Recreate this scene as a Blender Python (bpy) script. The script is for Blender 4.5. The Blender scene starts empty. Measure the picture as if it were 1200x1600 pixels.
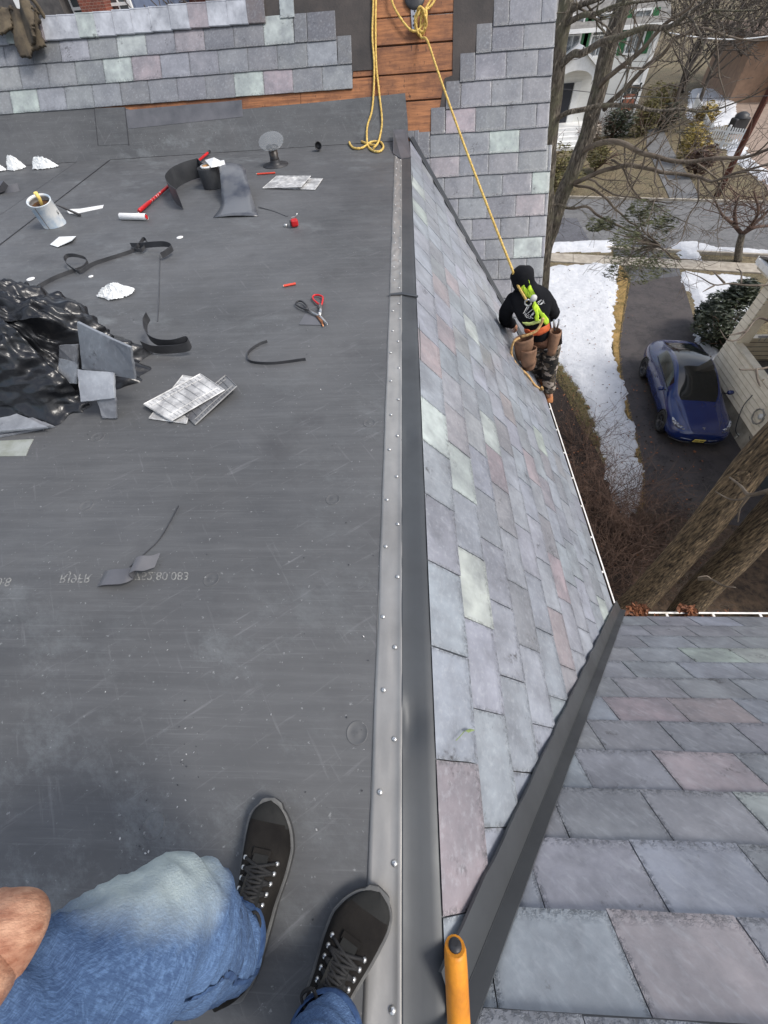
import bpy, bmesh, math, random
from mathutils import Vector as V, Matrix, noise
R_ = math.radians
SC = bpy.context.scene
COL = SC.collection
# ------------------------------------------------------------------ camera, world, sun, exposure
F = 625.0
A_ = 42.0
B_ = (F*F + 28*A_)/876.0
DN = V((A_, B_, F)).normalized()
YW = V((28, -876, F)).normalized()
ZW = -DN
XW = YW.cross(ZW)
H = 9.7                      # camera height above the ground
CAM = V((0, 0, H))
def ray(px, py):
    c = V((px-600, py-800, F))
    return V((XW.dot(c), YW.dot(c), ZW.dot(c)))
def onz(px, py, z=0.0):
    r = ray(px, py); return CAM + r*((z-H)/r.z)
def ony(px, py, y):
    r = ray(px, py); return CAM + r*(y/r.y)
def onx(px, py, x):
    r = ray(px, py); return CAM + r*(x/r.x)
def onpl(px, py, p0, n):
    r = ray(px, py); return CAM + r*((p0-CAM).dot(n)/r.dot(n))
cd = bpy.data.cameras.new('camera'); cam = bpy.data.objects.new('camera', cd); COL.objects.link(cam)
cd.sensor_fit = 'HORIZONTAL'; cd.sensor_width = 36; cd.lens = F/1200*36; cd.clip_end = 600; cd.clip_start = 0.02
right = V((XW.x, YW.x, ZW.x)); down = V((XW.y, YW.y, ZW.y)); fwd = V((XW.z, YW.z, ZW.z))
mm = Matrix((right, -down, -fwd)).transposed().to_4x4(); mm.translation = CAM
cam.matrix_world = mm
SC.camera = cam
SUN_EL, SUN_AZ = 50, 108      # azimuth the light comes from, clockwise from +y
wd = bpy.data.worlds.new('World'); SC.world = wd; wd.use_nodes = True
nt = wd.node_tree; bg = nt.nodes['Background']
sky = nt.nodes.new('ShaderNodeTexSky'); sky.sky_type = 'NISHITA'; sky.sun_disc = False
sky.sun_elevation = R_(SUN_EL); sky.sun_rotation = R_(SUN_AZ); sky.dust_density = 3.0; sky.air_density = 1.0; sky.ozone_density = 1.0
tc = nt.nodes.new('ShaderNodeTexCoord'); cn = nt.nodes.new('ShaderNodeTexNoise'); cr = nt.nodes.new('ShaderNodeValToRGB')
cn.inputs['Scale'].default_value = 1.6; cn.inputs['Detail'].default_value = 6
cr.color_ramp.elements[0].position = 0.40; cr.color_ramp.elements[1].position = 0.60
mx = nt.nodes.new('ShaderNodeMix'); mx.data_type = 'RGBA'
mx.inputs[7].default_value = (7.2, 7.4, 7.8, 1)
nt.links.new(tc.outputs['Generated'], cn.inputs['Vector']); nt.links.new(cn.outputs['Fac'], cr.inputs['Fac'])
mr = nt.nodes.new('ShaderNodeMath'); mr.operation = 'MULTIPLY'; mr.inputs[1].default_value = 0.8
nt.links.new(cr.outputs['Color'], mr.inputs[0]); nt.links.new(mr.outputs[0], mx.inputs[0])
nt.links.new(sky.outputs['Color'], mx.inputs[6]); nt.links.new(mx.outputs[2], bg.inputs['Color'])
bg.inputs['Strength'].default_value = 0.128
sl = bpy.data.lights.new('sun', 'SUN'); sl.energy = 2.0; sl.angle = R_(17); sl.color = (1, 0.96, 0.9)
so = bpy.data.objects.new('sun', sl); COL.objects.link(so)
az = R_(SUN_AZ); el = R_(SUN_EL)
sd = V((math.sin(az)*math.cos(el), math.cos(az)*math.cos(el), math.sin(el)))
so.rotation_euler = sd.to_track_quat('Z', 'Y').to_euler(); so.location = (0, 0, 30)
SC.view_settings.view_transform = 'Standard'; SC.view_settings.look = 'None'; SC.view_settings.gamma = 1
SC.view_settings.exposure = 0.58
SC.cycles.max_bounces = 6
# ------------------------------------------------------------------ materials
MATS = {}
def L(c):  # srgb 0-255 -> linear
    return tuple(((v/255)/12.92 if v/255 <= .04045 else ((v/255+.055)/1.055)**2.4) for v in c)
class NM:
    def __init__(s, name):
        s.m = bpy.data.materials.new(name); s.m.use_nodes = True; s.t = s.m.node_tree; s.b = s.t.nodes['Principled BSDF']
        MATS[name] = s.m
    def n(s, ty, **kw):
        x = s.t.nodes.new(ty)
        for k, v in kw.items():
            if k in x.inputs.keys(): x.inputs[k].default_value = v
            else: setattr(x, k, v)
        return x
    def l(s, a, b): s.t.links.new(a, b)
    def coord(s, kind='Object', scale=(1, 1, 1), rot=(0, 0, 0)):
        c = s.n('ShaderNodeTexCoord'); mp = s.n('ShaderNodeMapping'); mp.inputs['Scale'].default_value = scale; src = c.outputs[kind]
        if any(rot):
            m0 = s.n('ShaderNodeMapping'); m0.inputs['Rotation'].default_value = rot; s.l(src, m0.inputs['Vector']); src = m0.outputs['Vector']
        s.l(src, mp.inputs['Vector']); return mp.outputs['Vector']
    def noise(s, vec, scale=5, detail=5, rough=.55, lo=.35, hi=.65):
        x = s.n('ShaderNodeTexNoise'); x.inputs['Scale'].default_value = scale; x.inputs['Detail'].default_value = detail; x.inputs['Roughness'].default_value = rough
        s.l(vec, x.inputs['Vector']); r = s.n('ShaderNodeMapRange'); r.inputs['From Min'].default_value = lo; r.inputs['From Max'].default_value = hi
        s.l(x.outputs['Fac'], r.inputs['Value']); return r.outputs['Result']
    def mix(s, fac, a, b, mode='MIX'):
        x = s.n('ShaderNodeMix'); x.data_type = 'RGBA'; x.blend_type = mode
        for i, v in ((0, fac), (6, a), (7, b)):
            if hasattr(v, 'is_linked') or hasattr(v, 'links'): s.l(v, x.inputs[i])
            elif i: x.inputs[i].default_value = (*v, 1) if len(v) == 3 else v
            else: x.inputs[i].default_value = v
        return x.outputs[2]
    def mul(s, a, b):
        x = s.n('ShaderNodeMath'); x.operation = 'MULTIPLY'
        for i, v in enumerate((a, b)):
            if hasattr(v, 'links'): s.l(v, x.inputs[i])
            else: x.inputs[i].default_value = v
        return x.outputs[0]
    def bump(s, h, strength=.3, dist=.01):
        x = s.n('ShaderNodeBump'); x.inputs['Strength'].default_value = strength; x.inputs['Distance'].default_value = dist
        s.l(h, x.inputs['Height']); s.l(x.outputs['Normal'], s.b.inputs['Normal']); return x
def pm(name, c1, c2=None, scale=8, rough=.6, metal=0, bump=0, bscale=None, stretch=(1, 1, 1), detail=5, lo=.35, hi=.65, spec=.5, coat=0, bdist=.01, rot=(0, 0, 0), trans=0, rvar=0):
    if name in MATS: return MATS[name]
    k = NM(name); b = k.b
    b.inputs['Roughness'].default_value = rough; b.inputs['Metallic'].default_value = metal
    b.inputs['Specular IOR Level'].default_value = spec; b.inputs['Coat Weight'].default_value = coat; b.inputs['Coat Roughness'].default_value = .05
    b.inputs['Transmission Weight'].default_value = trans
    c2 = c2 or tuple(x*.75 for x in c1)
    v = k.coord('Object', stretch, rot); fac = k.noise(v, scale, detail, .6, lo, hi)
    k.l(k.mix(fac, c1, c2), b.inputs['Base Color'])
    if rvar:
        r = k.n('ShaderNodeMapRange'); r.inputs['To Min'].default_value = rough-rvar; r.inputs['To Max'].default_value = rough+rvar
        k.l(fac, r.inputs['Value']); k.l(r.outputs['Result'], b.inputs['Roughness'])
    if bump:
        k.bump(k.noise(v, bscale or scale*3, 6, .6, 0, 1), bump, bdist)
    return k.m
# slate: tint per slate, mottled centre, rough chipped edge, dirt
k = NM('slate')
at_ = k.n('ShaderNodeAttribute', attribute_name='tint')
uv = k.n('ShaderNodeUVMap'); uv.uv_map = 'uv'
ob = k.coord('Object')
sx = k.n('ShaderNodeSeparateXYZ'); k.l(uv.outputs['UV'], sx.inputs[0])
n1 = k.noise(ob, 9, 6, .6, .3, .7); n2 = k.noise(ob, 45, 5, .65, .3, .7)
n3 = k.noise(k.coord('Object', (1, 1, 1), (.4, .6, .3)), 4.2, 3, .5, .42, .62)
col = k.mix(k.mul(n1, .45), at_.outputs['Color'], (.085, .092, .108))
col = k.mix(k.mul(n3, .4), col, (.075, .082, .098))
col = k.mix(k.mul(k.noise(k.coord('Object', (3, 26, 26), (.5, .9, .7)), 2.0, 3, .6, .52, .78), .28), col, (.46, .49, .52))
col = k.mix(k.mul(n2, .12), col, (.44, .44, .46))
stre = k.noise(k.coord('Object', (12, 12, 3), (0, .3, .2)), 2.0, 3, .5, .45, .75)
col = k.mix(k.mul(stre, .22), col, (.09, .09, .10))
dirt = k.noise(ob, 5.5, 6, .7, .60, .68); dirt2 = k.noise(ob, 60, 3, .6, .45, .6)
col = k.mix(k.mul(k.mul(dirt, dirt2), .8), col, (.035, .033, .035))
# exposed-edge weathering (v=1 is the exposed lower edge)
er = k.n('ShaderNodeMapRange'); er.inputs['From Min'].default_value = .86; er.inputs['From Max'].default_value = 1.0; k.l(sx.outputs['Y'], er.inputs['Value'])
es = k.n('ShaderNodeMath'); es.operation = 'ABSOLUTE'
e0 = k.n('ShaderNodeMath'); e0.operation = 'SUBTRACT'; k.l(sx.outputs['X'], e0.inputs[0]); e0.inputs[1].default_value = .5; k.l(e0.outputs[0], es.inputs[0])
e2 = k.n('ShaderNodeMapRange'); e2.inputs['From Min'].default_value = .45; e2.inputs['From Max'].default_value = .5; k.l(es.outputs[0], e2.inputs['Value'])
em = k.n('ShaderNodeMath'); em.operation = 'MAXIMUM'; k.l(er.outputs[0], em.inputs[0]); k.l(e2.outputs[0], em.inputs[1])
chip = k.noise(ob, 70, 4, .7, .45, .6)
col = k.mix(k.mul(k.mul(em.outputs[0], chip), .65), col, (.06, .065, .07))
k.l(col, k.b.inputs['Base Color']); k.b.inputs['Roughness'].default_value = .32; k.b.inputs['Specular IOR Level'].default_value = .6
h1 = k.n('ShaderNodeMath'); h1.operation = 'MULTIPLY_ADD'; k.l(k.mul(em.outputs[0], chip), h1.inputs[0]); h1.inputs[1].default_value = -1.2; k.l(k.noise(ob, 16, 5, .55, 0, 1), h1.inputs[2])
k.bump(h1.outputs[0], .45, .005)
SL = k.m
# EPDM membrane
k = NM('membrane')
v = k.coord('Object')
c0 = k.mix(k.noise(v, 1.3, 6, .6, .3, .7), (.062, .064, .067), (.098, .100, .103))
c0 = k.mix(k.mul(k.noise(k.coord('Object', (.6, 9, 1)), 3, 6, .7, .45, .8), .22), c0, (.20, .205, .21))
c0 = k.mix(k.mul(k.noise(k.coord('Object', (1.2, 60, 1)), 3, 3, .6, .62, .68), .10), c0, (.27, .275, .28))
c0 = k.mix(k.mul(k.noise(k.coord('Object', (16, 1.4, 1), (0, 0, .95)), 2.6, 6, .7, .60, .80), .4), c0, (.27, .27, .28))
c0 = k.mix(k.mul(k.noise(k.coord('Object', (22, 1.6, 1), (0, 0, -.6)), 1.9, 6, .7, .60, .80), .35), c0, (.27, .27, .28))
c0 = k.mix(k.mul(k.noise(k.coord('Object', (.6, 1, 1), (0, 0, .5)), 4.5, 10, .82, .50, .80), k.mul(k.noise(v, .9, 3, .5, .40, .62), .5)), c0, (.30, .33, .34))
c0 = k.mix(k.mul(k.noise(v, 60, 3, .6, .66, .72), .5), c0, (.30, .31, .31))
c0 = k.mix(k.mul(k.noise(v, 2.7, 4, .6, .60, .75), .5), c0, (.05, .05, .053))
k.l(c0, k.b.inputs['Base Color']); k.b.inputs['Specular IOR Level'].default_value = .35
rr = k.n('ShaderNodeMapRange'); rr.inputs['To Min'].default_value = .48; rr.inputs['To Max'].default_value = .7; k.l(k.noise(v, 3, 6, .6), rr.inputs['Value']); k.l(rr.outputs[0], k.b.inputs['Roughness'])
hh = k.n('ShaderNodeMath'); hh.operation = 'ADD'; k.l(k.noise(k.coord('Object', (1, 3, 1)), 4, 5, .6, 0, 1), hh.inputs[0]); k.l(k.noise(v, 220, 2, .5, 0, .25), hh.inputs[1])
k.bump(hh.outputs[0], .25, .012)
EP = k.m
# snow
k = NM('snow'); v = k.coord('Object')
k.l(k.mix(k.noise(v, 3, 6, .7, .35, .7), (.62, .63, .65), (.50, .515, .54)), k.b.inputs['Base Color']); k.b.inputs['Roughness'].default_value = .7
k.bump(k.noise(v, 9, 8, .7, 0, 1), .9, .06); SNOW = k.m
# grass ground
k = NM('lawn'); v = k.coord('Object')
c0 = k.mix(k.noise(v, .6, 8, .7, .35, .65), L((128, 114, 88)), L((94, 92, 66)))
c0 = k.mix(k.noise(v, 9, 6, .75, .4, .7), c0, L((66, 54, 40)))
c0 = k.mix(k.mul(k.noise(v, 3, 9, .85, .48, .58), .6), c0, L((78, 66, 48)))
c0 = k.mix(k.mul(k.noise(v, 14, 6, .8, .52, .62), .5), c0, L((168, 150, 116)))
k.l(c0, k.b.inputs['Base Color']); k.b.inputs['Roughness'].default_value = .95; k.bump(k.noise(v, 30, 6, .7, 0, 1), .8, .05); LAWN = k.m
# asphalt
def asphalt(name, a, b, cracks=True):
    k = NM(name); v = k.coord('Object')
    c0 = k.mix(k.noise(v, .5, 8, .7, .35, .65), a, b)
    c0 = k.mix(k.mul(k.noise(v, 1.6, 9, .8, .50, .56), .55), c0, tuple(x*.45 for x in b)); c0 = k.mix(k.mul(k.noise(v, 6, 8, .8, .5, .62), .6), c0, tuple(x*2.0 for x in b))
    c0 = k.mix(k.mul(k.noise(v, 90, 2, .6, .5, .7), .5), c0, tuple(x*2.2 for x in b))
    if cracks:
        w = k.n('ShaderNodeTexVoronoi'); w.feature = 'DISTANCE_TO_EDGE'; w.inputs['Scale'].default_value = .33
        ad = k.n('ShaderNodeMix'); ad.data_type = 'VECTOR'; ad.inputs[0].default_value = .25
        nn = k.n('ShaderNodeTexNoise'); nn.inputs['Scale'].default_value = 2; k.l(v, nn.inputs['Vector']); k.l(v, ad.inputs[4]); k.l(nn.outputs['Color'], ad.inputs[5])
        k.l(ad.outputs[1], w.inputs['Vector'])
        r = k.n('ShaderNodeMapRange'); r.inputs['From Min'].default_value = .0; r.inputs['From Max'].default_value = .02; r.inputs['To Min'].default_value = 1; r.inputs['To Max'].default_value = 0
        k.l(w.outputs['Distance'], r.inputs['Value']); c0 = k.mix(k.mul(r.outputs[0], .3), c0, (.015, .014, .014))
    k.l(c0, k.b.inputs['Base Color']); k.b.inputs['Roughness'].default_value = .8; k.bump(k.noise(v, 120, 3, .6, 0, 1), .5, .01); return k.m
ASPH = asphalt('asphalt', (.135, .134, .134), (.10, .10, .10))
DRIVE = asphalt('old_asphalt', L((74, 68, 65)), L((48, 44, 45)))
DARKSTREET = asphalt('dark_street', (.085, .087, .095), (.07, .07, .08), False)
SIDEW = pm('concrete', L((172, 164, 150)), L((140, 132, 120)), 3, .85, bump=.3, bscale=60)
MULCH = pm('mulch', L((52, 40, 34)), L((24, 19, 17)), 14, .95, bump=1, bscale=20, bdist=.06)
# bark
def bark(name, a, b, sc=1.0, st=(9, 9, 1.1), lichen=None):
    k = NM(name); v = k.coord('Object', st)
    h = k.noise(v, 2.2*sc, 7, .65, .38, .62)
    c0 = k.mix(h, b, a)
    if lichen: c0 = k.mix(k.mul(k.noise(k.coord('Object'), 2.4, 6, .7, .5, .62), .7), c0, lichen)
    k.l(c0, k.b.inputs['Base Color']); k.b.inputs['Roughness'].default_value = .9; k.bump(h, 1.0, .06); return k.m
BARK = bark('bark', L((158, 136, 106)), L((50, 40, 31)), 1.5, (12, 12, 1.6))
BARK2 = bark('grey_bark', L((150, 140, 126)), L((66, 58, 50)), 1.6, (9, 9, 2.0), L((124, 122, 98)))
TWIG = pm('twig', L((112, 102, 90)), L((74, 64, 56)), 3, .9)
TWIG2 = pm('brown_twig', L((104, 82, 70)), L((58, 44, 38)), 3, .9)
# wood
k = NM('board'); v = k.coord('Object', (1.2, 16, 16))
c0 = k.mix(k.noise(v, 2.2, 8, .7, .3, .7), L((168, 112, 70)), L((92, 56, 36)))
c0 = k.mix(k.mul(k.noise(k.coord('Object'), 2.3, 7, .7, .45, .65), .8), c0, L((78, 48, 34)))
c0 = k.mix(k.mul(k.noise(k.coord('Object', (1, .4, .4)), 26, 4, .7, .62, .68), .8), c0, L((40, 26, 20)))
k.l(c0, k.b.inputs['Base Color']); k.b.inputs['Roughness'].default_value = .75; k.bump(k.noise(v, 6, 6, .6, 0, 1), .4, .008); WOOD = k.m
UNDER = pm('underlayment', L((66, 60, 57)), L((46, 43, 42)), 3, .8, bump=.3, bscale=40)
CAPMET = pm('cap_metal', (.06, .066, .071), (.042, .046, .05), 2.5, .48, .2, bump=.08, bscale=2.5, rvar=.06)
DARKMET = pm('dark_metal', (.075, .08, .085), (.055, .058, .062), 4, .38, .35, bump=.05, bscale=3, rvar=.06)
GALV = pm('galvanised_metal', (.36, .352, .335), (.25, .245, .235), 3, .42, .45, bump=.12, bscale=2.5, bdist=.03, rvar=.08)
WHITE = pm('white_paint', (.78, .78, .77), (.68, .68, .66), 5, .5, bump=.1)
WHITEM = pm('white_gutter', (.82, .80, .76), (.55, .50, .42), 7, .4, lo=.5, hi=.75)
TROUGH = pm('gutter_trough', L((120, 108, 86)), L((58, 48, 38)), 9, .8)
BLACK = pm('black_rubber', (.018, .018, .02), (.03, .03, .033), 10, .5, bump=.2)
RUB = pm('black_strip', (.03, .031, .035), (.055, .056, .06), 8, .42, bump=.15)
EPT = pm('membrane_tape', (.07, .072, .08), (.11, .11, .12), 5, .38, bump=.1, rvar=.08)
RED = pm('red_paint', L((196, 30, 34)), L((170, 24, 28)), 6, .4)
ORANGE = pm('orange_pencil', L((222, 78, 52)), L((200, 62, 44)), 6, .5)
PAPER = pm('white_paper', (.78, .78, .77), (.66, .66, .65), 20, .6, bump=.4, bscale=30)
SKIN = pm('skin', L((206, 158, 128)), L((158, 104, 78)), 34, .6, bump=.6, bscale=150, bdist=.004, stretch=(1, 2.2, 1))
ROPE = pm('yellow_rope', L((226, 196, 112)), L((176, 140, 66)), 60, .8, bump=.6, bscale=120, stretch=(1, 1, 1))
ROPET = pm('tan_rope', L((214, 178, 122)), L((160, 120, 70)), 60, .8, bump=.6, bscale=120)
ZINC = pm('bright_steel', (.62, .62, .6), (.4, .4, .4), 12, .3, .9)
def glass(name, col=(.02, .025, .03), rough=.06):
    return pm(name, col, tuple(x*1.3 for x in col), 3, rough, 0, spec=.9, coat=1)
GLASS = glass('window_glass', (.05, .06, .065))
CGLASS = pm('car_glass', (.010, .012, .013), (.014, .016, .017), 3, .07, spec=.7)
# ------------------------------------------------------------------ mesh builder
class MB:
    def __init__(s): s.v = []; s.f = []; s.m = []; s.sm = []
    def add(s, vs, fs, mi=0, sm=False):
        o = len(s.v); s.v += [tuple(p) for p in vs]; s.f += [tuple(i+o for i in f) for f in fs]; s.m += [mi]*len(fs); s.sm += [sm]*len(fs)
    def box(s, c, d, rot=None, mi=0, taper=1):
        c = V(c); M = rot.to_3x3() if rot is not None else Matrix.Identity(3); vs = []
        for z in (-.5, .5):
            t = taper if z > 0 else 1
            for x, y in ((-.5, -.5), (.5, -.5), (.5, .5), (-.5, .5)): vs.append(c + M @ V((x*d[0]*t, y*d[1]*t, z*d[2])))
        s.add(vs, [(3, 2, 1, 0), (4, 5, 6, 7), (0, 1, 5, 4), (1, 2, 6, 5), (2, 3, 7, 6), (3, 0, 4, 7)], mi)
    def tube(s, pts, r, seg=8, mi=0, cap=True, sq=1, up=None, sm=True):
        pts = [V(p) for p in pts]; n = len(pts)
        if not hasattr(r, '__len__'): r = [r]*n
        vs = []; up = V(up) if up is not None else None; prev = None
        for i, p in enumerate(pts):
            t = (pts[min(i+1, n-1)] - pts[max(i-1, 0)])
            t = t.normalized() if t.length > 1e-9 else V((0, 0, 1))
            a = up if up is not None else (prev if prev is not None else (V((0, 0, 1)) if abs(t.z) < .9 else V((1, 0, 0))))
            x = t.cross(a); x = x.normalized() if x.length > 1e-6 else t.orthogonal().normalized()
            y = x.cross(t).normalized(); prev = y
            for j in range(seg):
                an = 2*math.pi*j/seg; vs.append(p + x*math.cos(an)*r[i] + y*math.sin(an)*r[i]*sq)
        fs = [(i*seg+j, i*seg+(j+1) % seg, (i+1)*seg+(j+1) % seg, (i+1)*seg+j) for i in range(n-1) for j in range(seg)]
        s.add(vs, fs, mi, sm)
        if cap: s.add(vs[:seg], [tuple(range(seg))[::-1]], mi); s.add(vs[-seg:], [tuple(range(seg))], mi)
    def slab(s, corners, th, n=None, mi=0, both=False):
        c = [V(p) for p in corners]
        nn = (c[1]-c[0]).cross(c[2]-c[0]).normalized() if n is None else V(n)
        if n is None and nn.dot(CAM-c[0]) < 0 and not both: nn = -nn
        k = len(c); vs = c + [p - nn*th for p in c]
        fs = [tuple(range(k)), tuple(range(2*k-1, k-1, -1))] + [(i, i+k, (i+1) % k+k, (i+1) % k) for i in range(k)]
        s.add(vs, fs, mi)
    def lathe(s, prof, c, ax=(0, 0, 1), seg=24, mi=0, sm=True):
        ax = V(ax).normalized(); x = ax.orthogonal().normalized(); y = ax.cross(x); c = V(c); vs = []
        for r, h in prof:
            for j in range(seg):
                a = 2*math.pi*j/seg; vs.append(c + ax*h + x*math.cos(a)*r + y*math.sin(a)*r)
        s.add(vs, [(i*seg+j, i*seg+(j+1) % seg, (i+1)*seg+(j+1) % seg, (i+1)*seg+j) for i in range(len(prof)-1) for j in range(seg)], mi, sm)
    def ribbon(s, pts, wv, th=.002, mi=0):
        """strip swept along pts with half-width vectors wv (one or list)"""
        pts = [V(p) for p in pts]; n = len(pts); wv = [V(wv)]*n if not isinstance(wv, list) else [V(w) for w in wv]
        vs = []
        for i, p in enumerate(pts):
            t = (pts[min(i+1, n-1)]-pts[max(i-1, 0)]).normalized(); nn = t.cross(wv[i]); nn = nn.normalized()*th/2 if nn.length > 1e-9 else V((0, 0, th/2))
            vs += [p-wv[i]-nn, p+wv[i]-nn, p+wv[i]+nn, p-wv[i]+nn]
        fs = [(i*4+j, i*4+(j+1) % 4, (i+1)*4+(j+1) % 4, (i+1)*4+j) for i in range(n-1) for j in range(4)]
        fs += [(3, 2, 1, 0), tuple((n-1)*4+j for j in range(4))]
        s.add(vs, fs, mi, False)
    def build(s, name, mats, parent=None, bevel=0, smooth=None, sub=0, loc=None):
        me = bpy.data.meshes.new(name); me.from_pydata(s.v, [], s.f)
        mats = mats if isinstance(mats, (list, tuple)) else [mats]
        for m in mats: me.materials.append(m)
        me.polygons.foreach_set('material_index', s.m); me.polygons.foreach_set('use_smooth', [smooth if smooth is not None else q for q in s.sm])
        bm = bmesh.new(); bm.from_mesh(me); bmesh.ops.remove_doubles(bm, verts=bm.verts, dist=1e-5); bmesh.ops.recalc_face_normals(bm, faces=bm.faces); bm.to_mesh(me); bm.free()
        return link(name, me, parent, bevel, sub)
def link(name, me, parent=None, bevel=0, sub=0):
    o = bpy.data.objects.new(name, me); COL.objects.link(o)
    if parent is not None: o.parent = parent; o.matrix_parent_inverse = parent.matrix_basis.inverted()
    if bevel:
        b = o.modifiers.new('b', 'BEVEL'); b.width = bevel; b.segments = 2; b.limit_method = 'ANGLE'
    if sub:
        b = o.modifiers.new('s', 'SUBSURF'); b.levels = sub; b.render_levels = sub
    return o
def tag(o, label=None, cat=None, group=None, kind=None):
    if label: o['label'] = label
    if cat: o['category'] = cat
    if group: o['group'] = group
    if kind: o['kind'] = kind
    return o
def empty(name, loc, label, cat, group=None):
    o = bpy.data.objects.new(name, None); COL.objects.link(o); o.location = loc; o.empty_display_size = .1
    return tag(o, label, cat, group)
def dup(o, parent=None):
    c = o.copy(); COL.objects.link(c)
    if parent is not None: c.parent = parent
    for ch in [x for x in bpy.data.objects if x.parent == o]: dup(ch, c)
    return c
def sp(pts, n=6):
    """catmull-rom through pts"""
    pts = [V(p) for p in pts]; out = []
    P = [pts[0]*2-pts[1]] + pts + [pts[-1]*2-pts[-2]]
    for i in range(1, len(P)-2):
        for j in range(n):
            t = j/n; a, b, c, d = P[i-1], P[i], P[i+1], P[i+2]
            out.append(.5*((2*b)+(c-a)*t+(2*a-5*b+4*c-d)*t*t+(3*b-a-3*c+d)*t**3))
    out.append(pts[-1]); return out
def fbm(p, o=4): return noise.fractal(V(p), 1.0, 2.0, o)
# ------------------------------------------------------------------ the roof's planes
RZ = 8.4                                  # flat roof
MS = 1.2197                               # slope of the roofs
XE = .067                                 # top edge of the main slope
GX, GY, GZ = 1.789, 1.344, 6.3            # inside corner of the gutter
SX, SY = 1.68, 1.24                       # slate eaves
PL = math.hypot(1, MS)
MAIN_N = V((MS, 0, 1)).normalized(); MAIN_P = V((XE, 0, RZ)); MAIN_D = V((1, 0, -MS)).normalized()
RIGHT_N = V((0, MS, 1)).normalized(); RIGHT_P = V((0, GY, GZ)); RIGHT_D = V((0, 1, -MS)).normalized()
KW = 1.2606; AW = V((1.244, 5.182, H-2.736))
WING_N = V((0, -KW, 1)).normalized(); WING_D = V((0, -1, -KW)).normalized()
def main(px, py): return onpl(px, py, MAIN_P, MAIN_N)
def rgt(px, py): return onpl(px, py, RIGHT_P, RIGHT_N)
def wing(px, py): return onpl(px, py, AW, WING_N)
TOPY = GY-(RZ-GZ)/MS                      # top edge of right slope (y)
V1A = V((XE, TOPY, RZ)); V1B = V((GX, GY, GZ))
V2A = V((.03, 6.357, RZ+.045)); V2A = V((XE, AW.y+(RZ-AW.z)/KW, RZ))
V2B = V((GX, AW.y+(GZ-AW.z)/KW, GZ))
random.seed(5)
T_ = {'n': (.20, .206, .216), 'N': (.155, .158, .168), 'b': (.272, .298, .338), 'g': (.25, .262, .288), 'l': (.42, .475, .445), 'p': (.30, .258, .272), 'd': (.12, .118, .12), 'm': (.25, .25, .272), 'w': (.46, .48, .52)}
def slates(name, P0, U, D, N, spans, expo, w, clips, parent, marks=(), seed=1, base='bbbggmbgbbg', first=0, lift=.020, plane=None):
    """spans: list per course of (lower edge d, [(u0,u1,offset,tint)])"""
    rnd = random.Random(seed); bm = bmesh.new(); uvl = bm.loops.layers.uv.new('uv'); tl = bm.loops.layers.float_color.new('tint')
    mk = []
    for px, py, t in marks:
        p = plane(px, py)-P0; mk.append((p.dot(U), p.dot(D), t))
    for ci, (d1, sps) in enumerate(spans):
        for (u0, u1, off, tint) in sps:
            u = off - w*math.ceil((off-u0)/w) if off > u0 else off
            while u < u1-1e-4:
                a, b = max(u, u0), min(u+w, u1); u += w
                if b-a < .03: continue
                g = .0018; a += g*rnd.random()+.0008; b -= g*rnd.random()+.0008
                t = tint or rnd.choice(base)
                for (mu, md, mt) in mk:
                    if a <= mu <= b and d1-expo < md <= d1: t = mt
                c = T_[t]; f = rnd.uniform(.86, 1.14); c = tuple(min(1, x*f*rnd.uniform(.97, 1.03)) for x in c)
                nx, ny = 7, 6; L0 = expo+.035; jd = rnd.uniform(-.0025, .0025); tw = rnd.uniform(-.0015, .0015); sd = rnd.random()*50
                grid = []
                for j in range(ny):
                    tj = [0, .25, .5, .75, .94, 1][j]; row = []
                    for i in range(nx):
                        ti = i/(nx-1); uu = a+(b-a)*ti; dd = d1-L0*(1-tj)
                        jit = .0022*noise.noise(V((uu*30, dd*30, sd)))
                        if i in (0, nx-1): uu += jit*(1 if tj > .3 else .3)
                        if j == ny-1: dd += jd+.003*noise.noise(V((uu*40, sd, 3)))
                        hgt = .003+lift*(.7 if plane is wing else 1)*tj+tw*(ti-.5)*2*tj
                        if j == ny-1 or i in (0, nx-1): hgt -= .0012+.001*noise.noise(V((uu*60, dd*60, sd)))
                        row.append(bm.verts.new(P0+U*uu+D*dd+N*hgt))
                    grid.append(row)
                def face(vs, uvs):
                    try: fc = bm.faces.new(vs)
                    except ValueError: return
                    for lp, q in zip(fc.loops, uvs): lp[uvl].uv = q; lp[tl] = (*c, 1)
                for j in range(ny-1):
                    for i in range(nx-1):
                        q = [(i, j), (i, j+1), (i+1, j+1), (i+1, j)]
                        face([grid[y][x] for x, y in q], [(x/(nx-1), [.0, .25, .5, .75, .94, 1][y]) for x, y in q])
                th = .012
                low = [bm.verts.new(vv.co-N*(th*.75 if plane is wing else th)) for vv in grid[-1]]
                for i in range(nx-1): face([grid[-1][i], low[i], low[i+1], grid[-1][i+1]], [(.5, .5)]*4)
                for sd_ in (0, nx-1):
                    l2 = [bm.verts.new(grid[j][sd_].co-N*min(th, .003+lift*[0, .25, .5, .75, .94, 1][j]-.001)) for j in range(ny-1)]+[low[sd_]]
                    for j in range(ny-1): face([grid[j][sd_], l2[j], l2[j+1], grid[j+1][sd_]], [(.5, .5)]*4)
    for co, no in clips:
        bmesh.ops.bisect_plane(bm, geom=bm.verts[:]+bm.edges[:]+bm.faces[:], plane_co=co, plane_no=no, clear_outer=True)
    bmesh.ops.recalc_face_normals(bm, faces=bm.faces)
    me = bpy.data.meshes.new(name); bm.to_mesh(me); bm.free(); me.materials.append(SL)
    return link(name, me, parent)
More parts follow.
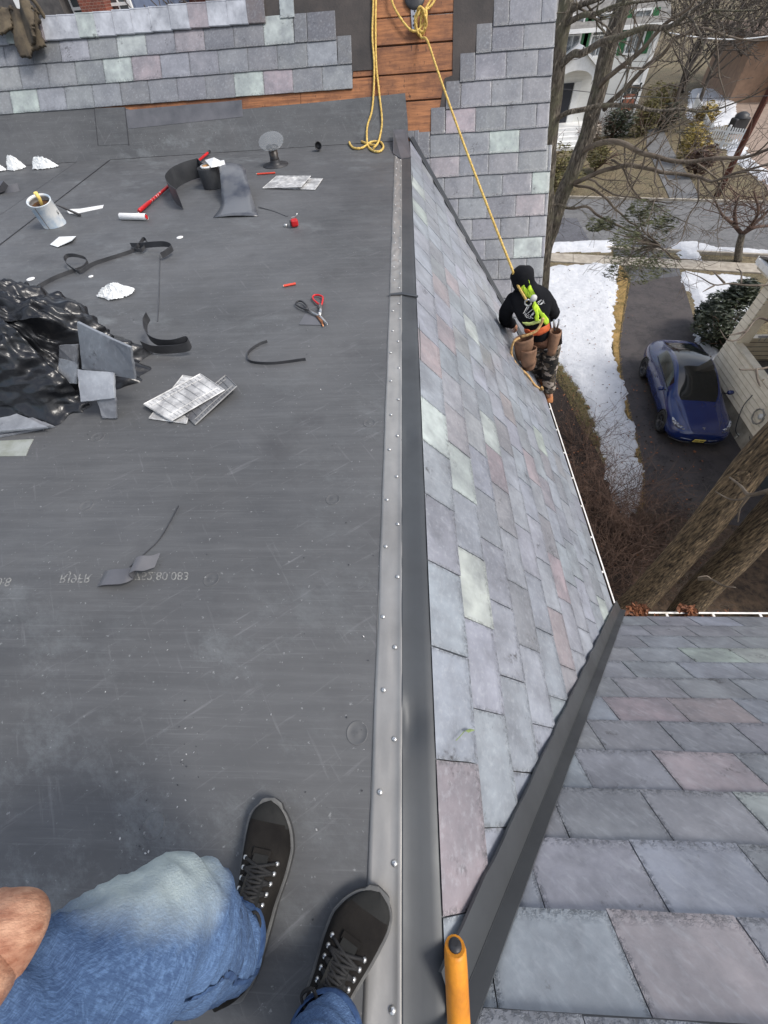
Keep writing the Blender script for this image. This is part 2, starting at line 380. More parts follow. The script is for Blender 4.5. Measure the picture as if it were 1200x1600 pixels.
# ------------------------------------------------------------------ our house
house = empty('slate_roof_house', (0, 3, 0), 'house whose flat black membrane roof and steep slate slopes fill the photo', 'house')
dv1 = (V1B-V1A); n1v = V((dv1.y, -dv1.x, 0)).normalized()      # points to the right slope's side
dv2 = (V2B-V2A); n2v = V((-dv2.y, dv2.x, 0)).normalized()      # points to the wing
if n2v.y < 0: n2v = -n2v
if n1v.x < 0: n1v = -n1v
EX = .2118
# main slope
rows = [(.19+EX*i, [(-1.3, 7, (.155 if i % 2 else 0)+.089-.31*4+(.02*math.sin(i*3)), None)]) for i in range(0, 12)]
mmarks = [(667, 670, 'l'), (716, 740, 'l'), (738, 930, 'l'), (768, 740, 'p'), (758, 690, 'l'), (662, 560, 'p'), (715, 1300, 'p'), (868, 900, 'p'), (878, 1000, 'p'), (820, 735, 'p'), (650, 330, 'l'), (656, 300, 'l'), (728, 520, 'l'),
          (848, 700, 'l'), (700, 530, 'p'), (790, 640, 'p'), (675, 430, 'p'), (642, 420, 'p'), (940, 950, 'l'), (703, 440, 'p')]
slates('slate_slope', V((XE, 0, RZ)), V((0, 1, 0)), MAIN_D, MAIN_N, rows, EX, .31, [(V1A+V((0, 0, 0)), n1v), (V2A, n2v), (V((XE+.004, 0, 0)), V((-1, 0, 0)))], house, mmarks, 3, 'bbbbbgbmbbbbbbb', plane=main)
# right slope: lower edges measured from the eave
tot = (GY-TOPY)*PL
rows = [(tot-.164-EX*i, [(-.5, 5.2, .338+(.168 if i % 2 == 0 else 0)+.316*.5, None)]) for i in range(0, 13)]
rmarks = [(1080, 1108, 'p'), (1160, 1205, 'p'), (1180, 1270, 'l'), (980, 1500, 'p'), (1080, 1027, 'l'), (900, 1280, 'g'), (1190, 1040, 'l'), (1000, 1110, 'p')]
slates('slate_slope', V((0, TOPY, RZ)), V((1, 0, 0)), RIGHT_D, RIGHT_N, rows, EX, .316, [(V1A, -n1v)], house, rmarks, 8, 'ggbbgggbbbggbmgg', plane=rgt)
# wing (faces the camera).  d measured down from z=10.9
WT = V((0, AW.y+(10.9-AW.z)/KW, 10.9)); WE = .2235
def wd_(px, py): return (wing(px, py)-WT).dot(WING_D)
d200 = wd_(800, 199.5)
rows = []
stair = {-4: 795, -3: 795, -2: 768, -1: 742, 0: 720, 1: 0, 2: 0}
nr = range(-9, 9)
def wx(px, py): return wing(px, py).x
xr = 1.665
steps = [(795, 20), (768, 60), (742, 100), (720, 140), (696, 180), (672, 215)]
ys = [37, 77, 120, 161, 200, 236]
wrow = []
for i, (sx_, sy_) in enumerate(steps):
    x0 = wx(sx_, ys[i]); d = wd_(800, ys[i])+.02
    sp_ = [(x0, xr, x0, None)]
    sp_.append((x0-.17, x0-.004, x0-.17, 'd'))
    wrow.append((d, sp_))
xb = wx(672, 236)
for i in range(6, 22):
    wrow.append((wd_(800, 236)+(i-5)*WE, [(-.3, xr+.06, xb+(.1725 if i % 2 else 0), None)]))
wrow.append((wd_(800, 236), [(wx(608, 200), wx(655, 230), wx(608, 200)-.05, 'd')]))
for i in range(1, 9):
    wrow.append((wd_(800, 37)-i*WE, [(wx(790, 10)+.0, xr-.02, .55+(.1725 if i % 2 else 0), None)]))
wrow.sort()
wm = [(785, 210, 'l'), (715, 245, 'p'), (835, 290, 'l'), (830, 335, 'p'), (865, 170, 'p'), (720, 180, 'p'), (840, 400, 'l'), (700, 330, 'm')]
slates('slate_slope', WT, V((1, 0, 0)), WING_D, WING_N, wrow, WE, .345, [(V2A, -n2v), (V((0, 0, GZ+.05)), V((0, 0, -1)))], house, wm, 4, 'nnNnnnmn', plane=wing)
# wing, left of the open sheathing
dl = wd_(225, 161)+.015
lrow = []
xe = [wx(551, 130), wx(528, 100), wx(460, 60)]
for i in range(3):
    d = dl-i*WE; e = xe[i]
    sp_ = [(-9.0, e, e-.345*30, None)]
    if i == 1: sp_.append((e+.004, wx(550, 90), e, 'd'))
    if i == 2: sp_ += [(e+.004, wx(480, 45), e, 'd'), (wx(480.5, 45), wx(525, 45), wx(480, 45), 'd')]
    lrow.append((d, sp_))
lrow.append((dl-3*WE, [(wx(437, 15), wx(460, 15), wx(420, 20), 'l')]))
lrow.sort()
wm = [(225, 65, 'l'), (300, 60, 'p'), (192, 105, 'l'), (237, 103, 'p'), (50, 155, 'l'), (395, 128, 'l'), (438, 128, 'p'), (437, 48, 'l'), (500, 85, 'g'), (290, 50, 'p')]
slates('slate_slope', WT, V((1, 0, 0)), WING_D, WING_N, lrow, WE, .345, [], house, wm, 6, 'nnNngnnn', plane=wing)
# ridge caps
RP = wing(250, 27); RIDGEZ = RP.z+.02; RIDGEY = AW.y+(RIDGEZ-AW.z)/KW
xs = [wing(x, 30).x for x in (68, 93, 122, 150, 179, 208, 237, 268, 297, 327, 358, 388)]

U1 = V((1, 0, 0))
for i in range(-17, 12):
    if i < 0:
        x0 = xs[0]+i*.235; x1 = x0+.242
    elif i < 11: x0, x1 = xs[i], xs[i+1]+.008
    else: x0, x1 = xs[11], xs[11]+.20
    t = 'w' if random.random() < .75 else random.choice('lp'); m = MB()  # most caps get a pale tint that paints in their top lighting
    rz = random.uniform(0, .006); n0 = WING_N*(.034+rz); n1 = WING_N*(.026+rz)
    top = V((0, RIDGEY-.0, RIDGEZ+.06+rz)); fr = V((0, RIDGEY, RIDGEZ))+WING_D*.16+WING_N*(.03+rz); th = .012
    bk = V((0, WING_D.y*-1, WING_D.z)).normalized(); br = top+bk*.17
    for a, b in ((top, fr), (top, br)):
        c = [V((x0, a.y, a.z)), V((x1, a.y, a.z-.006)), V((x1, b.y, b.z-.006)), V((x0, b.y, b.z))]
        m.slab(c, th, n=(V((0, -.55, 1)).normalized() if b is fr else V((0, KW, 1)).normalized()))
    o = m.build('ridge_cap', SL, house, bevel=.002)
    ca = o.data.color_attributes.new('tint', 'FLOAT_COLOR', 'CORNER'); uvm = o.data.uv_layers.new(name='uv')
    tc_ = T_[t] if i < 11 else (.13, .10, .09)
    for q in ca.data: q.color = (*tc_, 1)
    for q in uvm.data: q.uv = (.3, .5)
# decks and walls
def deck(corners, n, th=.03, name='roof_deck', mat=WOOD, off=-.003):
    m = MB(); m.slab([V(c)+V(n)*off for c in corners], th, n=n); return m.build(name, mat, house)
def atz(pa, pb, z): return pa+(pb-pa)*((z-pa.z)/(pb.z-pa.z))
zs = RZ-(SX-XE)*MS; v1s = atz(V1A, V1B, zs); v2s = atz(V2A, V2B, zs)
deck([V1A, V2A, v2s, v1s], MAIN_N, mat=UNDER)
zr = GZ+(GY-SY)*MS; v1r = atz(V1A, V1B, zr)
deck([V1A, (5.2, TOPY, RZ), (5.2, SY, zr), v1r], RIGHT_N, mat=UNDER)
def wz(x, z): return V((x, AW.y+(z-AW.z)/KW, z))
deck([wz(-9, RZ-.3), wz(-9, RIDGEZ), wz(-1.19, RIDGEZ), wz(-1.19, 10.9), wz(xr-.03, 10.9), wz(xr-.03, GZ+.2), wz(V2B.x-.1, GZ+.12), wz(V2A.x-.02, RZ-.02)], WING_N, mat=UNDER, off=-.03)
wl = MB()
wl.box((-3.7, .45, 3.1), (10.5, 8.9, 6.2)); wl.box((3.3, -1.55, 3.1), (3.5, 5.3, 6.2)); wl.box((-3.72, 8.7, 3.1), (10.52, 7.6, 6.2))
wl.box((-3.8, 0, 7.2), (7.5, 8.6, 2.1)); wl.box((2.6, -2.6, 7.2), (5, 4.2, 2.1))
yb = wz(0, 10.9).y; r2 = 2*yb-wz(0, 6.2).y
wl.slab([V((xr-.06, wz(0, 6.2).y+.05, 6.2)), V((xr-.06, yb, 10.86)), V((xr-.06, r2, 6.2))], 2.8, n=(1, 0, 0))
wl.slab([V((-1.25, RIDGEY+.1, RIDGEZ-.2)), V((-9, RIDGEY+.1, RIDGEZ-.2)), V((-9, RIDGEY+2.5, RIDGEZ-3.1)), V((-1.25, RIDGEY+2.5, RIDGEZ-3.1))], .1, n=V((0, KW, 1)).normalized())
wl.build('wall', WHITE, house)
# sheathing boards
bl = [-30, 24, 68, 114, 157, 200]
zl = [wing(640, y).z for y in bl]; zl[0] = 10.9; zl[-1] = RZ-.01
bd = MB()
for i in range(5):
    za, zb = zl[i], zl[i+1]
    nseg = 3 if i < 2 else 2
    cuts = [-1.18, -.35-.2*i, .1+.15*i, .78] if nseg == 3 else [-3.9, -1.2+.5*(i-3), .78]
    for a, b in zip(cuts, cuts[1:]):
        nn = WING_N; c = [wz(a+.002, za-.006), wz(b-.002, za-.009), wz(b-.002, zb+.006), wz(a+.002, zb+.005)]
        bd.slab([p+nn*(-.004-.003*((i+int(a*3)) % 2)) for p in c], .02, n=nn)
bd.build('sheathing_boards', WOOD, house, bevel=.002)
ul = MB()
def wslab(mb, pts, off, th=.002, mi=0): mb.slab([wing(*p)+WING_N*off if not isinstance(p, V) else p+WING_N*off for p in pts], th, n=WING_N, mi=mi)
wslab(ul, [wz(-1.6, 10.9), wz(wing(584, 50).x, 10.9), (583, 109), (552, 111), (548, 140), (400, 140), wz(-1.6, 9.2)], .0015)
wslab(ul, [wz(wing(707, 60).x, 10.9), wz(.95, 10.9), (800, 150), (735, 200), (700, 230), (671, 215), (688, 165), (695, 122), (707, 118)], .0015)
ul.build('underlayment', UNDER, house)
um = MB(); jun = V((0, AW.y+(RZ-AW.z)/KW, RZ))
J = jun.y
wslab(um, [(-160, 176), (-40, 174), (195, 169), (204, 172), (380, 171), (500, 160), (633, 146), (637, 190), V((.05, J, RZ)), V((-9, J, RZ))], .006, .003)
um.build('membrane_upstand', EP, house)
pt = MB(); wslab(pt, [(196, 173), (378, 157), (380, 183), (201, 202)], .0085, .002)
pt.build('membrane_patch', EPT, house)
ss = MB(); wslab(ss, [(148, 170), (196, 168), wing(203, 226), wing(155, 228)], .0085, .002)
a_, b_ = onz(155, 231, RZ), onz(203, 228, RZ); dd_ = (onz(0, 384, RZ)-b_).normalized()
ss.slab([V((a_.x, J, RZ+.0035)), V((b_.x, J, RZ+.0035)), b_+dd_*6+V((0, 0, .0035)), a_+dd_*6+V((0, 0, .0035))], .002, n=(0, 0, 1))
ss.build('seam_strip', EP, house)
sl_ = MB()
for p_, q_, w_ in ((V((b_.x, J-.02, RZ+.004)), b_+dd_*6+V((0, 0, .004)), .007), (V((a_.x, J-.02, RZ+.004)), a_+dd_*6+V((0, 0, .004)), .003)):
    s__ = V((dd_.y, -dd_.x, 0))*w_; sl_.slab([p_-s__, p_+s__, q_+s__, q_-s__], .002, n=(0, 0, 1))
for q_, w_ in ((202, .005), (154, .003)):
    t0_, t1_ = wing(q_-6, 169)+WING_N*.010, wing(q_, 228)+WING_N*.010; s__ = V((w_, 0, 0)); sl_.slab([t0_-s__, t0_+s__, t1_+s__, t1_-s__], .002, n=WING_N)
sl_.build('seam_sealant', BLACK, house)
# flat membrane
fm = MB()
fm.slab([V((-9, -4.5, RZ)), V((6, -4.5, RZ)), V((6, TOPY+.02, RZ)), V((-.03, TOPY+.02, RZ)), V((-.03, J+.02, RZ)), V((-9, J+.02, RZ))], .04, n=(0, 0, 1))
rnd = random.Random(2)
pl_ = [(558, 1145, .032), (577, 661, .03), (291, 522, .026), (152, 683, .035), (135, 790, .03), (520, 780, .03), (330, 905, .03), (240, 1290, .03)]
for px, py, r in pl_:
    c = onz(px, py, RZ); prof = [(r, .0), (r*.97, .0016), (r*.9, .0018), (r*.86, .0008), (r*.4, .0006), (r*.3, .0016), (.001, .0018)]
    fm.lathe(prof, c, (0, 0, 1), 28)
fm.build('roof_membrane', EP, house)
# print on the membrane, upside down
def text(body, loc, size, mat, rotm, parent, name, flip=False):
    cu = bpy.data.curves.new(name, 'FONT'); cu.body = body; cu.size = size; cu.extrude = .0002; cu.shear = .25
    o = bpy.data.objects.new(name, cu); COL.objects.link(o); dg = bpy.context.evaluated_depsgraph_get()
    me = bpy.data.meshes.new_from_object(o.evaluated_get(dg)); bpy.data.objects.remove(o)
    M = Matrix.Translation(loc) @ rotm.to_4x4()
    if flip: M = M @ Matrix.Scale(-1, 4, V((0, 1, 0)))
    me.transform(M); me.materials.clear(); me.materials.append(mat)
    return link(name, me, parent)
PRINT = pm('membrane_print', (.27, .27, .25), (.11, .112, .115), 90, .6, lo=.35, hi=.6)
p0 = onz(95, 897, RZ+.0008)
text('RJ9FR  7', p0, .052, PRINT, Matrix.Identity(3), house, 'membrane_print', True)
p0 = onz(198, 894, RZ+.0008)
text('S 752.80.083', p0, .047, PRINT, Matrix.Identity(3), house, 'membrane_print', True)
text('0:8', onz(-4, 903, RZ+.0008), .05, PRINT, Matrix.Identity(3), house, 'membrane_print', True)
# edge metal
fl = MB(); Y0, Y1 = -1.4, 5.75; ny = 420; vs = []; nx = 9
for j in range(ny+1):
    y = Y0+(Y1-Y0)*j/ny
    far = min(1, max(0, (y-2.0)/1.2))
    for i in range(nx):
        x = -.105+.081*i/(nx-1); e = math.sin(math.pi*i/(nx-1))
        z = RZ+.0035+(.0025+.006*far)*abs(noise.noise(V((x*18, y*(5+3*far), 1))))*(.4+e)+.0012*noise.noise(V((x*50, y*14, 7)))
        if i == nx-1: z += .009
        if i == nx-2: z += .002
        vs.append(V((x+.002*noise.noise(V((0, y*3, i*.1))), y, z)))
fs = [(j*nx+i, j*nx+i+1, (j+1)*nx+i+1, (j+1)*nx+i) for j in range(ny) for i in range(nx-1)]
fl.add(vs, fs, 0, True)
fl.add([V((-.1052, Y0, RZ+.003)), V((-.1052, Y1, RZ+.003)), V((-.1068, Y1, RZ)), V((-.1068, Y0, RZ))], [(0, 1, 2, 3)])
o = fl.build('edge_flange', GALV, house); sld = o.modifiers.new('t', 'SOLIDIFY'); sld.thickness = .001; sld.offset = -1
cp = MB(); vs = []; prof = [(-.024, .0125), (-.020, .0115), (0, .0085), (.022, .007), (.045, .006), (.064, .004), (XE+.010, -.002), (XE+.016, -.022)]
npf = len(prof)
for j in range(ny+1):
    y = -.45+(6.25+.45)*j/ny
    w = .004*noise.noise(V((y*2.2, 3, 0)))*1.0
    b = .009*math.exp(-((y-.17)/.05)**2)+.006*math.exp(-((y-1.32)/.07)**2)
    for i, (x, z) in enumerate(prof):
        e = math.sin(math.pi*i/(npf-1)); xx = x+(w*.9+(.012*max(0, noise.noise(V((y*1.1, 9, 0))))) if i >= npf-2 else 0)
        vs.append(V((xx, y, RZ+z+w*e-b*math.sin(math.pi*min(1, i/4))*1.3)))
cp.add(vs, [(j*npf+i, j*npf+i+1, (j+1)*npf+i+1, (j+1)*npf+i) for j in range(ny) for i in range(npf-1)], 0, True)
o = cp.build('edge_cap', CAPMET, house); sld = o.modifiers.new('t', 'SOLIDIFY'); sld.thickness = .0015; sld.offset = -1
i = 0; y = -.5; nail0 = None
while y < 5.7:
    x = -.040 if i % 2 else -.082
    x += random.uniform(-.006, .006); c = V((x, y+random.uniform(-.02, .02), RZ+.0065))
    
    if nail0 is None:
        nl = MB(); nl.lathe([(.0075, 0), (.0066, .0022), (.003, .0038), (.0002, .004)], V((0, 0, 0)), (0, 0, 1), 10); nail0 = nl.build('roofing_nail', ZINC, house); o_ = nail0
    else: o_ = nail0.copy(); COL.objects.link(o_)
    o_.location = c
    y += .125 if y < 2.2 else .10; i += 1
# valley flashing
def valley(A, B, N1, N2, w1, w2, name, off, side1, side2, rib=.009, jag=.005, mat=DARKMET):
    d = (B-A).normalized(); p1 = d.cross(N1).normalized(); p2 = d.cross(N2).normalized()
    if p1.dot(side1) < 0: p1 = -p1
    if p2.dot(side2) < 0: p2 = -p2
    m = MB(); n = 90; vs = []; mid = (N1+N2).normalized()
    for j in range(n+1):
        p = A+(B-A)*(j/n); ja = jag*noise.noise(V((j*.35, 1, 0)))+jag*.6*((j//4) % 2)*(1 if jag > .002 else 0)
        vs += [p+p1*(w1+ja)+N1*(off-.008), p+p1*(w1+ja)+N1*off, p+p1*.014+N1*off, p+mid*(off+rib), p+p2*.014+N2*off, p+p2*(w2+jag*.3*noise.noise(V((j*.2, 5, 0))))+N2*off, p+p2*w2+N2*(off-.008)]
    m.add(vs, [(j*7+i, j*7+i+1, (j+1)*7+i+1, (j+1)*7+i) for j in range(n) for i in range(6)])
    return m.build(name, mat, house)
def wid(pl, px, py, A, B):
    p = pl(px, py); d = (B-A).normalized(); return ((p-A)-d*(p-A).dot(d)).length
w1 = wid(main, 726, 1400, V1A, V1B); w2 = wid(rgt, 822, 1400, V1A, V1B)
print('valley widths', w1, w2)
valley(V1A, V1B+V((0, 0, .0)), MAIN_N, RIGHT_N, w1, w2, 'valley_flashing', .034, V((-1, 1, 0)), V((1, -1, 0)))
valley(V2A, atz(V2A, V2B, GZ+.15), MAIN_N, WING_N, .055, .05, 'valley_flashing', .024, V((-1, -1, 0)), V((1, 1, 0)), rib=-.012, jag=.002)
# membrane wrap over the corner
cm = MB(); cm.slab([V((-.12, J-.0, RZ+.10)), V((.03, J-.02, RZ+.10)), V((.075, 5.6, RZ+.012)), V((-.03, 5.55, RZ+.016)), V((-.12, 5.8, RZ+.008))], .004, n=(0, 0, 1))
cm.build('corner_membrane', EPT, house)
# gutters
def gutter(p, q, inward, length_mats=None):
    g = empty('gutter', p, None, None)
    g.parent = house; g.matrix_parent_inverse = house.matrix_basis.inverted()
    p, q, w = V(p), V(q), V(inward); d = (q-p).normalized(); m = MB()
    prof = [(0, .0), (0, -.09), (.085, -.10), (.085, .02)]
    pts = [(0.012, .004), (0, .0), (-.004, -.03), (.012, -.09), (.10, -.095), (.105, .015), (.10, .015), (.095, -.085), (.018, -.082), (.004, -.03), (.012, -.006)]
    vs = [b+w*a+V((0, 0, h)) for b in (p, q) for a, h in pts]; k = len(pts)
    m.add(vs, [(i, (i+1) % k, k+(i+1) % k, k+i) for i in range(k)]+[tuple(range(k)), tuple(range(2*k-1, k-1, -1))])
    m.build('trough', TROUGH, g)
    l = MB(); l.box((p+q)/2+w*.004+V((0, 0, .004)), (abs(d.x)*(q-p).length+.014*abs(w.x)+.0, abs(d.y)*(q-p).length+.014*abs(w.y), .012))
    l.box((p+q)/2-w*.006+V((0, 0, -.045)), (abs(d.x)*(q-p).length+.006*abs(w.x), abs(d.y)*(q-p).length+.006*abs(w.y), .085))
    l.build('gutter_lip', WHITEM, g, bevel=.002)
    n = int((q-p).length/.42)
    for i in range(1, n+1):
        c = p+d*(i*(q-p).length/(n+1)); h = MB(); h.box(c+w*.05+V((0, 0, .004)), (max(.02*abs(d.x), .1*abs(w.x)), max(.02*abs(d.y), .1*abs(w.y)), .006)); h.build('gutter_hanger', WHITEM, g)
    return g
gutter((GX, GY+.01, GZ), (GX, 4.72, GZ), (-1, 0, 0)); gutter((GX+.02, GY, GZ), (5.2, GY, GZ), (0, -1, 0))
# fascia
fa = MB(); fa.box((1.6, 3.0, 6.24), (.16, 3.5, .12)); fa.box((3.4, 1.17, 6.24), (3.6, .14, .12)); fa.box((xr-.02, 7.2, 6.0), (.04, 4.0, .3)); fa.build('fascia', WHITE, house)
# leaves in the gutter
LEAF = pm('dead_leaf', L((150, 96, 62)), L((84, 54, 40)), 9, .85)
def leafpile(c, n, s, h, seed, lab, lg=.035):
    rnd = random.Random(seed); m = MB()
    for i in range(n):
        p = V(c)+V((rnd.gauss(0, s[0]), rnd.gauss(0, s[1]), rnd.random()*h)); r = lg*rnd.uniform(.4, 1)
        M = Matrix.Rotation(rnd.uniform(0, 6.3), 3, 'Z') @ Matrix.Rotation(rnd.uniform(-1.2, 1.2), 3, 'X')
        q = [(-1, 0, 0), (-.3, .5, .2), (.4, .35, -.1), (1, 0, .25), (.3, -.45, 0), (-.4, -.4, .3)]
        m.add([p+M @ (V(a)*r) for a in q], [(0, 1, 4, 5), (1, 2, 3, 4)])
    o = m.build('dead_leaves', LEAF); tag(o, lab, 'leaves', kind='stuff'); return o
leafpile(onz(995, 958, GZ-.03), 130, (.045, .03), .07, 1, 'pile of dry brown leaves in the gutter corner')
leafpile(onz(1070, 957, GZ-.03), 90, (.03, .02), .07, 2, 'tuft of orange brown leaves standing in the gutter right of the corner')
leafpile(onz(1120, 962, GZ-.06), 160, (.5, .018), .03, 3, 'thin litter of brown leaves along the gutter floor', .02)
# vent pipe
c = onz(431, 258, RZ); hp = .14
vp = MB(); vp.lathe([(.14, .001), (.14, .006), (.06, .008), (.056, .03), (.05, .05)], c, (0, 0, 1), 40); o1 = vp.build('pipe_flange', BLACK, house)
vp = MB(); PIPE = pm('pipe_boot', L((70, 58, 46)), L((22, 20, 20)), 14, .4, lo=.4, hi=.6)
vp.lathe([(.05, .0), (.048, .05), (.05, .06), (.046, .065), (.05, hp), (.04, hp), (.04, .1)], c, (0, 0, 1), 28); vp.build('vent_pipe', PIPE, house)
PLAST = NM('clear_plastic'); PLAST.b.inputs['Base Color'].default_value = (.45, .48, .5, 1); PLAST.b.inputs['Alpha'].default_value = .2; PLAST.b.inputs['Roughness'].default_value = .12
dsk = MB(); t_ = V((0, -.45, 1)).normalized()
dsk.lathe([(.135, .0), (.137, .003), (.13, .006), (.06, .010), (.001, .006)], c+V((0, .01, hp+.055)), t_, 40); o = dsk.build('plastic_disc', PLAST.m); tag(o, 'clear round plastic cover lying on top of the roof vent pipe', 'cover')
cc = MB()
for q in range(3): cc.tube(sp([c+V((math.cos(a)*(.062-.012*q), math.sin(a)*(.062-.012*q), hp+.012+.006*q+.004*math.sin(a*3))) for a in [i*.6 for i in range(11)]], 3), .007, 6)
o = cc.build('clamp_coil', BLACK); tag(o, 'coiled black clamp band sitting on the vent pipe under the clear disc', 'clamp')
cc = MB(); p = onz(498, 236, RZ)+V((0, 0, .045)); cc.lathe([(.001, -.03), (.03, -.03), (.036, -.02), (.036, .02), (.04, .03), (.034, .03), (.03, -.01), (.001, -.015)], p, (.25, -.9, .25), 28)
o = cc.build('pipe_cap', BLACK); tag(o, 'small round black cap standing on edge by the upstand', 'cap')
# ------------------------------------------------------------------ ground
def pip(x, y, P):
    r = False; j = len(P)-1
    for i in range(len(P)):
        xi, yi = P[i]; xj, yj = P[j]
        if (yi > y) != (yj > y) and x < (xj-xi)*(y-yi)/(yj-yi)+xi: r = not r
        j = i
    return r
def sheet(name, pts, z, mat, px=True, kind='structure'):
    P = [onz(*p, 0) if px else V((p[0], p[1], 0)) for p in pts]; m = MB()
    m.add([V((p.x, p.y, z)) for p in P], [tuple(range(len(P)))]); o = m.build(name, mat); return tag(o, kind=kind)
m = MB(); n = 60; S = 260
m.add([V((-S+2*S*i/n, -S+2*S*j/n, -.02)) for j in range(n+1) for i in range(n+1)], [(j*(n+1)+i, j*(n+1)+i+1, (j+1)*(n+1)+i+1, (j+1)*(n+1)+i) for j in range(n) for i in range(n)])
tag(m.build('ground', LAWN), kind='structure')
def edge(pxs, z): return [onz(a, b, 0) for a, b in pxs]
sA, sB = onz(850, 383, 0), onz(1200, 400, 0); tA, tB = onz(850, 309, 0), onz(1200, 319, 0)
sd_ = (sB-sA).normalized(); td_ = (tB-tA).normalized()
def strip(name, a, b, wdt_n, wdt_f, z, mat):
    """strip along the street between offsets (metres towards the street from the kerb line)"""
    nrm = V((-sd_.y, sd_.x, 0)); m = MB()
    q = [sA-sd_*a+nrm*wdt_n, sA+sd_*b+nrm*wdt_n, sA+sd_*b+nrm*wdt_f, sA-sd_*a+nrm*wdt_f]
    m.add([V((p.x, p.y, z)) for p in q], [(0, 1, 2, 3)]); return tag(m.build(name, mat), kind='structure')
SW = (tA-sA).dot(V((-sd_.y, sd_.x, 0)))
strip('street', 60, 60, 0, SW, .0, ASPH)
def kerb(n0, n1, name='kerb'):
    nrm = V((-sd_.y, sd_.x, 0)); m = MB(); q = [sA-sd_*60+nrm*n0, sA+sd_*60+nrm*n0, sA+sd_*60+nrm*n1, sA-sd_*60+nrm*n1]
    m.slab([V((p.x, p.y, .11)) for p in q], .13, n=(0, 0, 1)); return tag(m.build(name, SIDEW), kind='structure')
kerb(-.15, 0); kerb(SW, SW+.15)
nr_ = V((-sd_.y, sd_.x, 0)); k0 = (onz(900, 398, 0)-sA).dot(nr_); k1 = (onz(900, 411, 0)-sA).dot(nr_)
m = MB(); u = -30
while u < 30:
    q = [sA+sd_*u+nr_*k1, sA+sd_*(u+1.48)+nr_*k1, sA+sd_*(u+1.48)+nr_*k0, sA+sd_*u+nr_*k0]; m.slab([V((p.x, p.y, .03)) for p in q], .06, n=(0, 0, 1)); u += 1.5
tag(m.build('sidewalk', SIDEW), kind='structure')
dl_ = [(985, 440), (976, 480), (968, 540), (972, 600), (985, 650), (1002, 720), (1006, 790), (1010, 860), (1000, 930), (990, 1000)]
dr_ = [(1210, 1000), (1250, 900), (1260, 800), (1240, 720), (1180, 700), (1145, 640), (1110, 560), (1090, 515), (1076, 470), (1064, 430)]
sheet('driveway', sp([V((*p, 0)) for p in dl_], 4) and [(p.x, p.y) for p in sp([V((*p, 0)) for p in dl_], 4)]+[(p.x, p.y) for p in sp([V((*p, 0)) for p in dr_], 4)], .004, DRIVE)
sheet('driveway_apron', [(985, 441), (1064, 431), (1060, 414), (1040, 398), (1045, 384), (955, 381), (960, 398), (975, 415)], .008, asphalt('apron_asphalt', (.085, .085, .09), (.06, .06, .065)))
sheet('dark_street_area', [(800, 379), (921, 376), (901, 341), (800, 340)], .006, DARKSTREET)  # darker four-sided area laid over the street
sheet('mulch_bed', [(862, 560), (880, 590), (905, 640), (925, 690), (960, 760), (990, 800), (1010, 870), (1000, 1000), (900, 1000), (800, 900), (780, 640)], .005, MULCH)
sheet('soil', [(1000, 800), (1210, 830), (1260, 1000), (980, 1000)], .009, pm('leaf_litter', L((98, 80, 62)), L((52, 42, 34)), 5, .95, bump=1, bscale=25, bdist=.04))
ft = sheet('far_driveway', [(1010, 230), (1050, 318), (1100, 330), (1085, 290), (1048, 230), (1035, 200), (1012, 200)], .012, ASPH)
def snow(name, poly, h, res=.09, seed=0, px=True, soft=.35, holes=0.0, rough=.12):
    P = [onz(*p, 0) for p in poly]; pl2 = [(p.x, p.y) for p in P]
    x0, x1 = min(p[0] for p in pl2)-.3, max(p[0] for p in pl2)+.3; y0, y1 = min(p[1] for p in pl2)-.3, max(p[1] for p in pl2)+.3
    def dist(x, y):
        b = 1e9
        for i in range(len(pl2)):
            ax, ay = pl2[i]; bx, by = pl2[(i+1) % len(pl2)]; dx, dy = bx-ax, by-ay
            t = max(0, min(1, ((x-ax)*dx+(y-ay)*dy)/(dx*dx+dy*dy+1e-9))); b = min(b, math.hypot(x-ax-t*dx, y-ay-t*dy))
        return b if pip(x, y, pl2) else -b
    nx, ny = int((x1-x0)/res)+1, int((y1-y0)/res)+1; g = {}; vs = []; fs = []
    def hv(i, j):
        x, y = x0+i*res, y0+j*res
        d = dist(x, y)+rough*1.2*fbm((x*1.3, y*1.3, seed), 5)+rough*.6*noise.noise(V((x*6, y*6, seed)))-holes*max(0, noise.noise(V((x*.8, y*.8, seed+5)))-.25)*8
        return d
    H_ = [[hv(i, j) for i in range(nx+1)] for j in range(ny+1)]
    def vid(i, j):
        if (i, j) not in g:
            x, y = x0+i*res, y0+j*res; d = H_[j][i]; t = max(0, min(1, d/soft)); hh_ = h*(t*(2-t))*(.6+.35*fbm((x*1.1, y*1.1, seed+9), 5))+.02*noise.noise(V((x*5, y*5, 3)))*t
            g[(i, j)] = len(vs); vs.append(V((x, y, .012+max(0, hh_) if d > 0 else -.03)))
        return g[(i, j)]
    for j in range(ny):
        for i in range(nx):
            if max(H_[j][i], H_[j][i+1], H_[j+1][i], H_[j+1][i+1]) > 0: fs.append((vid(i, j), vid(i+1, j), vid(i+1, j+1), vid(i, j+1)))
    m = MB(); m.add(vs, fs, 0, True); return tag(m.build(name, SNOW), kind='structure')
snow('snow', [(800, 419), (850, 417), (900, 413), (950, 411), (966, 414), (964, 440), (958, 480), (957, 530), (964, 575), (975, 620), (990, 680), (1002, 735), (1004, 775), (995, 800), (975, 812), (955, 775), (943, 730), (938, 690), (922, 650), (903, 605), (880, 572), (862, 560), (820, 560), (760, 520), (760, 440)], .14, .075, 1, holes=.10, rough=.16)
snow('snow', [(1068, 424), (1110, 428), (1175, 432), (1175, 500), (1120, 525), (1096, 505), (1088, 480), (1078, 455), (1062, 440)], .14, .11, 2)
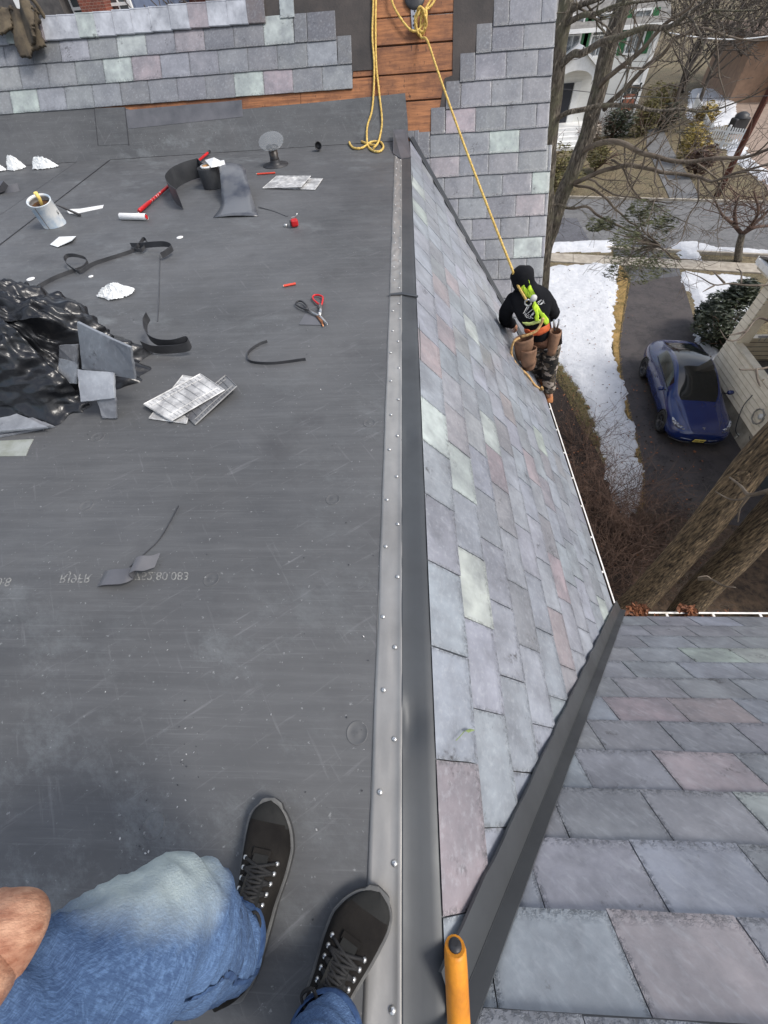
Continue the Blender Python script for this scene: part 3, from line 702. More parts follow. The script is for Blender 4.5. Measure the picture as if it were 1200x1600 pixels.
snow('snow', [(1079, 522), (1095, 513), (1110, 520), (1130, 545), (1118, 560), (1098, 545)], .35, .08, 3, soft=.5)
snow('snow', [(800, 381), (900, 378), (950, 376), (958, 382), (955, 393), (900, 392), (860, 394), (800, 396)], .22, .12, 4, soft=.4)
snow('snow', [(1048, 384), (1062, 377), (1085, 380), (1120, 386), (1240, 394), (1240, 402), (1130, 396), (1093, 396), (1096, 407), (1065, 403)], .25, .12, 5, soft=.4)
snow('snow', [(1075, 185), (1080, 140), (1150, 140), (1150, 190), (1110, 200)], .3, .3, 6, soft=.6)
snow('snow', [(1135, 230), (1150, 215), (1175, 250), (1220, 290), (1200, 290), (1150, 250)], .3, .25, 7, soft=.5, rough=.3)
sheet('dead_grass', [(967, 414), (982, 432), (974, 480), (966, 540), (971, 600), (984, 655), (1001, 725), (1005, 790), (998, 800), (1004, 760), (990, 690), (974, 620), (960, 560), (955, 520), (960, 470), (964, 440)], .0105, pm('straw_grass', L((186, 152, 96)), L((112, 96, 52)), 2.5, .95, bump=1, bscale=40, bdist=.04))
# ------------------------------------------------------------------ things lying on the flat roof
def fz(px, py, h=0.0): return onz(px, py, RZ+.0015+h)
def thing(mb, name, mat, label, cat, group=None, **kw):
    return tag(mb.build(name, mat, **kw), label, cat, group)
def prism_px(pts, h0, th, warp=0):
    """slab from pixel outline lying on the roof at height h0 (list or number)"""
    m = MB(); c = [onz(p[0], p[1], RZ+(p[2] if len(p) > 2 else h0)+th) for p in pts]; m.slab(c, th, n=(0, 0, 1) if all(len(p) < 3 for p in pts) else None); return m
# synthetic slate tiles, seen from their ribbed backs
TILEB = pm('tile_back', (.60, .60, .59), (.30, .30, .30), 14, .45, lo=.35, hi=.6, bump=.15)
TILED = pm('tile_back_dark', (.16, .165, .17), (.08, .08, .085), 9, .5)
def tile(pts, label, mat=TILEB, kind='ribs', group='slate tiles lying ribbed side up'):
    c = [onz(p[0], p[1], RZ+p[2]) for p in pts]; n = (c[1]-c[0]).cross(c[3]-c[0]).normalized()
    if n.z < 0: n = -n
    t = empty('slate_tile', c[0], label, 'slate tile', group)
    def P(u, v, h=0): return c[0]*(1-u)*(1-v)+c[1]*u*(1-v)+c[2]*u*v+c[3]*(1-u)*v+n*(h+.006*math.sin(math.pi*u)*math.sin(math.pi*v))
    m = MB(); N_ = 8; vs = [P(i/N_, j/N_, -.007) for j in range(N_+1) for i in range(N_+1)]+[P(i/N_, j/N_, -.010) for j in range(N_+1) for i in range(N_+1)]
    K = (N_+1)**2; fs = []
    for j in range(N_):
        for i in range(N_):
            a = j*(N_+1)+i; fs += [(a, a+1, a+N_+2, a+N_+1), (K+a+N_+1, K+a+N_+2, K+a+1, K+a)]
    for i in range(N_): fs += [(i, K+i, K+i+1, i+1), (N_*(N_+1)+i+1, K+N_*(N_+1)+i+1, K+N_*(N_+1)+i, N_*(N_+1)+i)]
    for j in range(N_): a = j*(N_+1); fs += [(a+N_+1, K+a+N_+1, K+a, a), (a+N_, K+a+N_, K+a+2*N_+1, a+2*N_+1)]
    m.add(vs, fs, 0); m.build('tile_plate', mat, t)
    r = MB()
    def rib(u0, v0, u1, v1, w=.0028):
        r.tube([P(u0+(u1-u0)*q/4, v0+(v1-v0)*q/4, -.006) for q in range(5)], w, 4, sm=False)
    for a, b in (((0, 0), (1, 0)), ((1, 0), (1, 1)), ((1, 1), (0, 1)), ((0, 1), (0, 0))): rib(*a, *b, .004)
    rd = random.Random(int(c[0].x*1000))
    if kind == 'ribs':
        for i in range(1, 8): rib(i/8, .2, i/8, .8, .0035)
        rib(.05, .2, .95, .2); rib(.05, .8, .95, .8)
        for i in range(1, 15): rib(i/15, .02, i/15, .18, .002); rib(i/15, .82, i/15, .98, .002)
    else:
        for i in range(1, 9): rib(i/9, .03, i/9, .3, .002); rib(i/9, .7, i/9, .97, .002)
        for i in range(7): a = rd.random(); rib(a*.9, .3+rd.random()*.1, min(1, a+.25), .7, .002)
    r.build('ribs', mat, t); return t
tile([(283, 640, .022), (352, 585, .05), (369, 602, .05), (304, 662, .012)], 'lowest dark tile of the trio lying right of the black bag', TILED)
tile([(232, 652, .012), (285, 585, .03), (310, 590, .03), (290, 660, .012)], 'partly covered tile under the top one of the trio by the black bag', kind='x')
tile([(224, 630, .035), (312, 583, .05), (350, 608, .05), (267, 656, .028)], 'topmost pale ribbed tile of the trio lying right of the black bag')
tile([(432, 293, .012), (445, 277, .012), (504, 278, .012), (492, 295, .012)], 'flat grey tile poking out under the arched one by the vent pipe', kind='x', group='slate tiles near the vent pipe')
tile([(410, 293, .012), (432, 274, .04), (485, 274, .045), (470, 291, .03)], 'arched pale tile on top of its pair in front of the vent pipe', kind='x', group='slate tiles near the vent pipe')
# plain slate slabs in and by the bag
def slab_px(pts, label, tint, group, th=.012, name='slate'):
    c = [onz(p[0], p[1], RZ+p[2]) for p in pts]; m = MB()
    nn = (c[1]-c[0]).cross(c[2]-c[0]).normalized()
    if nn.dot(CAM-c[0]) < 0: nn = -nn
    k = 6; P = lambda u, v: c[0]*(1-u)*(1-v)+c[1]*u*(1-v)+c[2]*u*v+c[3]*(1-u)*v
    ring = [P(i/k, 0) for i in range(k)]+[P(1, i/k) for i in range(k)]+[P(1-i/k, 1) for i in range(k)]+[P(0, 1-i/k) for i in range(k)]
    ring = [p+V((noise.noise(p*40), noise.noise(p*40+V((9, 0, 0))), 0))*.004 for p in ring]
    m.slab(ring, th, n=nn); o = m.build(name, SL, bevel=.0015)
    ca = o.data.color_attributes.new('tint', 'FLOAT_COLOR', 'CORNER'); uvm = o.data.uv_layers.new(name='uv')
    for q in ca.data: q.color = (*T_[tint], 1)
    for q in uvm.data: q.uv = (.3, .5)
    return tag(o, label, 'slate', group)
T_['k'] = (.19, .21, .235); T_['s'] = (.33, .355, .39)
gb = 'loose slates in and beside the black bag'
slab_px([(120, 503, .40), (203, 543, .34), (211, 593, .17), (128, 577, .19)], 'large grey slate leaning in the bag opening, topmost of the slates', 'k', gb)
slab_px([(92, 540, .30), (121, 538, .30), (121, 567, .22), (92, 562, .22)], 'small dark slate deep in the bag behind the large grey slate', 'd', gb)
slab_px([(92, 560, .24), (121, 566, .22), (119, 600, .13), (90, 596, .13)], 'blue grey slate piece left in the bag opening, just under the small dark slate', 'k', gb)
slab_px([(120, 577, .21), (177, 582, .20), (179, 622, .12), (126, 628, .11)], 'light blue slate in the bag opening just below the large grey slate', 's', gb)
slab_px([(148, 617, .13), (180, 621, .12), (182, 654, .01), (160, 654, .01)], 'dull brown grey slate at the lowest edge of the bag opening', 'g', gb)
st = 'slates stacked in the lower left beside the black bag'
for q, (dx, dy, lb) in enumerate([(0, 0, 'bottom slate of the small grey stack at the foot of the bag'), (-6, -1, 'middle slate of the small grey stack at the foot of the bag'), (-12, 1, 'top slate of the small grey stack at the foot of the bag')]):
    z = .013+.014*q; slab_px([(-50+dx, 630+dy, z), (30+dx, 641+dy, z), (85+dx, 665+dy, z), (-50+dx, 690+dy-q*6, z)], lb, 'g' if q < 2 else 's', st)
m = prism_px([(-30, 690), (52, 686), (46, 697), (40, 712), (-30, 713)], 0, .003); thing(m, 'membrane_scrap', pm('dusty_scrap', L((150, 154, 150)), L((120, 124, 112)), 9, .6), 'pale dusty strip scrap at the left edge below the slate stack', 'scrap')
# black bag: a folded sheet over a lumpy load, open towards the lower right
BAG = pm('bin_bag', (.008, .009, .011), (.014, .015, .018), 6, .30, spec=.5, bump=.35, bscale=2.5, bdist=.05)
bc = fz(100, 588); m = MB(); nu, nv = 220, 110; vs = []
def bagpt(u, v):
    a = 2*math.pi*u; t = v*math.pi*.5
    rx, ry, rz = .52, .36, .46
    p = V((math.cos(a)*math.cos(t)*rx, math.sin(a)*math.cos(t)*ry, math.sin(t)*rz))
    q = V((math.cos(a)*1.7, math.sin(a)*1.7, v*1.6))
    f = 1-abs(noise.noise(q*1.3+V((3, 1, 7))))*1.6; g = 1-abs(noise.noise(q*3.4+V((8, 2, 1))))*1.8
    h = noise.noise(V((math.cos(a)*5, math.sin(a)*5, v*1.2)))
    hd_ = max(0, 1-((((u*360+40) % 360)-(322+40-360 if 322+40 >= 360 else 362))/34)**2-((v-.28)/.34)**2)
    r = 1-.34*min(1, hd_*2.5)+.16*(f-.5)+.07*(g-.5)+.10*h*(1-v)
    if v < .1: r *= 1+.12*(1-v/.1)
    e1 = 1-abs(noise.noise(V((u*30+v*12, v*4, 2))))*2.4; e2 = 1-abs(noise.noise(V((u*11-v*9, v*8, 5))))*2.4; e3 = 1-abs(noise.noise(V((u*70, v*34, 9))))*2
    r += .028*e1*(1-.4*v)+.035*e2
    p = V((p.x*r, p.y*r, p.z*(1+.12*(f-.5)+.05*(g-.5)+.03*e2+.02*e1)))
    return bc+p+V((-.16, .0, 0))
def hole(u, v):
    a = (u*360) % 360
    d = ((a-322)/27)**2+((v-.30)/.27)**2
    return d < 1+.25*noise.noise(V((u*30, v*14, 4)))
idx = {}
for j in range(nv+1):
    for i in range(nu): idx[(i, j)] = len(vs); vs.append(bagpt(i/nu, j/nv))
fs = [(idx[(i, j)], idx[((i+1) % nu, j)], idx[((i+1) % nu, j+1)], idx[(i, j+1)]) for j in range(nv) for i in range(nu) ]
m.add(vs, fs, 0, True); bag = thing(m, 'bin_bag', BAG, 'big shiny black plastic bag full of slates, torn open on its right side', 'bag')
# strips of black tape and membrane
def strip_thing(pts, w, label, mat=RUB, upright=True, name='rubber_strip', th=.003, n=8, group=None):
    P = sp([onz(p[0], p[1], RZ+.002+p[2]) for p in pts], n); m = MB()
    if upright: P = [p+V((0, 0, w)) for p in P]; m.ribbon(P, V((0, 0, w)), th)
    else:
        wv = []
        for i, p in enumerate(P):
            t = (P[min(i+1, len(P)-1)]-P[max(i-1, 0)]); wv.append(V((t.y, -t.x, 0)).normalized()*w)
        m.ribbon(P, wv, th)
    return thing(m, name, mat, label, 'strip', group)
gs = 'black rubber offcuts scattered on the roof'
strip_thing([(418, 535, .0), (405, 540, 0), (390, 551, 0), (388, 562, 0), (398, 568, 0), (430, 569, 0), (478, 563, 0)], .008, 'thin black strip curled like a hook, alone right of the ribbed tiles', group=gs)
strip_thing([(60, 452, .0), (85, 438, 0), (110, 428, 0), (133, 420, 0), (137, 408, .02), (120, 402, .05), (106, 403, .05), (104, 412, .03), (118, 424, .01), (128, 427, .004), (150, 414, 0), (205, 396, 0), (218, 386, .03), (226, 376, .05), (231, 381, .04), (222, 394, .01), (207, 392, .004)], .013, 'long black strip with two curled loops winding above the bag', group=gs)
strip_thing([(207, 388, 0), (222, 388, .02), (245, 386, .04), (262, 386, .045), (271, 391, .03), (262, 399, .02), (254, 404, .01)], .02, 'wide black loop of strip at the upper right end of the long curled one', group=gs)
strip_thing([(250, 398, 0), (249, 430, 0), (248, 470, 0), (246, 502, 0)], .003, 'thin straight dark cord running down from the looped strip towards the bag', group=gs, upright=False)
strip_thing([(235, 500, .10), (230, 512, .07), (234, 530, .04), (250, 541, .03), (275, 543, .04), (297, 538, .06), (296, 548, .03), (272, 552, .02), (245, 552, .01), (226, 545, .04)], .025, 'folded black strip sticking out of the right end of the bag', group=gs)
P = [(152, 900, .002), (168, 897, .03), (195, 893, .028), (214, 888, .03), (216, 898, .01), (205, 908, .004), (160, 918, .003)]
m = MB(); m.ribbon(sp([onz(158, 905, RZ+.004), onz(168, 902, RZ+.024), onz(195, 900, RZ+.03), onz(212, 893, RZ+.02), onz(207, 885, RZ+.05), onz(216, 880, RZ+.055), onz(230, 880, RZ+.04), onz(246, 875, RZ+.02)], 7), V((.0, .031, 0)), .003)
thing(m, 'membrane_scrap', EPT, 'folded grey membrane scrap lying over the print on the roof', 'scrap')
strip_thing([(203, 886, .0), (225, 866, .0), (247, 845, .0), (264, 818, .004), (279, 790, .008)], .0022, 'thin curved wire-like offcut rising from the folded grey scrap', upright=False, group=gs)
m = prism_px([(467, 507), (477, 490), (492, 495), (507, 508)], 0, .004); thing(m, 'membrane_scrap', EPT, 'small triangular dark scrap under the snips', 'scrap')
m = MB(); m.ribbon(sp([onz(-20, 302, RZ+.01), onz(-5, 300, RZ+.012), onz(14, 297, RZ+.02), onz(29, 292, RZ+.03)], 5), V((0, .02, .03)), .003); m.slab([onz(-20, 285, RZ+.08), onz(5, 283, RZ+.1), onz(18, 295, RZ+.02), onz(-10, 305, RZ+.01)], .004)
thing(m, 'membrane_scrap', EPT, 'dark folded scrap at the left edge above the paint can', 'scrap')
for px, py, s, lb in [(281, 371, .028, 'small round white disc on the roof below the roller'), (142, 432, .018, 'tiny white disc between the bag and the curled strip'), (48, 436, .03, 'small white flake lying just above the bag')]:
    m = MB(); m.lathe([(.0001, .003), (s*.9, .003), (s, .0015), (s, 0)], fz(px, py), (0, 0, 1), 20); thing(m, 'white_disc', PAPER, lb, 'disc', 'small white discs on the roof')
# crumpled film
def crumple(px, py, rx, ry, h, seed, label, mat=None, pts=None):
    c = fz(px, py); m = MB(); n = 26; vs = []
    for j in range(n+1):
        for i in range(n+1):
            x, y = 2*i/n-1, 2*j/n-1; k_ = max(abs(x), abs(y)); l_ = math.hypot(x, y) or 1; x2, y2 = x/l_*k_, y/l_*k_
            q = V((x*1.6+y*.5, y*2.4, seed)); f = 1-abs(noise.noise(q*1.6))*2; g = 1-abs(noise.noise(q*4+V((5, 5, 5))))*2
            e = 1+.28*noise.noise(V((x2*1.5, y2*1.5, seed+20)))
            vs.append(c+V((x2*rx*e, y2*ry*e, .003+h*max(0, (1-k_**2))*(.55+.5*f+.2*g)+.01*abs(g)*k_)))
    m.add(vs, [(j*(n+1)+i, j*(n+1)+i+1, (j+1)*(n+1)+i+1, (j+1)*(n+1)+i) for j in range(n) for i in range(n)], 0, False)
    return thing(m, 'plastic_film', mat or FILM, label, 'film', 'crumpled pieces of white film on the roof')
FK = NM('white_film'); FK.b.inputs['Base Color'].default_value = (.80, .82, .82, 1); FK.b.inputs['Roughness'].default_value = .3; FK.b.inputs['Alpha'].default_value = .8
FK.b.inputs['Specular IOR Level'].default_value = .7; FILM = FK.m
crumple(183, 459, .13, .085, .055, 1, 'crumpled white plastic film lying behind the black bag')
crumple(70, 262, .17, .08, .09, 2, 'large crumpled white film at the foot of the upstand, right one of the row')
crumple(27, 264, .11, .08, .11, 3, 'crumpled white film standing up, middle one of the row by the upstand')
crumple(-8, 268, .13, .07, .09, 4, 'white film at the left edge of the photo by the upstand')
m = prism_px([(78, 382, .006), (92, 370, .03), (119, 369, .006), (112, 376, .02), (90, 386, .006)], 0, .002); thing(m, 'plastic_film', FILM, 'small torn white film piece just below the paint can', 'film', 'crumpled pieces of white film on the roof')
m = prism_px([(103, 327), (125, 326), (162, 320), (160, 325), (122, 333), (108, 334)], 0, .002); thing(m, 'paper_strip', PAPER, 'narrow torn white paper strip right of the paint can', 'paper')
# paint can
c = fz(86, 351); tilt = V((-.10, -.02, 1)).normalized(); c1 = onz(60, 313, RZ+.20)
ax = (c1-c); hc = ax.length; ax.normalize()
CANP = pm('can_label', (.62, .63, .62), (.34, .42, .50), 7, .45, lo=.42, hi=.6)
can = empty('paint_can', c, 'paint spattered white can with a wooden stick in it', 'can')
m = MB(); rcn = .098; m.lathe([(.001, 0), (rcn, 0), (rcn+.002, .004), (rcn, .008), (rcn, hc-.006), (rcn+.003, hc), (rcn-.002, hc+.002), (rcn-.012, hc-.004), (rcn-.013, hc-.02), (rcn-.006, hc-.022), (rcn-.005, .05), (.001, .05)], c, ax, 36)
m.build('can_body', CANP, can)
m = MB(); m.lathe([(.001, hc-.05), (rcn-.006, hc-.05)], c, ax, 24); m.build('paint', pm('brown_paint', L((96, 66, 40)), L((50, 36, 26)), 12, .5), can)
m = MB(); sdv = ax.cross(V((0, 1, 0))).normalized(); fx = (V((0, -1, .1))-ax*V((0, -1, .1)).dot(ax)).normalized()
m.box(c+ax*hc*.5+fx*(rcn+.001), (.004, .002, hc*.9), Matrix((sdv, fx.cross(ax) if 0 else fx, ax)).transposed().to_4x4()); m.build('paint_drip', pm('drip', L((120, 96, 60)), L((60, 48, 40)), 30, .5), can)
m = MB(); p = c+ax*(hc-.05); m.tube([p, p+ax*.06+V((.005, .02, .0)), p+ax*.105+V((.005, .02, 0))], [.013, .015, .017], 10); o = m.build('stir_stick', pm('stick_wood', L((232, 206, 120)), L((214, 180, 96)), 9, .6)); tag(o, 'pale yellow wooden handle sticking out of the paint can', 'stick')
m = MB(); m.tube([c+ax*hc*.5+sdv*(-rcn-.004), c+ax*hc*.62+sdv*(-rcn-.008)], .006, 8); m.tube([c+ax*hc*.62+sdv*(rcn+.003), c+ax*hc*.66+sdv*(rcn+.01)], .006, 8); m.build('handle_ear', ZINC, can)
m = MB(); m.tube([onz(88, 320, RZ+.08), onz(100, 325, RZ+.04), onz(125, 336, RZ+.012)], [.004, .009, .011], 8); thing(m, 'brush_handle', BLACK, 'thin black handle leaning down to the right of the paint can', 'handle')
# paint roller
rl = empty('paint_roller', fz(205, 338), 'paint roller with white sleeve and long red pole', 'roller')
m = MB(); a_, b_ = fz(188, 338, .024), fz(229, 339, .024); m.lathe([(.0005, 0), (.024, 0), (.026, .006), (.026, (b_-a_).length-.006), (.024, (b_-a_).length)], a_, b_-a_, 24); m.build('roller_sleeve', PAPER, rl)
m = MB(); m.lathe([(.0005, .001), (.016, .001), (.018, 0)], b_, b_-a_, 18); m.build('end_cap', RED, rl)
m = MB(); pc = fz(217, 330, .02); m.tube([b_+(a_-b_)*.3+V((0, .03, .02)), fz(212, 334, .02), pc], .005, 6); m.build('frame_wire', ZINC, rl)
m = MB(); pe = fz(326, 238, .03); m.tube([pc+(pe-pc)*t for t in (.0, .01, .12, .125, .5, .98, 1)], [.014, .017, .016, .0125, .0125, .0125, .010], 12); m.build('pole', RED, rl)
m = MB(); m.tube([pc+(pe-pc)*.985, pc+(pe-pc)*1.02], .0135, 12); m.build('pole_tip', BLACK, rl)
m = MB(); d_ = (pe-pc)
for t in (.14, .17, .2, .22, .25): m.lathe([(.0127, 0), (.0128, .012)], pc+d_*t+V((0, 0, 0)), d_, 12)
m.build('worn_paint', pm('worn', (.7, .65, .65), L((190, 30, 34)), 60, .5, lo=.45, hi=.5), rl)
# roll of cover tape
ro = empty('membrane_roll', fz(345, 300), 'unrolled roll of black roofing tape on a cardboard core', 'roll')
c = fz(349, 296); hr = .155
m = MB(); P = []
pc_ = [(267, 333), (268, 322), (267, 303), (280, 288), (305, 277), (325, 268), (340, 262), (358, 262), (371, 270), (374, 283), (365, 296), (350, 300), (333, 300), (322, 293), (320, 282), (330, 273), (348, 272), (360, 280), (357, 290), (345, 293), (335, 288)]
P = sp([onz(a, b, RZ+hr*.5+.006) for a, b in pc_[1:]], 6)
x0 = onz(268, 322, RZ).lerp(onz(267, 303, RZ), 0)
P = sp([onz(a, b, RZ) for a, b in [(287, 328), (276, 319), (270, 306), (279, 293), (298, 283), (318, 277)]], 7)
rad = [.085, .07]
cc_ = onz(334, 292, RZ); sp_pts = []
for i in range(90):
    a = R_(125-i*14); r = .108-.0004*i; sp_pts.append(cc_+V((math.cos(a)*r, math.sin(a)*r, 0)))
P = P + sp_pts
P = [p+V((0, 0, hr*.5+.004)) for p in P]; m.ribbon(P, V((.0, 0, hr*.5)), .003); m.build('wound_tape', pm('tape_black', (.028, .030, .034), (.05, .052, .056), 6, .45), ro)
m = MB(); m.lathe([(.040, .0), (.056, .0), (.056, hr+.012), (.050, hr+.014), (.044, hr+.008), (.001, hr-.01)], cc_, (0, 0, 1), 30); m.build('cardboard_core', pm('cardboard', L((196, 160, 110)), L((160, 120, 76)), 20, .8), ro)
m = MB(); m.lathe([(.057, hr+.002), (.066, hr+.004), (.066, hr+.018), (.054, hr+.019)], cc_, (0, 0, 1), 30); m.build('core_rim', PAPER, ro)
m = MB(); tl0 = [onz(345, 253, RZ+.17), onz(378, 258, RZ+.17), onz(388, 285, RZ+.12), onz(394, 308, RZ+.05), onz(404, 338, RZ+.003)]
lft = [onz(341, 256, RZ+.17), onz(344, 276, RZ+.16), onz(346, 305, RZ+.06), onz(345, 322, RZ+.02), onz(333, 340, RZ+.003)]
L2, R2 = sp(lft, 5), sp(tl0, 5); vs = []
for a, b in zip(L2, R2):
    for q in range(7): t = q/6; vs.append(a.lerp(b, t)+V((0, 0, .012*math.sin(math.pi*t))))
m.add(vs, [(j*7+i, j*7+i+1, (j+1)*7+i+1, (j+1)*7+i) for j in range(len(L2)-1) for i in range(6)], 0, True)
o = m.build('loose_flap', pm('tape_flap', (.10, .105, .115), (.035, .04, .055), 3, .33, lo=.45, hi=.6), ro); q = o.modifiers.new('t', 'SOLIDIFY'); q.thickness = .003
m = MB(); m.slab([onz(320, 250, RZ+.19), onz(334, 246, RZ+.22), onz(346, 252, RZ+.20), onz(350, 258, RZ+.175), onz(330, 262, RZ+.175)], .003); m.slab([onz(338, 252, RZ+.20), onz(350, 250, RZ+.21), onz(352, 258, RZ+.18), onz(342, 260, RZ+.176)], .003)
thing(m, 'backing_paper', PAPER, 'torn white backing paper on top of the tape roll', 'paper')
# tape measure
tm = empty('tape_measure', fz(459, 350), 'small red tape measure lying open side down', 'tape measure')
c = fz(460, 348, .03); rot = Matrix.Rotation(R_(20), 4, 'Z')
m = MB(); m.box(c, (.062, .045, .055), rot); o = m.build('case', RED, tm, bevel=.014)
m = MB(); m.box(c+rot.to_3x3() @ V((-.034, 0, -.004)), (.006, .04, .042), rot); m.build('side_grip', BLACK, tm, bevel=.002)
m = MB(); m.tube([c+V((.0, .02, .02)), c+V((.025, .025, .045)), c+V((.032, .03, .055))], .005, 6); m.box(c+V((-.005, .015, .03)), (.03, .02, .012), rot); m.build('belt_clip', ZINC, tm)
m = MB(); m.lathe([(.001, .02), (.013, .02), (.016, .012), (.016, 0)], fz(447, 354), (0, 0, 1), 14); m.build('tape_hook', ZINC, tm)
strip_thing([(449, 338, 0), (425, 329, 0), (404, 323, .006)], .005, 'thin dark offcut pointing at the red tape measure', upright=False, group=gs)
# pencils
for (a, b, lb) in [((400, 272), (430, 270), 'long orange red pencil lying in front of the vent pipe'), ((442, 447), (462, 443), 'short orange red pencil lying alone in mid roof')]:
    pe_ = empty('pencil', fz(*a), lb, 'pencil', 'orange pencils on the roof'); p, q = fz(*a, .008), fz(*b, .008)
    m = MB(); m.tube([p.lerp(q, .06), q], .0075, 6, sm=False); m.build('pencil_body', ORANGE, pe_)
    m = MB(); m.tube([p, p.lerp(q, .06)], [.0015, .0075], 6); m.build('pencil_tip', pm('pale_tip', (.7, .55, .45)), pe_)
# snips
sn = empty('tin_snips', fz(490, 485), 'pair of open snips with one black and one red handle', 'snips'); z = .014
def loop(pts, r, name, mat):
    m = MB(); P = sp([fz(a, b, z) for a, b in pts+[pts[0]]], 5); m.tube(P, r, 8, sq=1.1, up=(0, 0, 1)); return m.build(name, mat, sn)
loop([(478, 484), (467, 479), (462, 475), (465, 471), (472, 471), (479, 478)], .0055, 'handle', BLACK)
loop([(496, 474), (489, 467), (490, 462), (497, 461), (504, 464), (504, 470), (502, 476)], .006, 'handle', RED)
BRON = pm('brass_blade', L((190, 130, 84)), L((140, 90, 60)), 20, .35, .7)
m = MB(); m.tube([fz(479, 482, z), fz(492, 490, z), fz(501, 494, z), fz(510, 504, z), fz(512, 507, z)], [.006, .008, .009, .005, .001], 8, sq=.5, up=(0, 0, 1)); m.build('blade', ZINC, sn)
m = MB(); m.tube([fz(500, 475, z+.004), fz(501, 484, z+.004), fz(499, 493, z+.004)], [.010, .009, .010], 8, sq=.5, up=(0, 0, 1)); m.build('blade_arm', ZINC, sn)
m = MB(); m.tube([fz(496, 493, z-.004), fz(502, 501, z-.004), fz(505, 510, z-.006)], [.011, .010, .002], 8, sq=.4, up=(0, 0, 1)); m.build('blade', BRON, sn)
m = MB(); m.lathe([(.0001, .012), (.006, .012), (.007, 0)], fz(499, 491, z), (0, 0, 1), 12); m.build('pivot', ZINC, sn)
for a, b in ((481, 484), (498, 481)): m = MB(); m.box(fz(a, b, z+.006), (.013, .013, .01), Matrix.Rotation(.6, 4, 'Z')); m.build('lever_block', BLACK, sn, bevel=.002)
# ropes
def wfar(px, py, off=.02): return wing(px, py)+WING_N*off
def rope(name, pts, r, mat, label, n=8, group=None):
    m = MB(); P = sp(pts, n); S_ = []
    for i in range(len(P)-1):
        k_ = max(1, int((P[i+1]-P[i]).length/.012)); S_ += [P[i].lerp(P[i+1], q/k_) for q in range(k_)]
    S_.append(P[-1]); m.tube(S_, [r*(1+.12*math.sin(i*1.9)) for i in range(len(S_))], 7)
    return thing(m, name, mat, label, 'rope', group)
anc = wfar(657, 40, .05)
anch = empty('roof_anchor', wfar(646, 20), 'white steel roof anchor plate nailed to the sheathing boards', 'anchor')
m = MB(); wslab(m, [(641, 6), (652, 6), (650, 40), (647, 50), (644, 50)], .012, .006); m.build('anchor_plate', ZINC, anch)
for a, b in ((645, 11), (648, 19), (646, 27), (647, 34), (646, 41)): m = MB(); m.lathe([(.0001, .002), (.009, .002), (.011, 0)], wfar(a, b, .012), WING_N, 10); m.build('anchor_hole', BLACK, anch)
m = MB(); m.lathe([(.0001, .02), (.09, .02), (.11, .008), (.115, 0)], wfar(648, -4, .012), WING_N, 24); m.build('anchor_pad', BLACK, anch)
HANG = 'yellow ropes hanging from the roof anchor'
ka = anc
kn = [ka+V((math.cos(a)*(.055+.012*math.sin(a*2.3)), -.03+.02*math.sin(a*1.7), math.sin(a)*(.085+.02*math.cos(a*1.3)))) for a in [i*.75 for i in range(34)]]
worker_att = ony(800, 420, 4.22)
rope('rope', [anc+V((0, -.02, .05)), anc+V((.0, -.06, -.1))]+[anc.lerp(worker_att, t)+V((0, 0, -.12*math.sin(math.pi*t)*.3)) for t in (.08, .2, .4, .6, .8, .95)]+[worker_att, ony(806, 440, 4.2), ony(823, 470, 3.93)], .0115, ROPE, 'taut yellow lifeline running from the anchor knot down to the worker', group=HANG)
rope('rope', kn, .0115, ROPE, 'knotted bundle of yellow rope beside the white anchor plate', 3, HANG)
rope('rope', [anc+V((.0, -.03, 0)), wfar(664, 22, .05), wfar(676, 2, .05), wfar(679, 6, .05), wfar(672, 17, .05), wfar(662, 25, .06)], .0115, ROPE, 'small upright loop of yellow rope above the anchor knot', 8, HANG)
rope('rope', [wfar(610, -14, .05), wfar(613, 10, .05), wfar(624, 32, .05), wfar(640, 52, .05), wfar(652, 54, .05), wfar(660, 46, .06), wfar(666, 35, .07), wfar(665, 22, .07)], .0115, ROPE, 'yellow rope sagging in a curve into the anchor knot', 8, HANG)
g_ = lambda x, y, h=.014: onz(x, y, RZ+h)
rope('rope', [wfar(584, -14, .03), wfar(583, 20, .02), wfar(582, 60, .02), wfar(585, 110, .02), wfar(582, 170, .02), wfar(574, 200, .02), g_(574, 224), g_(580, 234), g_(592, 237), g_(599, 230), g_(594, 222), g_(580, 222), g_(566, 231), g_(552, 231), g_(546, 222), g_(556, 218), g_(572, 224), g_(588, 228)], .0115, ROPE, 'long hanging yellow rope ending in a loose bow on the roof', 8, HANG)
rope('rope', [wfar(588, -14, .03), wfar(587, 40, .02), wfar(588, 100, .02), wfar(593, 150, .02), wfar(597, 190, .02), wfar(594, 214, .02), g_(590, 224, .03), g_(584, 231, .034)], .0115, ROPE, 'right strand of yellow rope hanging beside the long one down to its bow', 8, HANG)
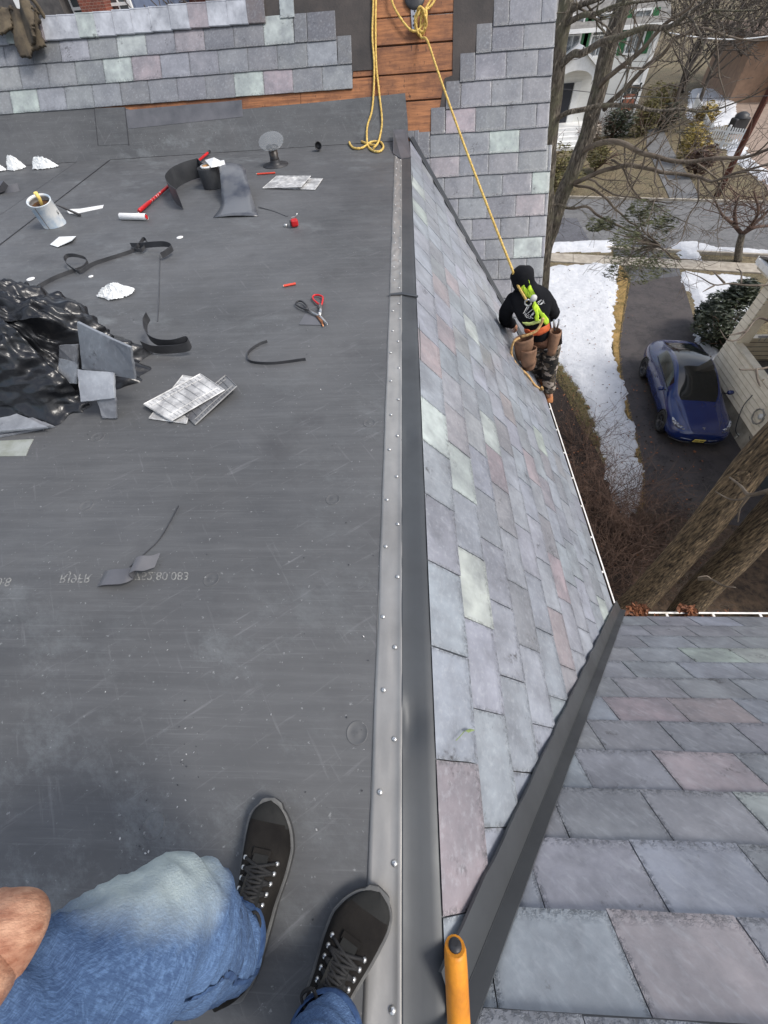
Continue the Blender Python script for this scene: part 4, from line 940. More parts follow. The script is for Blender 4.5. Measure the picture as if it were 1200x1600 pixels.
# jacket over the ridge
JK = pm('jacket_cloth', L((92, 82, 66)), L((46, 40, 33)), 6, .9, bump=.5, bscale=60, stretch=(1, 1, 1))
jk = empty('jacket', wing(30, 30), 'dark olive work jacket hung over the ridge at top left', 'jacket')
def drape(pts, depth, seed, name):
    P = [(wing(*p) if not isinstance(p, V) else p) for p in pts]; xs_ = [p.x for p in P]; zs_ = [p.z for p in P]; poly = [(p.x, p.z) for p in P]
    m = MB(); nx = 40; x0, x1, z0, z1 = min(xs_), max(xs_), min(zs_), max(zs_); vs = []; fs = []; g = {}
    def vid(i, j):
        if (i, j) not in g:
            x, z = x0+(x1-x0)*i/nx, z0+(z1-z0)*j/nx; f = 1-abs(noise.noise(V((x*3.2+z*.8, z*.7, seed))))*2; h = noise.noise(V((x*7, z*3, seed+3)))
            g[(i, j)] = len(vs); vs.append(wz(x+.02*h, min(z, RIDGEZ+.04))+WING_N*(.05+depth*(.35+.5*f+.25*h)))
        return g[(i, j)]
    for j in range(nx):
        for i in range(nx):
            if pip(x0+(x1-x0)*(i+.5)/nx+.03*noise.noise(V((i*.3, j*.3, seed))), z0+(z1-z0)*(j+.5)/nx, poly): fs.append((vid(i, j), vid(i+1, j), vid(i+1, j+1), vid(i, j+1)))
    m.add(vs, fs, 0, True); o = m.build(name, JK, jk); s_ = o.modifiers.new('t', 'SOLIDIFY'); s_.thickness = .03; s_.offset = -1; return o
drape([(-30, 10), (28, 12), (34, 40), (40, 60), (24, 74), (0, 62), (-30, 50)], .13, 1, 'jacket_back')
drape([(26, 10), (50, 12), (70, 30), (74, 60), (82, 80), (66, 92), (66, 104), (46, 102), (38, 78), (30, 50)], .12, 5, 'jacket_front')
drape([(48, 12), (68, 26), (76, 55), (81, 80), (64, 86), (56, 60), (48, 40)], .19, 9, 'sleeve')
m = MB(); pj = wing(30, 22)+WING_N*.10
m.tube(sp([pj+V((-.06, 0, .06)), pj+V((0, -.03, .09)), pj+V((.1, -.02, .1)), pj+V((.22, -.03, .07)), pj+V((.3, 0, .0)), pj+V((.33, .02, -.25))], 5), .02, 8); m.build('hood_seam', JK, jk)
# ------------------------------------------------------------------ people
def skinned(name, P, E, mat, parent=None, sub=2, root=0, wr=0):
    """P: list of (pos, radius[, radius2]); E: edges"""
    me = bpy.data.meshes.new(name); me.from_pydata([tuple(p[0]) for p in P], E, []); me.materials.append(mat)
    o = link(name, me, parent); sk = o.modifiers.new('skin', 'SKIN'); sk.use_smooth_shade = True
    lay = me.skin_vertices[0] if me.skin_vertices else None
    if lay is None:
        bm = bmesh.new(); bm.from_mesh(me); bm.verts.layers.skin.verify(); bm.to_mesh(me); bm.free(); lay = me.skin_vertices[0]
    for i, p in enumerate(P): lay.data[i].radius = (p[1], p[2] if len(p) > 2 else p[1]); lay.data[i].use_root = (i == root)
    s_ = o.modifiers.new('sub', 'SUBSURF'); s_.levels = sub; s_.render_levels = sub
    if wr:
        tx = bpy.data.textures.new('fold', 'CLOUDS'); tx.noise_scale = .09; d = o.modifiers.new('d', 'DISPLACE'); d.texture = tx; d.strength = wr; d.texture_coords = 'GLOBAL'
    return o
def strap(target, pts, w, mat, name, parent, off=.008, n=10):
    P = sp(pts, n); m = MB(); vs = []
    for i, p in enumerate(P):
        t = (P[min(i+1, len(P)-1)]-P[max(i-1, 0)]).normalized(); s_ = t.cross(V((0, -1, .3)).normalized()).normalized()*w
        vs += [p-s_, p-s_*.33, p+s_*.33, p+s_]
    m.add(vs, [(i*4+j, i*4+j+1, (i+1)*4+j+1, (i+1)*4+j) for i in range(len(P)-1) for j in range(3)], 0, True)
    o = m.build(name, mat, parent); k_ = o.modifiers.new('w', 'SHRINKWRAP'); k_.target = target; k_.offset = off; k_.wrap_method = 'NEAREST_SURFACEPOINT'; k_.wrap_mode = 'ABOVE_SURFACE'
    k_ = o.modifiers.new('t', 'SOLIDIFY'); k_.thickness = .005; k_.offset = 0; return o
HOOD = pm('black_hoodie', (.006, .0065, .008), (.011, .0115, .014), 8, .95, spec=.15, bump=.4, bscale=60)
k = NM('camo'); v = k.coord('Object')
c0 = k.mix(k.noise(v, 9, 3, .5, .48, .5), L((84, 74, 62)), L((46, 42, 38)))
c0 = k.mix(k.noise(k.coord('Object', (1, 1, 1.6)), 13, 2, .5, .55, .565), c0, L((150, 140, 130)))
c0 = k.mix(k.noise(k.coord('Object', (1.2, 1, 2)), 11, 2, .5, .57, .58), c0, L((20, 20, 20)))
k.l(c0, k.b.inputs['Base Color']); k.b.inputs['Roughness'].default_value = .9; CAMO = k.m
LIME = pm('lime_webbing', L((196, 232, 50)), L((170, 206, 60)), 12, .6); LIMEP = pm('pale_webbing', L((206, 220, 130)), L((186, 200, 120)), 12, .6)
ORB = pm('orange_belt', L((222, 110, 60)), L((190, 84, 46)), 10, .6)
LEATH = pm('leather', L((142, 108, 84)), L((88, 64, 48)), 7, .8, bump=.3); BOOT = pm('tan_boot', L((176, 116, 66)), L((132, 82, 44)), 9, .8)
wk = empty('person', V((1.7, 4.08, GZ)), 'roofer in black hoodie, lime harness and camouflage trousers standing at the gutter', 'person')
q = lambda px, py, y: ony(px, py, y)
hipC, lh, rh = q(850, 528, 4.12), q(838, 535, 4.14), q(862, 536, 4.10)
lkn, lft_ = q(836, 575, 4.30), main(842, 601)+MAIN_N*.06
rkn, rft_ = q(858, 580, 4.14), V((1.755, 4.06, GZ+.10))
w1_, chest, nck = q(840, 502, 4.14), q(828, 474, 4.18), q(819, 450, 4.22)
lsh, rsh = q(800, 466, 4.20), q(852, 470, 4.18)
lel, lhd = q(787, 497, 4.30), q(806, 512, 4.62)
rel, rhd = q(866, 492, 4.42), q(838, 500, 4.66)
hd = q(816, 434, 4.24)
body = skinned('body', [(hipC, .09), (w1_, .08), (chest, .08), (nck, .045), (hd, .07), (hd+V((-.01, .02, .03)), .065), (lsh, .04), (lel, .035), (lhd, .03), (rsh, .04), (rel, .035), (rhd, .03), (lh, .075), (lkn, .055), (lft_, .04), (rh, .075), (rkn, .055), (rft_, .04)],
    [(0, 1), (1, 2), (2, 3), (3, 4), (4, 5), (2, 6), (6, 7), (7, 8), (2, 9), (9, 10), (10, 11), (0, 12), (12, 13), (13, 14), (0, 15), (15, 16), (16, 17)], SKIN, wk)
hoodie = skinned('hoodie', [(hipC+V((-.01, 0, -.03)), .175, .14), (w1_, .175, .135), (chest, .19, .14), (nck+V((0, 0, .0)), .105), (hd, .12), (hd+V((-.012, .0, .06)), .115), (hd+V((-.016, .01, .11)), .07), (lsh, .095), (lel, .075), (lhd+(lel-lhd)*.25, .055), (rsh, .095), (rel, .075), (rhd+(rel-rhd)*.25, .055)],
    [(0, 1), (1, 2), (2, 3), (3, 4), (4, 5), (5, 6), (2, 7), (7, 8), (8, 9), (2, 10), (10, 11), (11, 12)], HOOD, wk, wr=.03)
pants = skinned('trousers', [(hipC+V((0, 0, .05)), .14, .12), (lh, .11), (lkn, .085), (lft_+V((-.01, 0, .06)), .065), (rh, .115), (rkn, .09), (rft_+V((-.012, 0, .05)), .075)], [(0, 1), (1, 2), (2, 3), (0, 4), (4, 5), (5, 6)], CAMO, wk, wr=.03)
for a_, f_ in ((rft_, V((.02, .20, -.045))), (lft_, V((.05, .18, -.06)))):
    skinned('boot', [(a_+V((0, -.04, -.045)), .045), (a_+V((0, 0, .02)), .052), (a_+f_*.5, .045), (a_+f_, .04)], [(1, 0), (1, 2), (2, 3)], BOOT, wk, root=1)
def hand(name, wrist, tip, palm_n, mat, parent, s=1.0, curl=.6, tuck=0):
    d = (tip-wrist).normalized(); n_ = palm_n.normalized(); sdv = d.cross(n_).normalized(); P = [(wrist, .024*s), (wrist+d*.045*s, .03*s, .018*s), (wrist+d*.085*s, .034*s, .016*s)]; E = [(0, 1), (1, 2)]
    o = skinned(name, P, E, mat, parent, sub=2)
    for i, (off, ln) in enumerate(((-.030, .078), (-.010, .088), (.010, .082), (.029, .066))):
        b = wrist+d*.085*s+sdv*off*s; a = curl; p1 = b+(d*math.cos(a)-n_*math.sin(a))*ln*.45*s; p2 = p1+(d*math.cos(a*2)-n_*math.sin(a*2))*ln*.32*s; p3 = p2+(d*math.cos(a*2.8)-n_*math.sin(a*2.8))*ln*.25*s
        skinned('finger', [(b-d*.02*s, .0095*s), (b, .0098*s), (p1, .0092*s), (p2, .0085*s), (p3, .0072*s)], [(0, 1), (1, 2), (2, 3), (3, 4)], mat, o)
    b = wrist+d*.03*s-sdv*.026*s; p1 = b+(d*.7-sdv*(.6-.5*tuck)-n_*(.2+.6*tuck))*.04*s; p2 = p1+(d*.95-sdv*.1-n_*.3)*.032*s; p3 = p2+(d*.9+sdv*.2-n_*.4)*.026*s
    skinned('thumb', [(b, .012*s), (p1, .011*s), (p2, .010*s), (p3, .0085*s)], [(0, 1), (1, 2), (2, 3)], mat, o)
    return o
hand('hand', lhd+(lel-lhd)*.18, lhd+(lhd-lel)*.3, MAIN_N, SKIN, wk); hand('hand', rhd+(rel-rhd)*.18, rhd+(rhd-rel)*.3, MAIN_N, SKIN, wk)
def back(px, py, y=3.96): return ony(px, py, y)
strap(hoodie, [back(808, 462), back(822, 464), back(834, 467), back(846, 490), back(858, 508)], .024, LIME, 'harness_strap', wk, .014)
strap(hoodie, [back(838, 444), back(836, 458), back(834, 467), back(838, 488), back(840, 503)], .022, LIME, 'harness_strap', wk, .020)
strap(hoodie, [back(812, 513), back(826, 510), back(840, 505), back(852, 499)], .018, LIMEP, 'waist_strap', wk, .012)
strap(hoodie, [back(816, 526), back(832, 523), back(848, 517), back(866, 509)], .036, ORB, 'tool_belt', wk, .022)
m = MB(); m.lathe([(.0001, .012), (.028, .012), (.032, 0)], ony(834, 466, 3.925), (0, -1, .4), 16); m.build('harness_pad', pm('pad', (.6, .6, .58)), wk)
m = MB(); m.tube([ony(825+math.cos(a)*5, 473+math.sin(a)*5, 3.93) for a in [i*.7 for i in range(10)]], .008, 6); m.build('d_ring', ZINC, wk)
m = MB(); m.tube(sp([ony(849, 497, 3.93), ony(845, 507, 3.92), ony(838, 517, 3.90), ony(826, 523, 3.9), ony(815, 526, 3.92)], 5), [.018, .02, .022]+[.011]*60 if 0 else .014, 8); m.build('lanyard', ROPET, wk)
def textwrap(body, px, py, size, rot, name):
    R3 = Matrix((V((1, 0, -.25)).normalized(), V((.22, .15, 1)).normalized(), V((.1, -1, .1)).normalized())).transposed()
    o = text(body, ony(px, py, 3.93), size, PRW, R3, wk, name)
    k_ = o.modifiers.new('w', 'SHRINKWRAP'); k_.target = hoodie; k_.offset = .006; k_.wrap_mode = 'ABOVE_SURFACE'; return o
PRW = pm('white_print', (.8, .8, .78), (.6, .6, .6))
textwrap('ATT', 815, 492, .075, 0, 'print_letters'); textwrap('865-', 817, 500, .06, 0, 'print_number'); textwrap('LS', 846, 474, .05, 0, 'print_letters')
o = MB()
for a, b in (((814, 493), (824, 480)), ((824, 480), (832, 486)), ((846, 472), (850, 468)), ((850, 468), (856, 477))): o.tube([ony(*a, 3.93), ony(*b, 3.93)], .004, 4)
o = o.build('print_roof_outline', PRW, wk); k_ = o.modifiers.new('w', 'SHRINKWRAP'); k_.target = hoodie; k_.offset = .007; k_.wrap_mode = 'ABOVE_SURFACE'
def pouch(c, w, d, h, tilt, name, n=2):
    p_ = MB(); M = Matrix.Rotation(tilt, 3, 'Y'); vs = []; seg = 14
    for j in range(9):
        t = j/8; k_ = 1-.25*(1-t)**2
        for i in range(seg):
            a = 2*math.pi*i/seg; x = math.cos(a)*w*k_; y = math.sin(a)*d*k_; vs.append(c+M @ V((x*(1+.08*noise.noise(V((i*.5, j*.5, 1)))), y, -h+h*t)))
    fs = [(j*seg+i, j*seg+(i+1) % seg, (j+1)*seg+(i+1) % seg, (j+1)*seg+i) for j in range(8) for i in range(seg)]+[tuple(range(seg))]
    p_.add(vs, fs, 0, True); o = p_.build(name, LEATH, wk); s_ = o.modifiers.new('t', 'SOLIDIFY'); s_.thickness = .008; return o
pouch(ony(818, 528, 3.93), .10, .07, .24, -.25, 'tool_pouch'); pouch(ony(826, 545, 3.88), .085, .055, .20, -.2, 'tool_pouch'); pouch(ony(827, 562, 3.92), .075, .05, .12, -.2, 'tool_pouch')
pouch(ony(868, 517, 4.0), .06, .07, .26, -.1, 'tool_pouch')
m = MB(); m.tube([ony(866, 516, 4.0), ony(866, 500, 3.98)], .012, 8); m.tube([ony(870, 514, 4.0), ony(874, 500, 3.98)], .01, 8); m.build('tool_handle', ZINC, wk)
rope('rope', [ony(812, 528, 3.86), ony(803, 534, 3.84), ony(799, 548, 3.84), ony(801, 560, 3.84), ony(810, 573, 3.85), main(820, 588)+MAIN_N*.03, main(832, 603)+MAIN_N*.025, main(843, 611)+MAIN_N*.03, ony(847, 605, 3.95)], .012, ROPET, 'tan rope looping from the tool belt down over the slates to the feet')
# the photographer
k = NM('denim'); v = k.coord('Object')
at_ = k.n('ShaderNodeAttribute', attribute_name='fade')
c0 = k.mix(k.noise(v, 7, 6, .6, .3, .7), L((50, 72, 106)), L((76, 102, 138)))
c0 = k.mix(k.mul(k.noise(k.coord('Object', (260, 34, 34), (.5, .7, .4)), 3, 4, .7, .45, .65), .5), c0, L((112, 144, 184)))
c0 = k.mix(k.mul(k.noise(k.coord('Object', (34, 260, 34), (.5, .7, .4)), 3, 4, .7, .45, .65), .45), c0, L((26, 46, 82)))
fd = k.mul(at_.outputs['Fac'], 1.0); ad = k.n('ShaderNodeMath'); ad.operation = 'MULTIPLY_ADD'; k.l(k.noise(v, 12, 5, .7, .3, .7), ad.inputs[0]); ad.inputs[1].default_value = .5; ad.inputs[2].default_value = .6
c0 = k.mix(k.mul(fd, ad.outputs[0]), c0, L((172, 184, 182)))
k.l(c0, k.b.inputs['Base Color']); k.b.inputs['Roughness'].default_value = .9
k.bump(k.noise(k.coord('Object', (1, 1, 1)), 300, 3, .6, 0, 1), .5, .003); DEN = k.m
SEAM = pm('denim_seam', L((60, 88, 128)), L((36, 60, 98)), 60, .9); STI = pm('stitch', L((176, 160, 120)), L((150, 130, 100)), 30, .9)
ph = empty('person', V((-.28, -.35, RZ)), 'photographer in faded blue jeans and black shoes at the lower left', 'person')
def limb(pts, rad, name, mat, parent, seg=56, n=16, wr=.006, fade=None, sq=1.0, flare=None):
    C_ = sp(pts, n); rr = []
    for i in range(len(C_)):
        u = i/n; a = min(int(u), len(rad)-2); t = u-a; t = t*t*(3-2*t); rr.append(rad[a]*(1-t)+rad[a+1]*t)
    m = MB(); m.tube(C_, rr, seg, cap=True, sq=sq, up=(0.25, 1, .1))
    for i in range(len(m.v)):
        p = V(m.v[i]); j = min(i//seg, len(C_)-1); c = C_[j]; d = (p-c)
        if d.length < 1e-6: continue
        w = wr*(1.6*noise.noise(p*9)+1.3*(1-2*abs(noise.noise(V((p.x*12, p.y*12, p.z*26)))))+.5*noise.noise(p*40))
        m.v[i] = tuple(p+d.normalized()*w)
    o = m.build(name, mat, parent)
    ca = o.data.color_attributes.new('fade', 'FLOAT_COLOR', 'POINT')
    for i, vt in enumerate(o.data.vertices):
        f = 0
        if fade: f = max(0, 1-((vt.co-fade[0]).length/fade[1])**2)
        f = min(1, f*1.5); ca.data[i].color = (f, f, f, 1)
    return o
KN = onz(262, 1462, RZ+.48); HPL = V((-.62, -.38, RZ+.82)); ANL = V((-.385, -.262, RZ+.10))
jl = limb([ANL, V((-.38, -.25, RZ+.22)), ANL.lerp(KN, .72), KN, KN.lerp(HPL, .33)+V((0, 0, .02)), KN.lerp(HPL, .66)+V((0, 0, .02)), HPL], [.066, .064, .068, .080, .092, .108, .12], 'jeans_leg', DEN, ph, fade=(KN+V((-.03, .07, .03)), .125), wr=.0085)
HPR = V((-.40, -.55, RZ+.86)); ANR = V((-.165, -.385, RZ+.12))
jr = limb([ANR, V((-.175, -.40, RZ+.24)), V((-.20, -.42, RZ+.38)), V((-.23, -.43, RZ+.5)), V((-.31, -.48, RZ+.68)), HPR], [.066, .064, .066, .078, .09, .11], 'jeans_leg', DEN, ph, wr=.006)
for (pts, off) in (([ANL, V((-.38, -.25, RZ+.22)), ANL.lerp(KN, .72), KN+V((0, -.03, .01)), KN.lerp(HPL, .33), KN.lerp(HPL, .66)], V((.062, -.032, .0))),):
    m = MB(); P = [p+off*(1+.012*i) for i, p in enumerate(sp(pts, 8))]; m.tube(P, .005, 6); sm_ = m.build('side_seam', SEAM, ph)
    k_ = sm_.modifiers.new('w', 'SHRINKWRAP'); k_.target = jl; k_.offset = .001; k_.wrap_mode = 'OUTSIDE_SURFACE'
for an in (ANL, ANR):
    m = MB(); m.lathe([(.060, -.004), (.071, -.006), (.075, .002), (.074, .02), (.069, .026)], an+V((0, 0, -.005)), (0, .15, 1), 40); o = m.build('jeans_hem', SEAM, ph)
limb([V((-.51, -.50, RZ+.84)), V((-.49, -.54, RZ+.98)), V((-.44, -.57, RZ+1.2)), V((-.38, -.58, RZ+1.38)), V((-.36, -.57, RZ+1.44))], [.15, .15, .165, .16, .07], 'jacket', pm('dark_jacket', (.03, .035, .045)), ph, sq=.8)
face = limb([V((-.36, -.57, RZ+1.42)), V((-.355, -.555, RZ+1.50)), V((-.35, -.54, RZ+1.58)), V((-.35, -.535, RZ+1.68)), V((-.35, -.54, RZ+1.73))], [.055, .06, .075, .078, .03], 'head', SKIN, ph, wr=.0)
m = MB(); m.lathe([(.083, 0), (.085, .03), (.07, .09), (.001, .11)], V((-.35, -.545, RZ+1.645)), (0, -.1, 1), 24); m.lathe([(.001, .004), (.06, .002), (.001, 0)], V((-.35, -.455, RZ+1.645)), (0, 0, 1), 16); m.build('cap', BLACK, ph)
SH_L, EL_L = V((-.57, -.56, RZ+1.34)), V((-.70, -.46, RZ+1.02))
wl_ = onz(22, 1452, RZ+.68); ht_ = onz(-130, 1395, RZ+.64)
limb([SH_L, V((-.64, -.52, RZ+1.18)), EL_L], [.07, .06, .055], 'sleeve', pm('dark_jacket', (.03, .035, .045)), ph)
arm_ = limb([EL_L, onz(-170, 1640, RZ+.74), onz(-45, 1530, RZ+.70), wl_, wl_.lerp(ht_, .25)], [.048, .040, .036, .032, .027], 'forearm', SKIN, ph, wr=.001)
hand('hand', wl_.lerp(ht_, .1), ht_, V((.05, .1, 1)), SKIN, ph, .95, curl=.5)
limb([V((-.19, -.57, RZ+1.34)), V((-.04, -.52, RZ+1.16)), V((0.02, -.40, RZ+1.08))], [.07, .06, .05], 'sleeve', pm('dark_jacket', (.03, .035, .045)), ph)
limb([V((0.02, -.40, RZ+1.08)), V((.03, -.30, RZ+1.15)), V((.04, -.20, RZ+1.22))], [.045, .04, .03], 'forearm', SKIN, ph, wr=.001)
hand('hand', V((.04, -.20, RZ+1.22)), V((.04, -.12, RZ+1.27)), V((0, -.5, 1)), SKIN, ph, .9, curl=.7)
SHOE = pm('black_nubuck', (.011, .010, .0095), (.022, .020, .018), 9, .95, spec=.12, bump=.4, bscale=160, bdist=.002)
SHOE2 = pm('shoe_toe', (.016, .0165, .016), (.026, .026, .025), 14, .85, spec=.15, bump=.2, bscale=90, bdist=.002)
SOLE = pm('shoe_sole', (.03, .03, .03), (.06, .06, .06), 14, .7); WELT = pm('shoe_welt', (.12, .12, .115), (.07, .07, .07), 20, .7)
LACE = pm('lace', (.006, .006, .007), (.016, .016, .016), 60, .8)
def shoe(toe, heel, mir, pitch=0):
    toe, heel = V((toe.x, toe.y, RZ+.0)), V((heel.x, heel.y, RZ+.0)); ax = (toe-heel); Ln = ax.length; ax.normalize(); sx_ = V((ax.y, -ax.x, 0))*mir
    g = empty('shoe', heel, None, None); g.parent = ph; g.matrix_parent_inverse = ph.matrix_basis.inverted()
    def outl(t): return sum(outl0(min(1, max(0, t+q_))) for q_ in (-.04, -.025, -.012, 0, .012, .025, .04))/7*(1 if t < .97 else 1-.9*((t-.97)/.03)**2)*(1 if t > .03 else .3+.7*(t/.03)**.5)
    def outl0(t):  # half widths inner / outer
        prof = [(0, .020), (.04, .030), (.12, .036), (.3, .036), (.45, .037), (.62, .047), (.75, .051), (.86, .046), (.94, .034), (.985, .018), (1, .004)]
        for (a, b), (c, d) in zip(prof, prof[1:]):
            if a <= t <= c: q_ = (t-a)/(c-a); return (b+(d-b)*q_)*1.17
        return .004
    def cen(t): return .012*math.sin(math.pi*min(1, t*1.1)) - .012*max(0, t-.75)/.25
    def ring(t, grow, z): w = outl(t)+grow; return w
    def sole(z0, z1, grow, mat, name):
        N_ = 90; pts = []
        for i in range(N_+1): t = i/N_; pts.append((t, 1))
        for i in range(N_-1, 0, -1): pts.append((i/N_, -1))
        vs = []
        for z in (z0, z1):
            for t, s_ in pts: vs.append(heel+ax*(t*Ln+(grow*1.2 if t > .97 else (-grow if t < .03 else 0)))+sx_*(cen(t)+s_*(outl(t)+grow))+V((0, 0, z+(.012*max(0, t-.8)**2/.04))))
        k_ = len(pts); m = MB(); m.add(vs, [tuple(range(k_))[::-1], tuple(range(k_, 2*k_))]+[(i, (i+1) % k_, k_+(i+1) % k_, k_+i) for i in range(k_)], 0); m.build(name, mat, g, bevel=.002)
    sole(.002, .024, .005, SOLE, 'outsole'); sole(.024, .031, .006, WELT, 'welt')
    hts = [(0, .095), (.05, .115), (.15, .12), (.3, .115), (.42, .105), (.55, .088), (.7, .068), (.84, .054), (.93, .046), (1, .030)]
    def ht(t):
        for (a, b), (c, d) in zip(hts, hts[1:]):
            if a <= t <= c: return b+(d-b)*(t-a)/(c-a)
        return .03
    N_ = 48; S_ = 20; m = MB(); vs = []
    def up(t, s_):  # s in 0..1 from outer welt over the top to the inner welt
        w = outl(t); a = math.pi*s_; h = ht(t); ex = .62
        x = math.cos(a); z = math.sin(a); x = math.copysign(abs(x)**ex, x)*w*(1-.25*z*max(0, 1-t*1.2)); z = .028+(h-.028)*abs(z)**.8
        wob = .0016*noise.noise(V((t*14, s_*9, mir)))
        return heel+ax*t*Ln+sx_*(cen(t)+x)+V((0, 0, z+wob+(.012*max(0, t-.8)**2/.04)))
    for i in range(N_+1):
        for j in range(S_+1): vs.append(up(i/N_, j/S_))
    K_ = S_+1; fU = [(i*K_+j, i*K_+j+1, (i+1)*K_+j+1, (i+1)*K_+j) for i in range(N_) for j in range(S_)]
    m.add(vs, fU, 0, True)
    for fi, f in enumerate(fU):
        i = fi//S_
        if i/N_ > .84+.03*math.sin(math.pi*(fi % S_)/S_): m.m[fi] = 1
    m.build('upper', [SHOE, SHOE2], g)
    # tongue and laces
    m = MB(); ts = [.42+.05*i for i in range(6)]
    tg = [up(t, .5)+V((0, 0, .004)) for t in (.38, .44, .50, .57, .64, .70)]; m.ribbon(tg, [sx_*.024]*2+[sx_*.022]*2+[sx_*.018]*2, .008); m.build('tongue', SHOE2, g)
    vm = MB(); vm.ribbon([up(t, .5)+V((0, 0, .003)) for t in (.69, .71, .73)], sx_*.022, .006); vm.build('vamp_edge', SHOE, g)
    for i, t in enumerate(ts):
        for s_ in (.30, .70):
            m = MB(); m.lathe([(.0001, .005), (.0035, .005), (.005, .003), (.0055, 0)], up(t, s_)+V((0, 0, .001)), (up(t, s_)-(heel+ax*t*Ln+V((0, 0, .03)))).normalized(), 10); m.build('eyelet', ZINC, g)
    m = MB()
    for i in range(5):
        for s_ in (1, -1):
            a, b = up(ts[i], .5-.18*s_), up(ts[i+1], .5+.18*s_); mid = up((ts[i]+ts[i+1])/2, .5)+V((0, 0, .012)); m.tube(sp([a+V((0, 0, .005)), mid, b+V((0, 0, .005))], 4), .0034, 6)
        m.tube(sp([up(ts[i], .32)+V((0, 0, .005)), up(ts[i], .5)+V((0, 0, .010)), up(ts[i], .68)+V((0, 0, .005))], 4), .0034, 6)
    kn_ = up(.40, .5)+V((0, 0, .02))
    for s_ in (1, -1): m.tube(sp([kn_, kn_+sx_*s_*.03+ax*.02+V((0, 0, .006)), kn_+sx_*s_*.045-ax*.0, kn_+sx_*s_*.02-ax*.012, kn_], 5), .0034, 6)
    m.build('laces', LACE, g)
shoe(onz(437, 1252, RZ), onz(362, 1552, RZ), 1); tr_ = onz(588, 1384, RZ); shoe(tr_, tr_+V((-.135, -.285, 0)), -1)
# yellow tool handle
hm = empty('hammer', onz(718, 1560, RZ+.6), 'hammer with worn orange yellow handle pointing up from the bottom edge by the valley', 'hammer')
p0, p1 = onz(711, 1478, RZ+.62), onz(719, 1640, RZ+.55); dv = (p1-p0).normalized(); m = MB()
HAN = pm('yellow_handle', L((214, 138, 28)), L((160, 96, 26)), 14, .5, lo=.45, hi=.7, bump=.2)
m.tube([p0, p0+dv*.004, p0+dv*.03, p0+dv*.09, p0+dv*.14, p0+dv*.2, p0+dv*.26], [.0115, .0128, .0135, .0135, .0125, .011, .011], 14, sq=1.15); m.build('grip', HAN, hm)
m = MB(); m.tube([p0-dv*.004, p0-dv*.002, p0+dv*.001], [.004, .0075, .008], 14, sq=1.15); m.build('grip_end', BLACK, hm)
m = MB(); pe_ = p0+dv*.28; m.tube([p0+dv*.25, pe_], .008, 8); xx = V((1, 0, 0)); m.tube([pe_-xx*.06, pe_-xx*.03, pe_, pe_+xx*.05, pe_+xx*.055], [.003, .009, .011, .012, .012], 10); m.build('head', ZINC, hm)
# ------------------------------------------------------------------ the parked car
PAINT = pm('blue_paint', (.005, .015, .085), (.006, .018, .095), 3, .22, .0, coat=.6, spec=.5)
CX = V((9.36, 11.52, 0)); cf = V((-.152, -.988, 0)).normalized(); cl = V((-cf.y, cf.x, 0))
if cl.x < 0: cl = -cl
car = empty('parked_car', CX, 'dark blue saloon with a glass roof parked on the driveway', 'car')
def cw(x, y, z): return CX+cf*x+cl*y+V((0, 0, z+.01))
# station: x, rocker half width, shoulder half width, bottom z, shoulder z, belt half width, belt z, rail half width, rail z, roof z
ST = [(2.30, .30, .42, .34, .50, .40, .56, .22, .60, .62), (2.24, .60, .70, .24, .54, .64, .62, .40, .68, .70), (2.08, .80, .86, .20, .60, .74, .71, .46, .76, .775), (1.75, .86, .92, .18, .66, .76, .81, .48, .835, .845), (1.40, .87, .93, .18, .70, .77, .87, .50, .885, .895),
      (1.05, .88, .925, .18, .72, .78, .905, .55, .925, .935), (.90, .88, .92, .18, .73, .79, .92, .67, .985, 1.0), (.50, .88, .92, .18, .735, .80, .93, .66, 1.18, 1.215), (.10, .88, .92, .18, .74, .80, .935, .61, 1.33, 1.365), (-.35, .88, .92, .18, .75, .80, .94, .585, 1.40, 1.445),
      (-.80, .88, .92, .18, .76, .79, .95, .57, 1.37, 1.42), (-1.20, .88, .93, .18, .78, .77, .965, .54, 1.27, 1.315), (-1.60, .87, .93, .19, .80, .73, .985, .50, 1.13, 1.165), (-1.95, .84, .90, .22, .81, .68, 1.0, .50, 1.035, 1.05), (-2.22, .76, .84, .28, .80, .64, .96, .46, 1.0, 1.01), (-2.38, .62, .72, .36, .66, .56, .82, .36, .88, .90)]
vs = []; NR = 10
for (x, w0, w1, zb, zs_, wb, zbelt, wr, zr_, zt) in ST:
    ring = [(0, zb), (w0*.85, zb), (w0, zb+.10), (w1, (zb+zs_)/2), (w1*.985, zs_), (wb, zbelt), (wr+(wb-wr)*.06, zr_-.015), (wr*.93, zr_+.006), (wr*.55, zt-.012), (0, zt)]
    vs += [(x, y, z) for y, z in ring]+[(x, -y, z) for y, z in ring[1:-1][::-1]]
K = 18; fs = []; mi = []
for i in range(len(ST)-1):
    for j in range(K):
        fs.append((i*K+j, i*K+(j+1) % K, (i+1)*K+(j+1) % K, (i+1)*K+j)); jj = j if j < 9 else 17-j; x0, x1 = ST[i][0], ST[i+1][0]; t = 0
        if jj == 5 and x0 <= .60 and x1 >= -1.25: t = 1
        if jj in (7, 8) and x0 <= 1.06 and x1 >= -2.0: t = 2
        mi.append(t)
fs += [tuple(range(K))[::-1], tuple((len(ST)-1)*K+j for j in range(K))]; mi += [0, 0]
me = bpy.data.meshes.new('cage'); me.from_pydata(vs, [], fs); me.polygons.foreach_set('material_index', mi)
for q_ in range(3): me.materials.append(PAINT)
tmp = bpy.data.objects.new('cage', me); COL.objects.link(tmp); s_ = tmp.modifiers.new('s', 'SUBSURF'); s_.levels = 3; s_.render_levels = 3
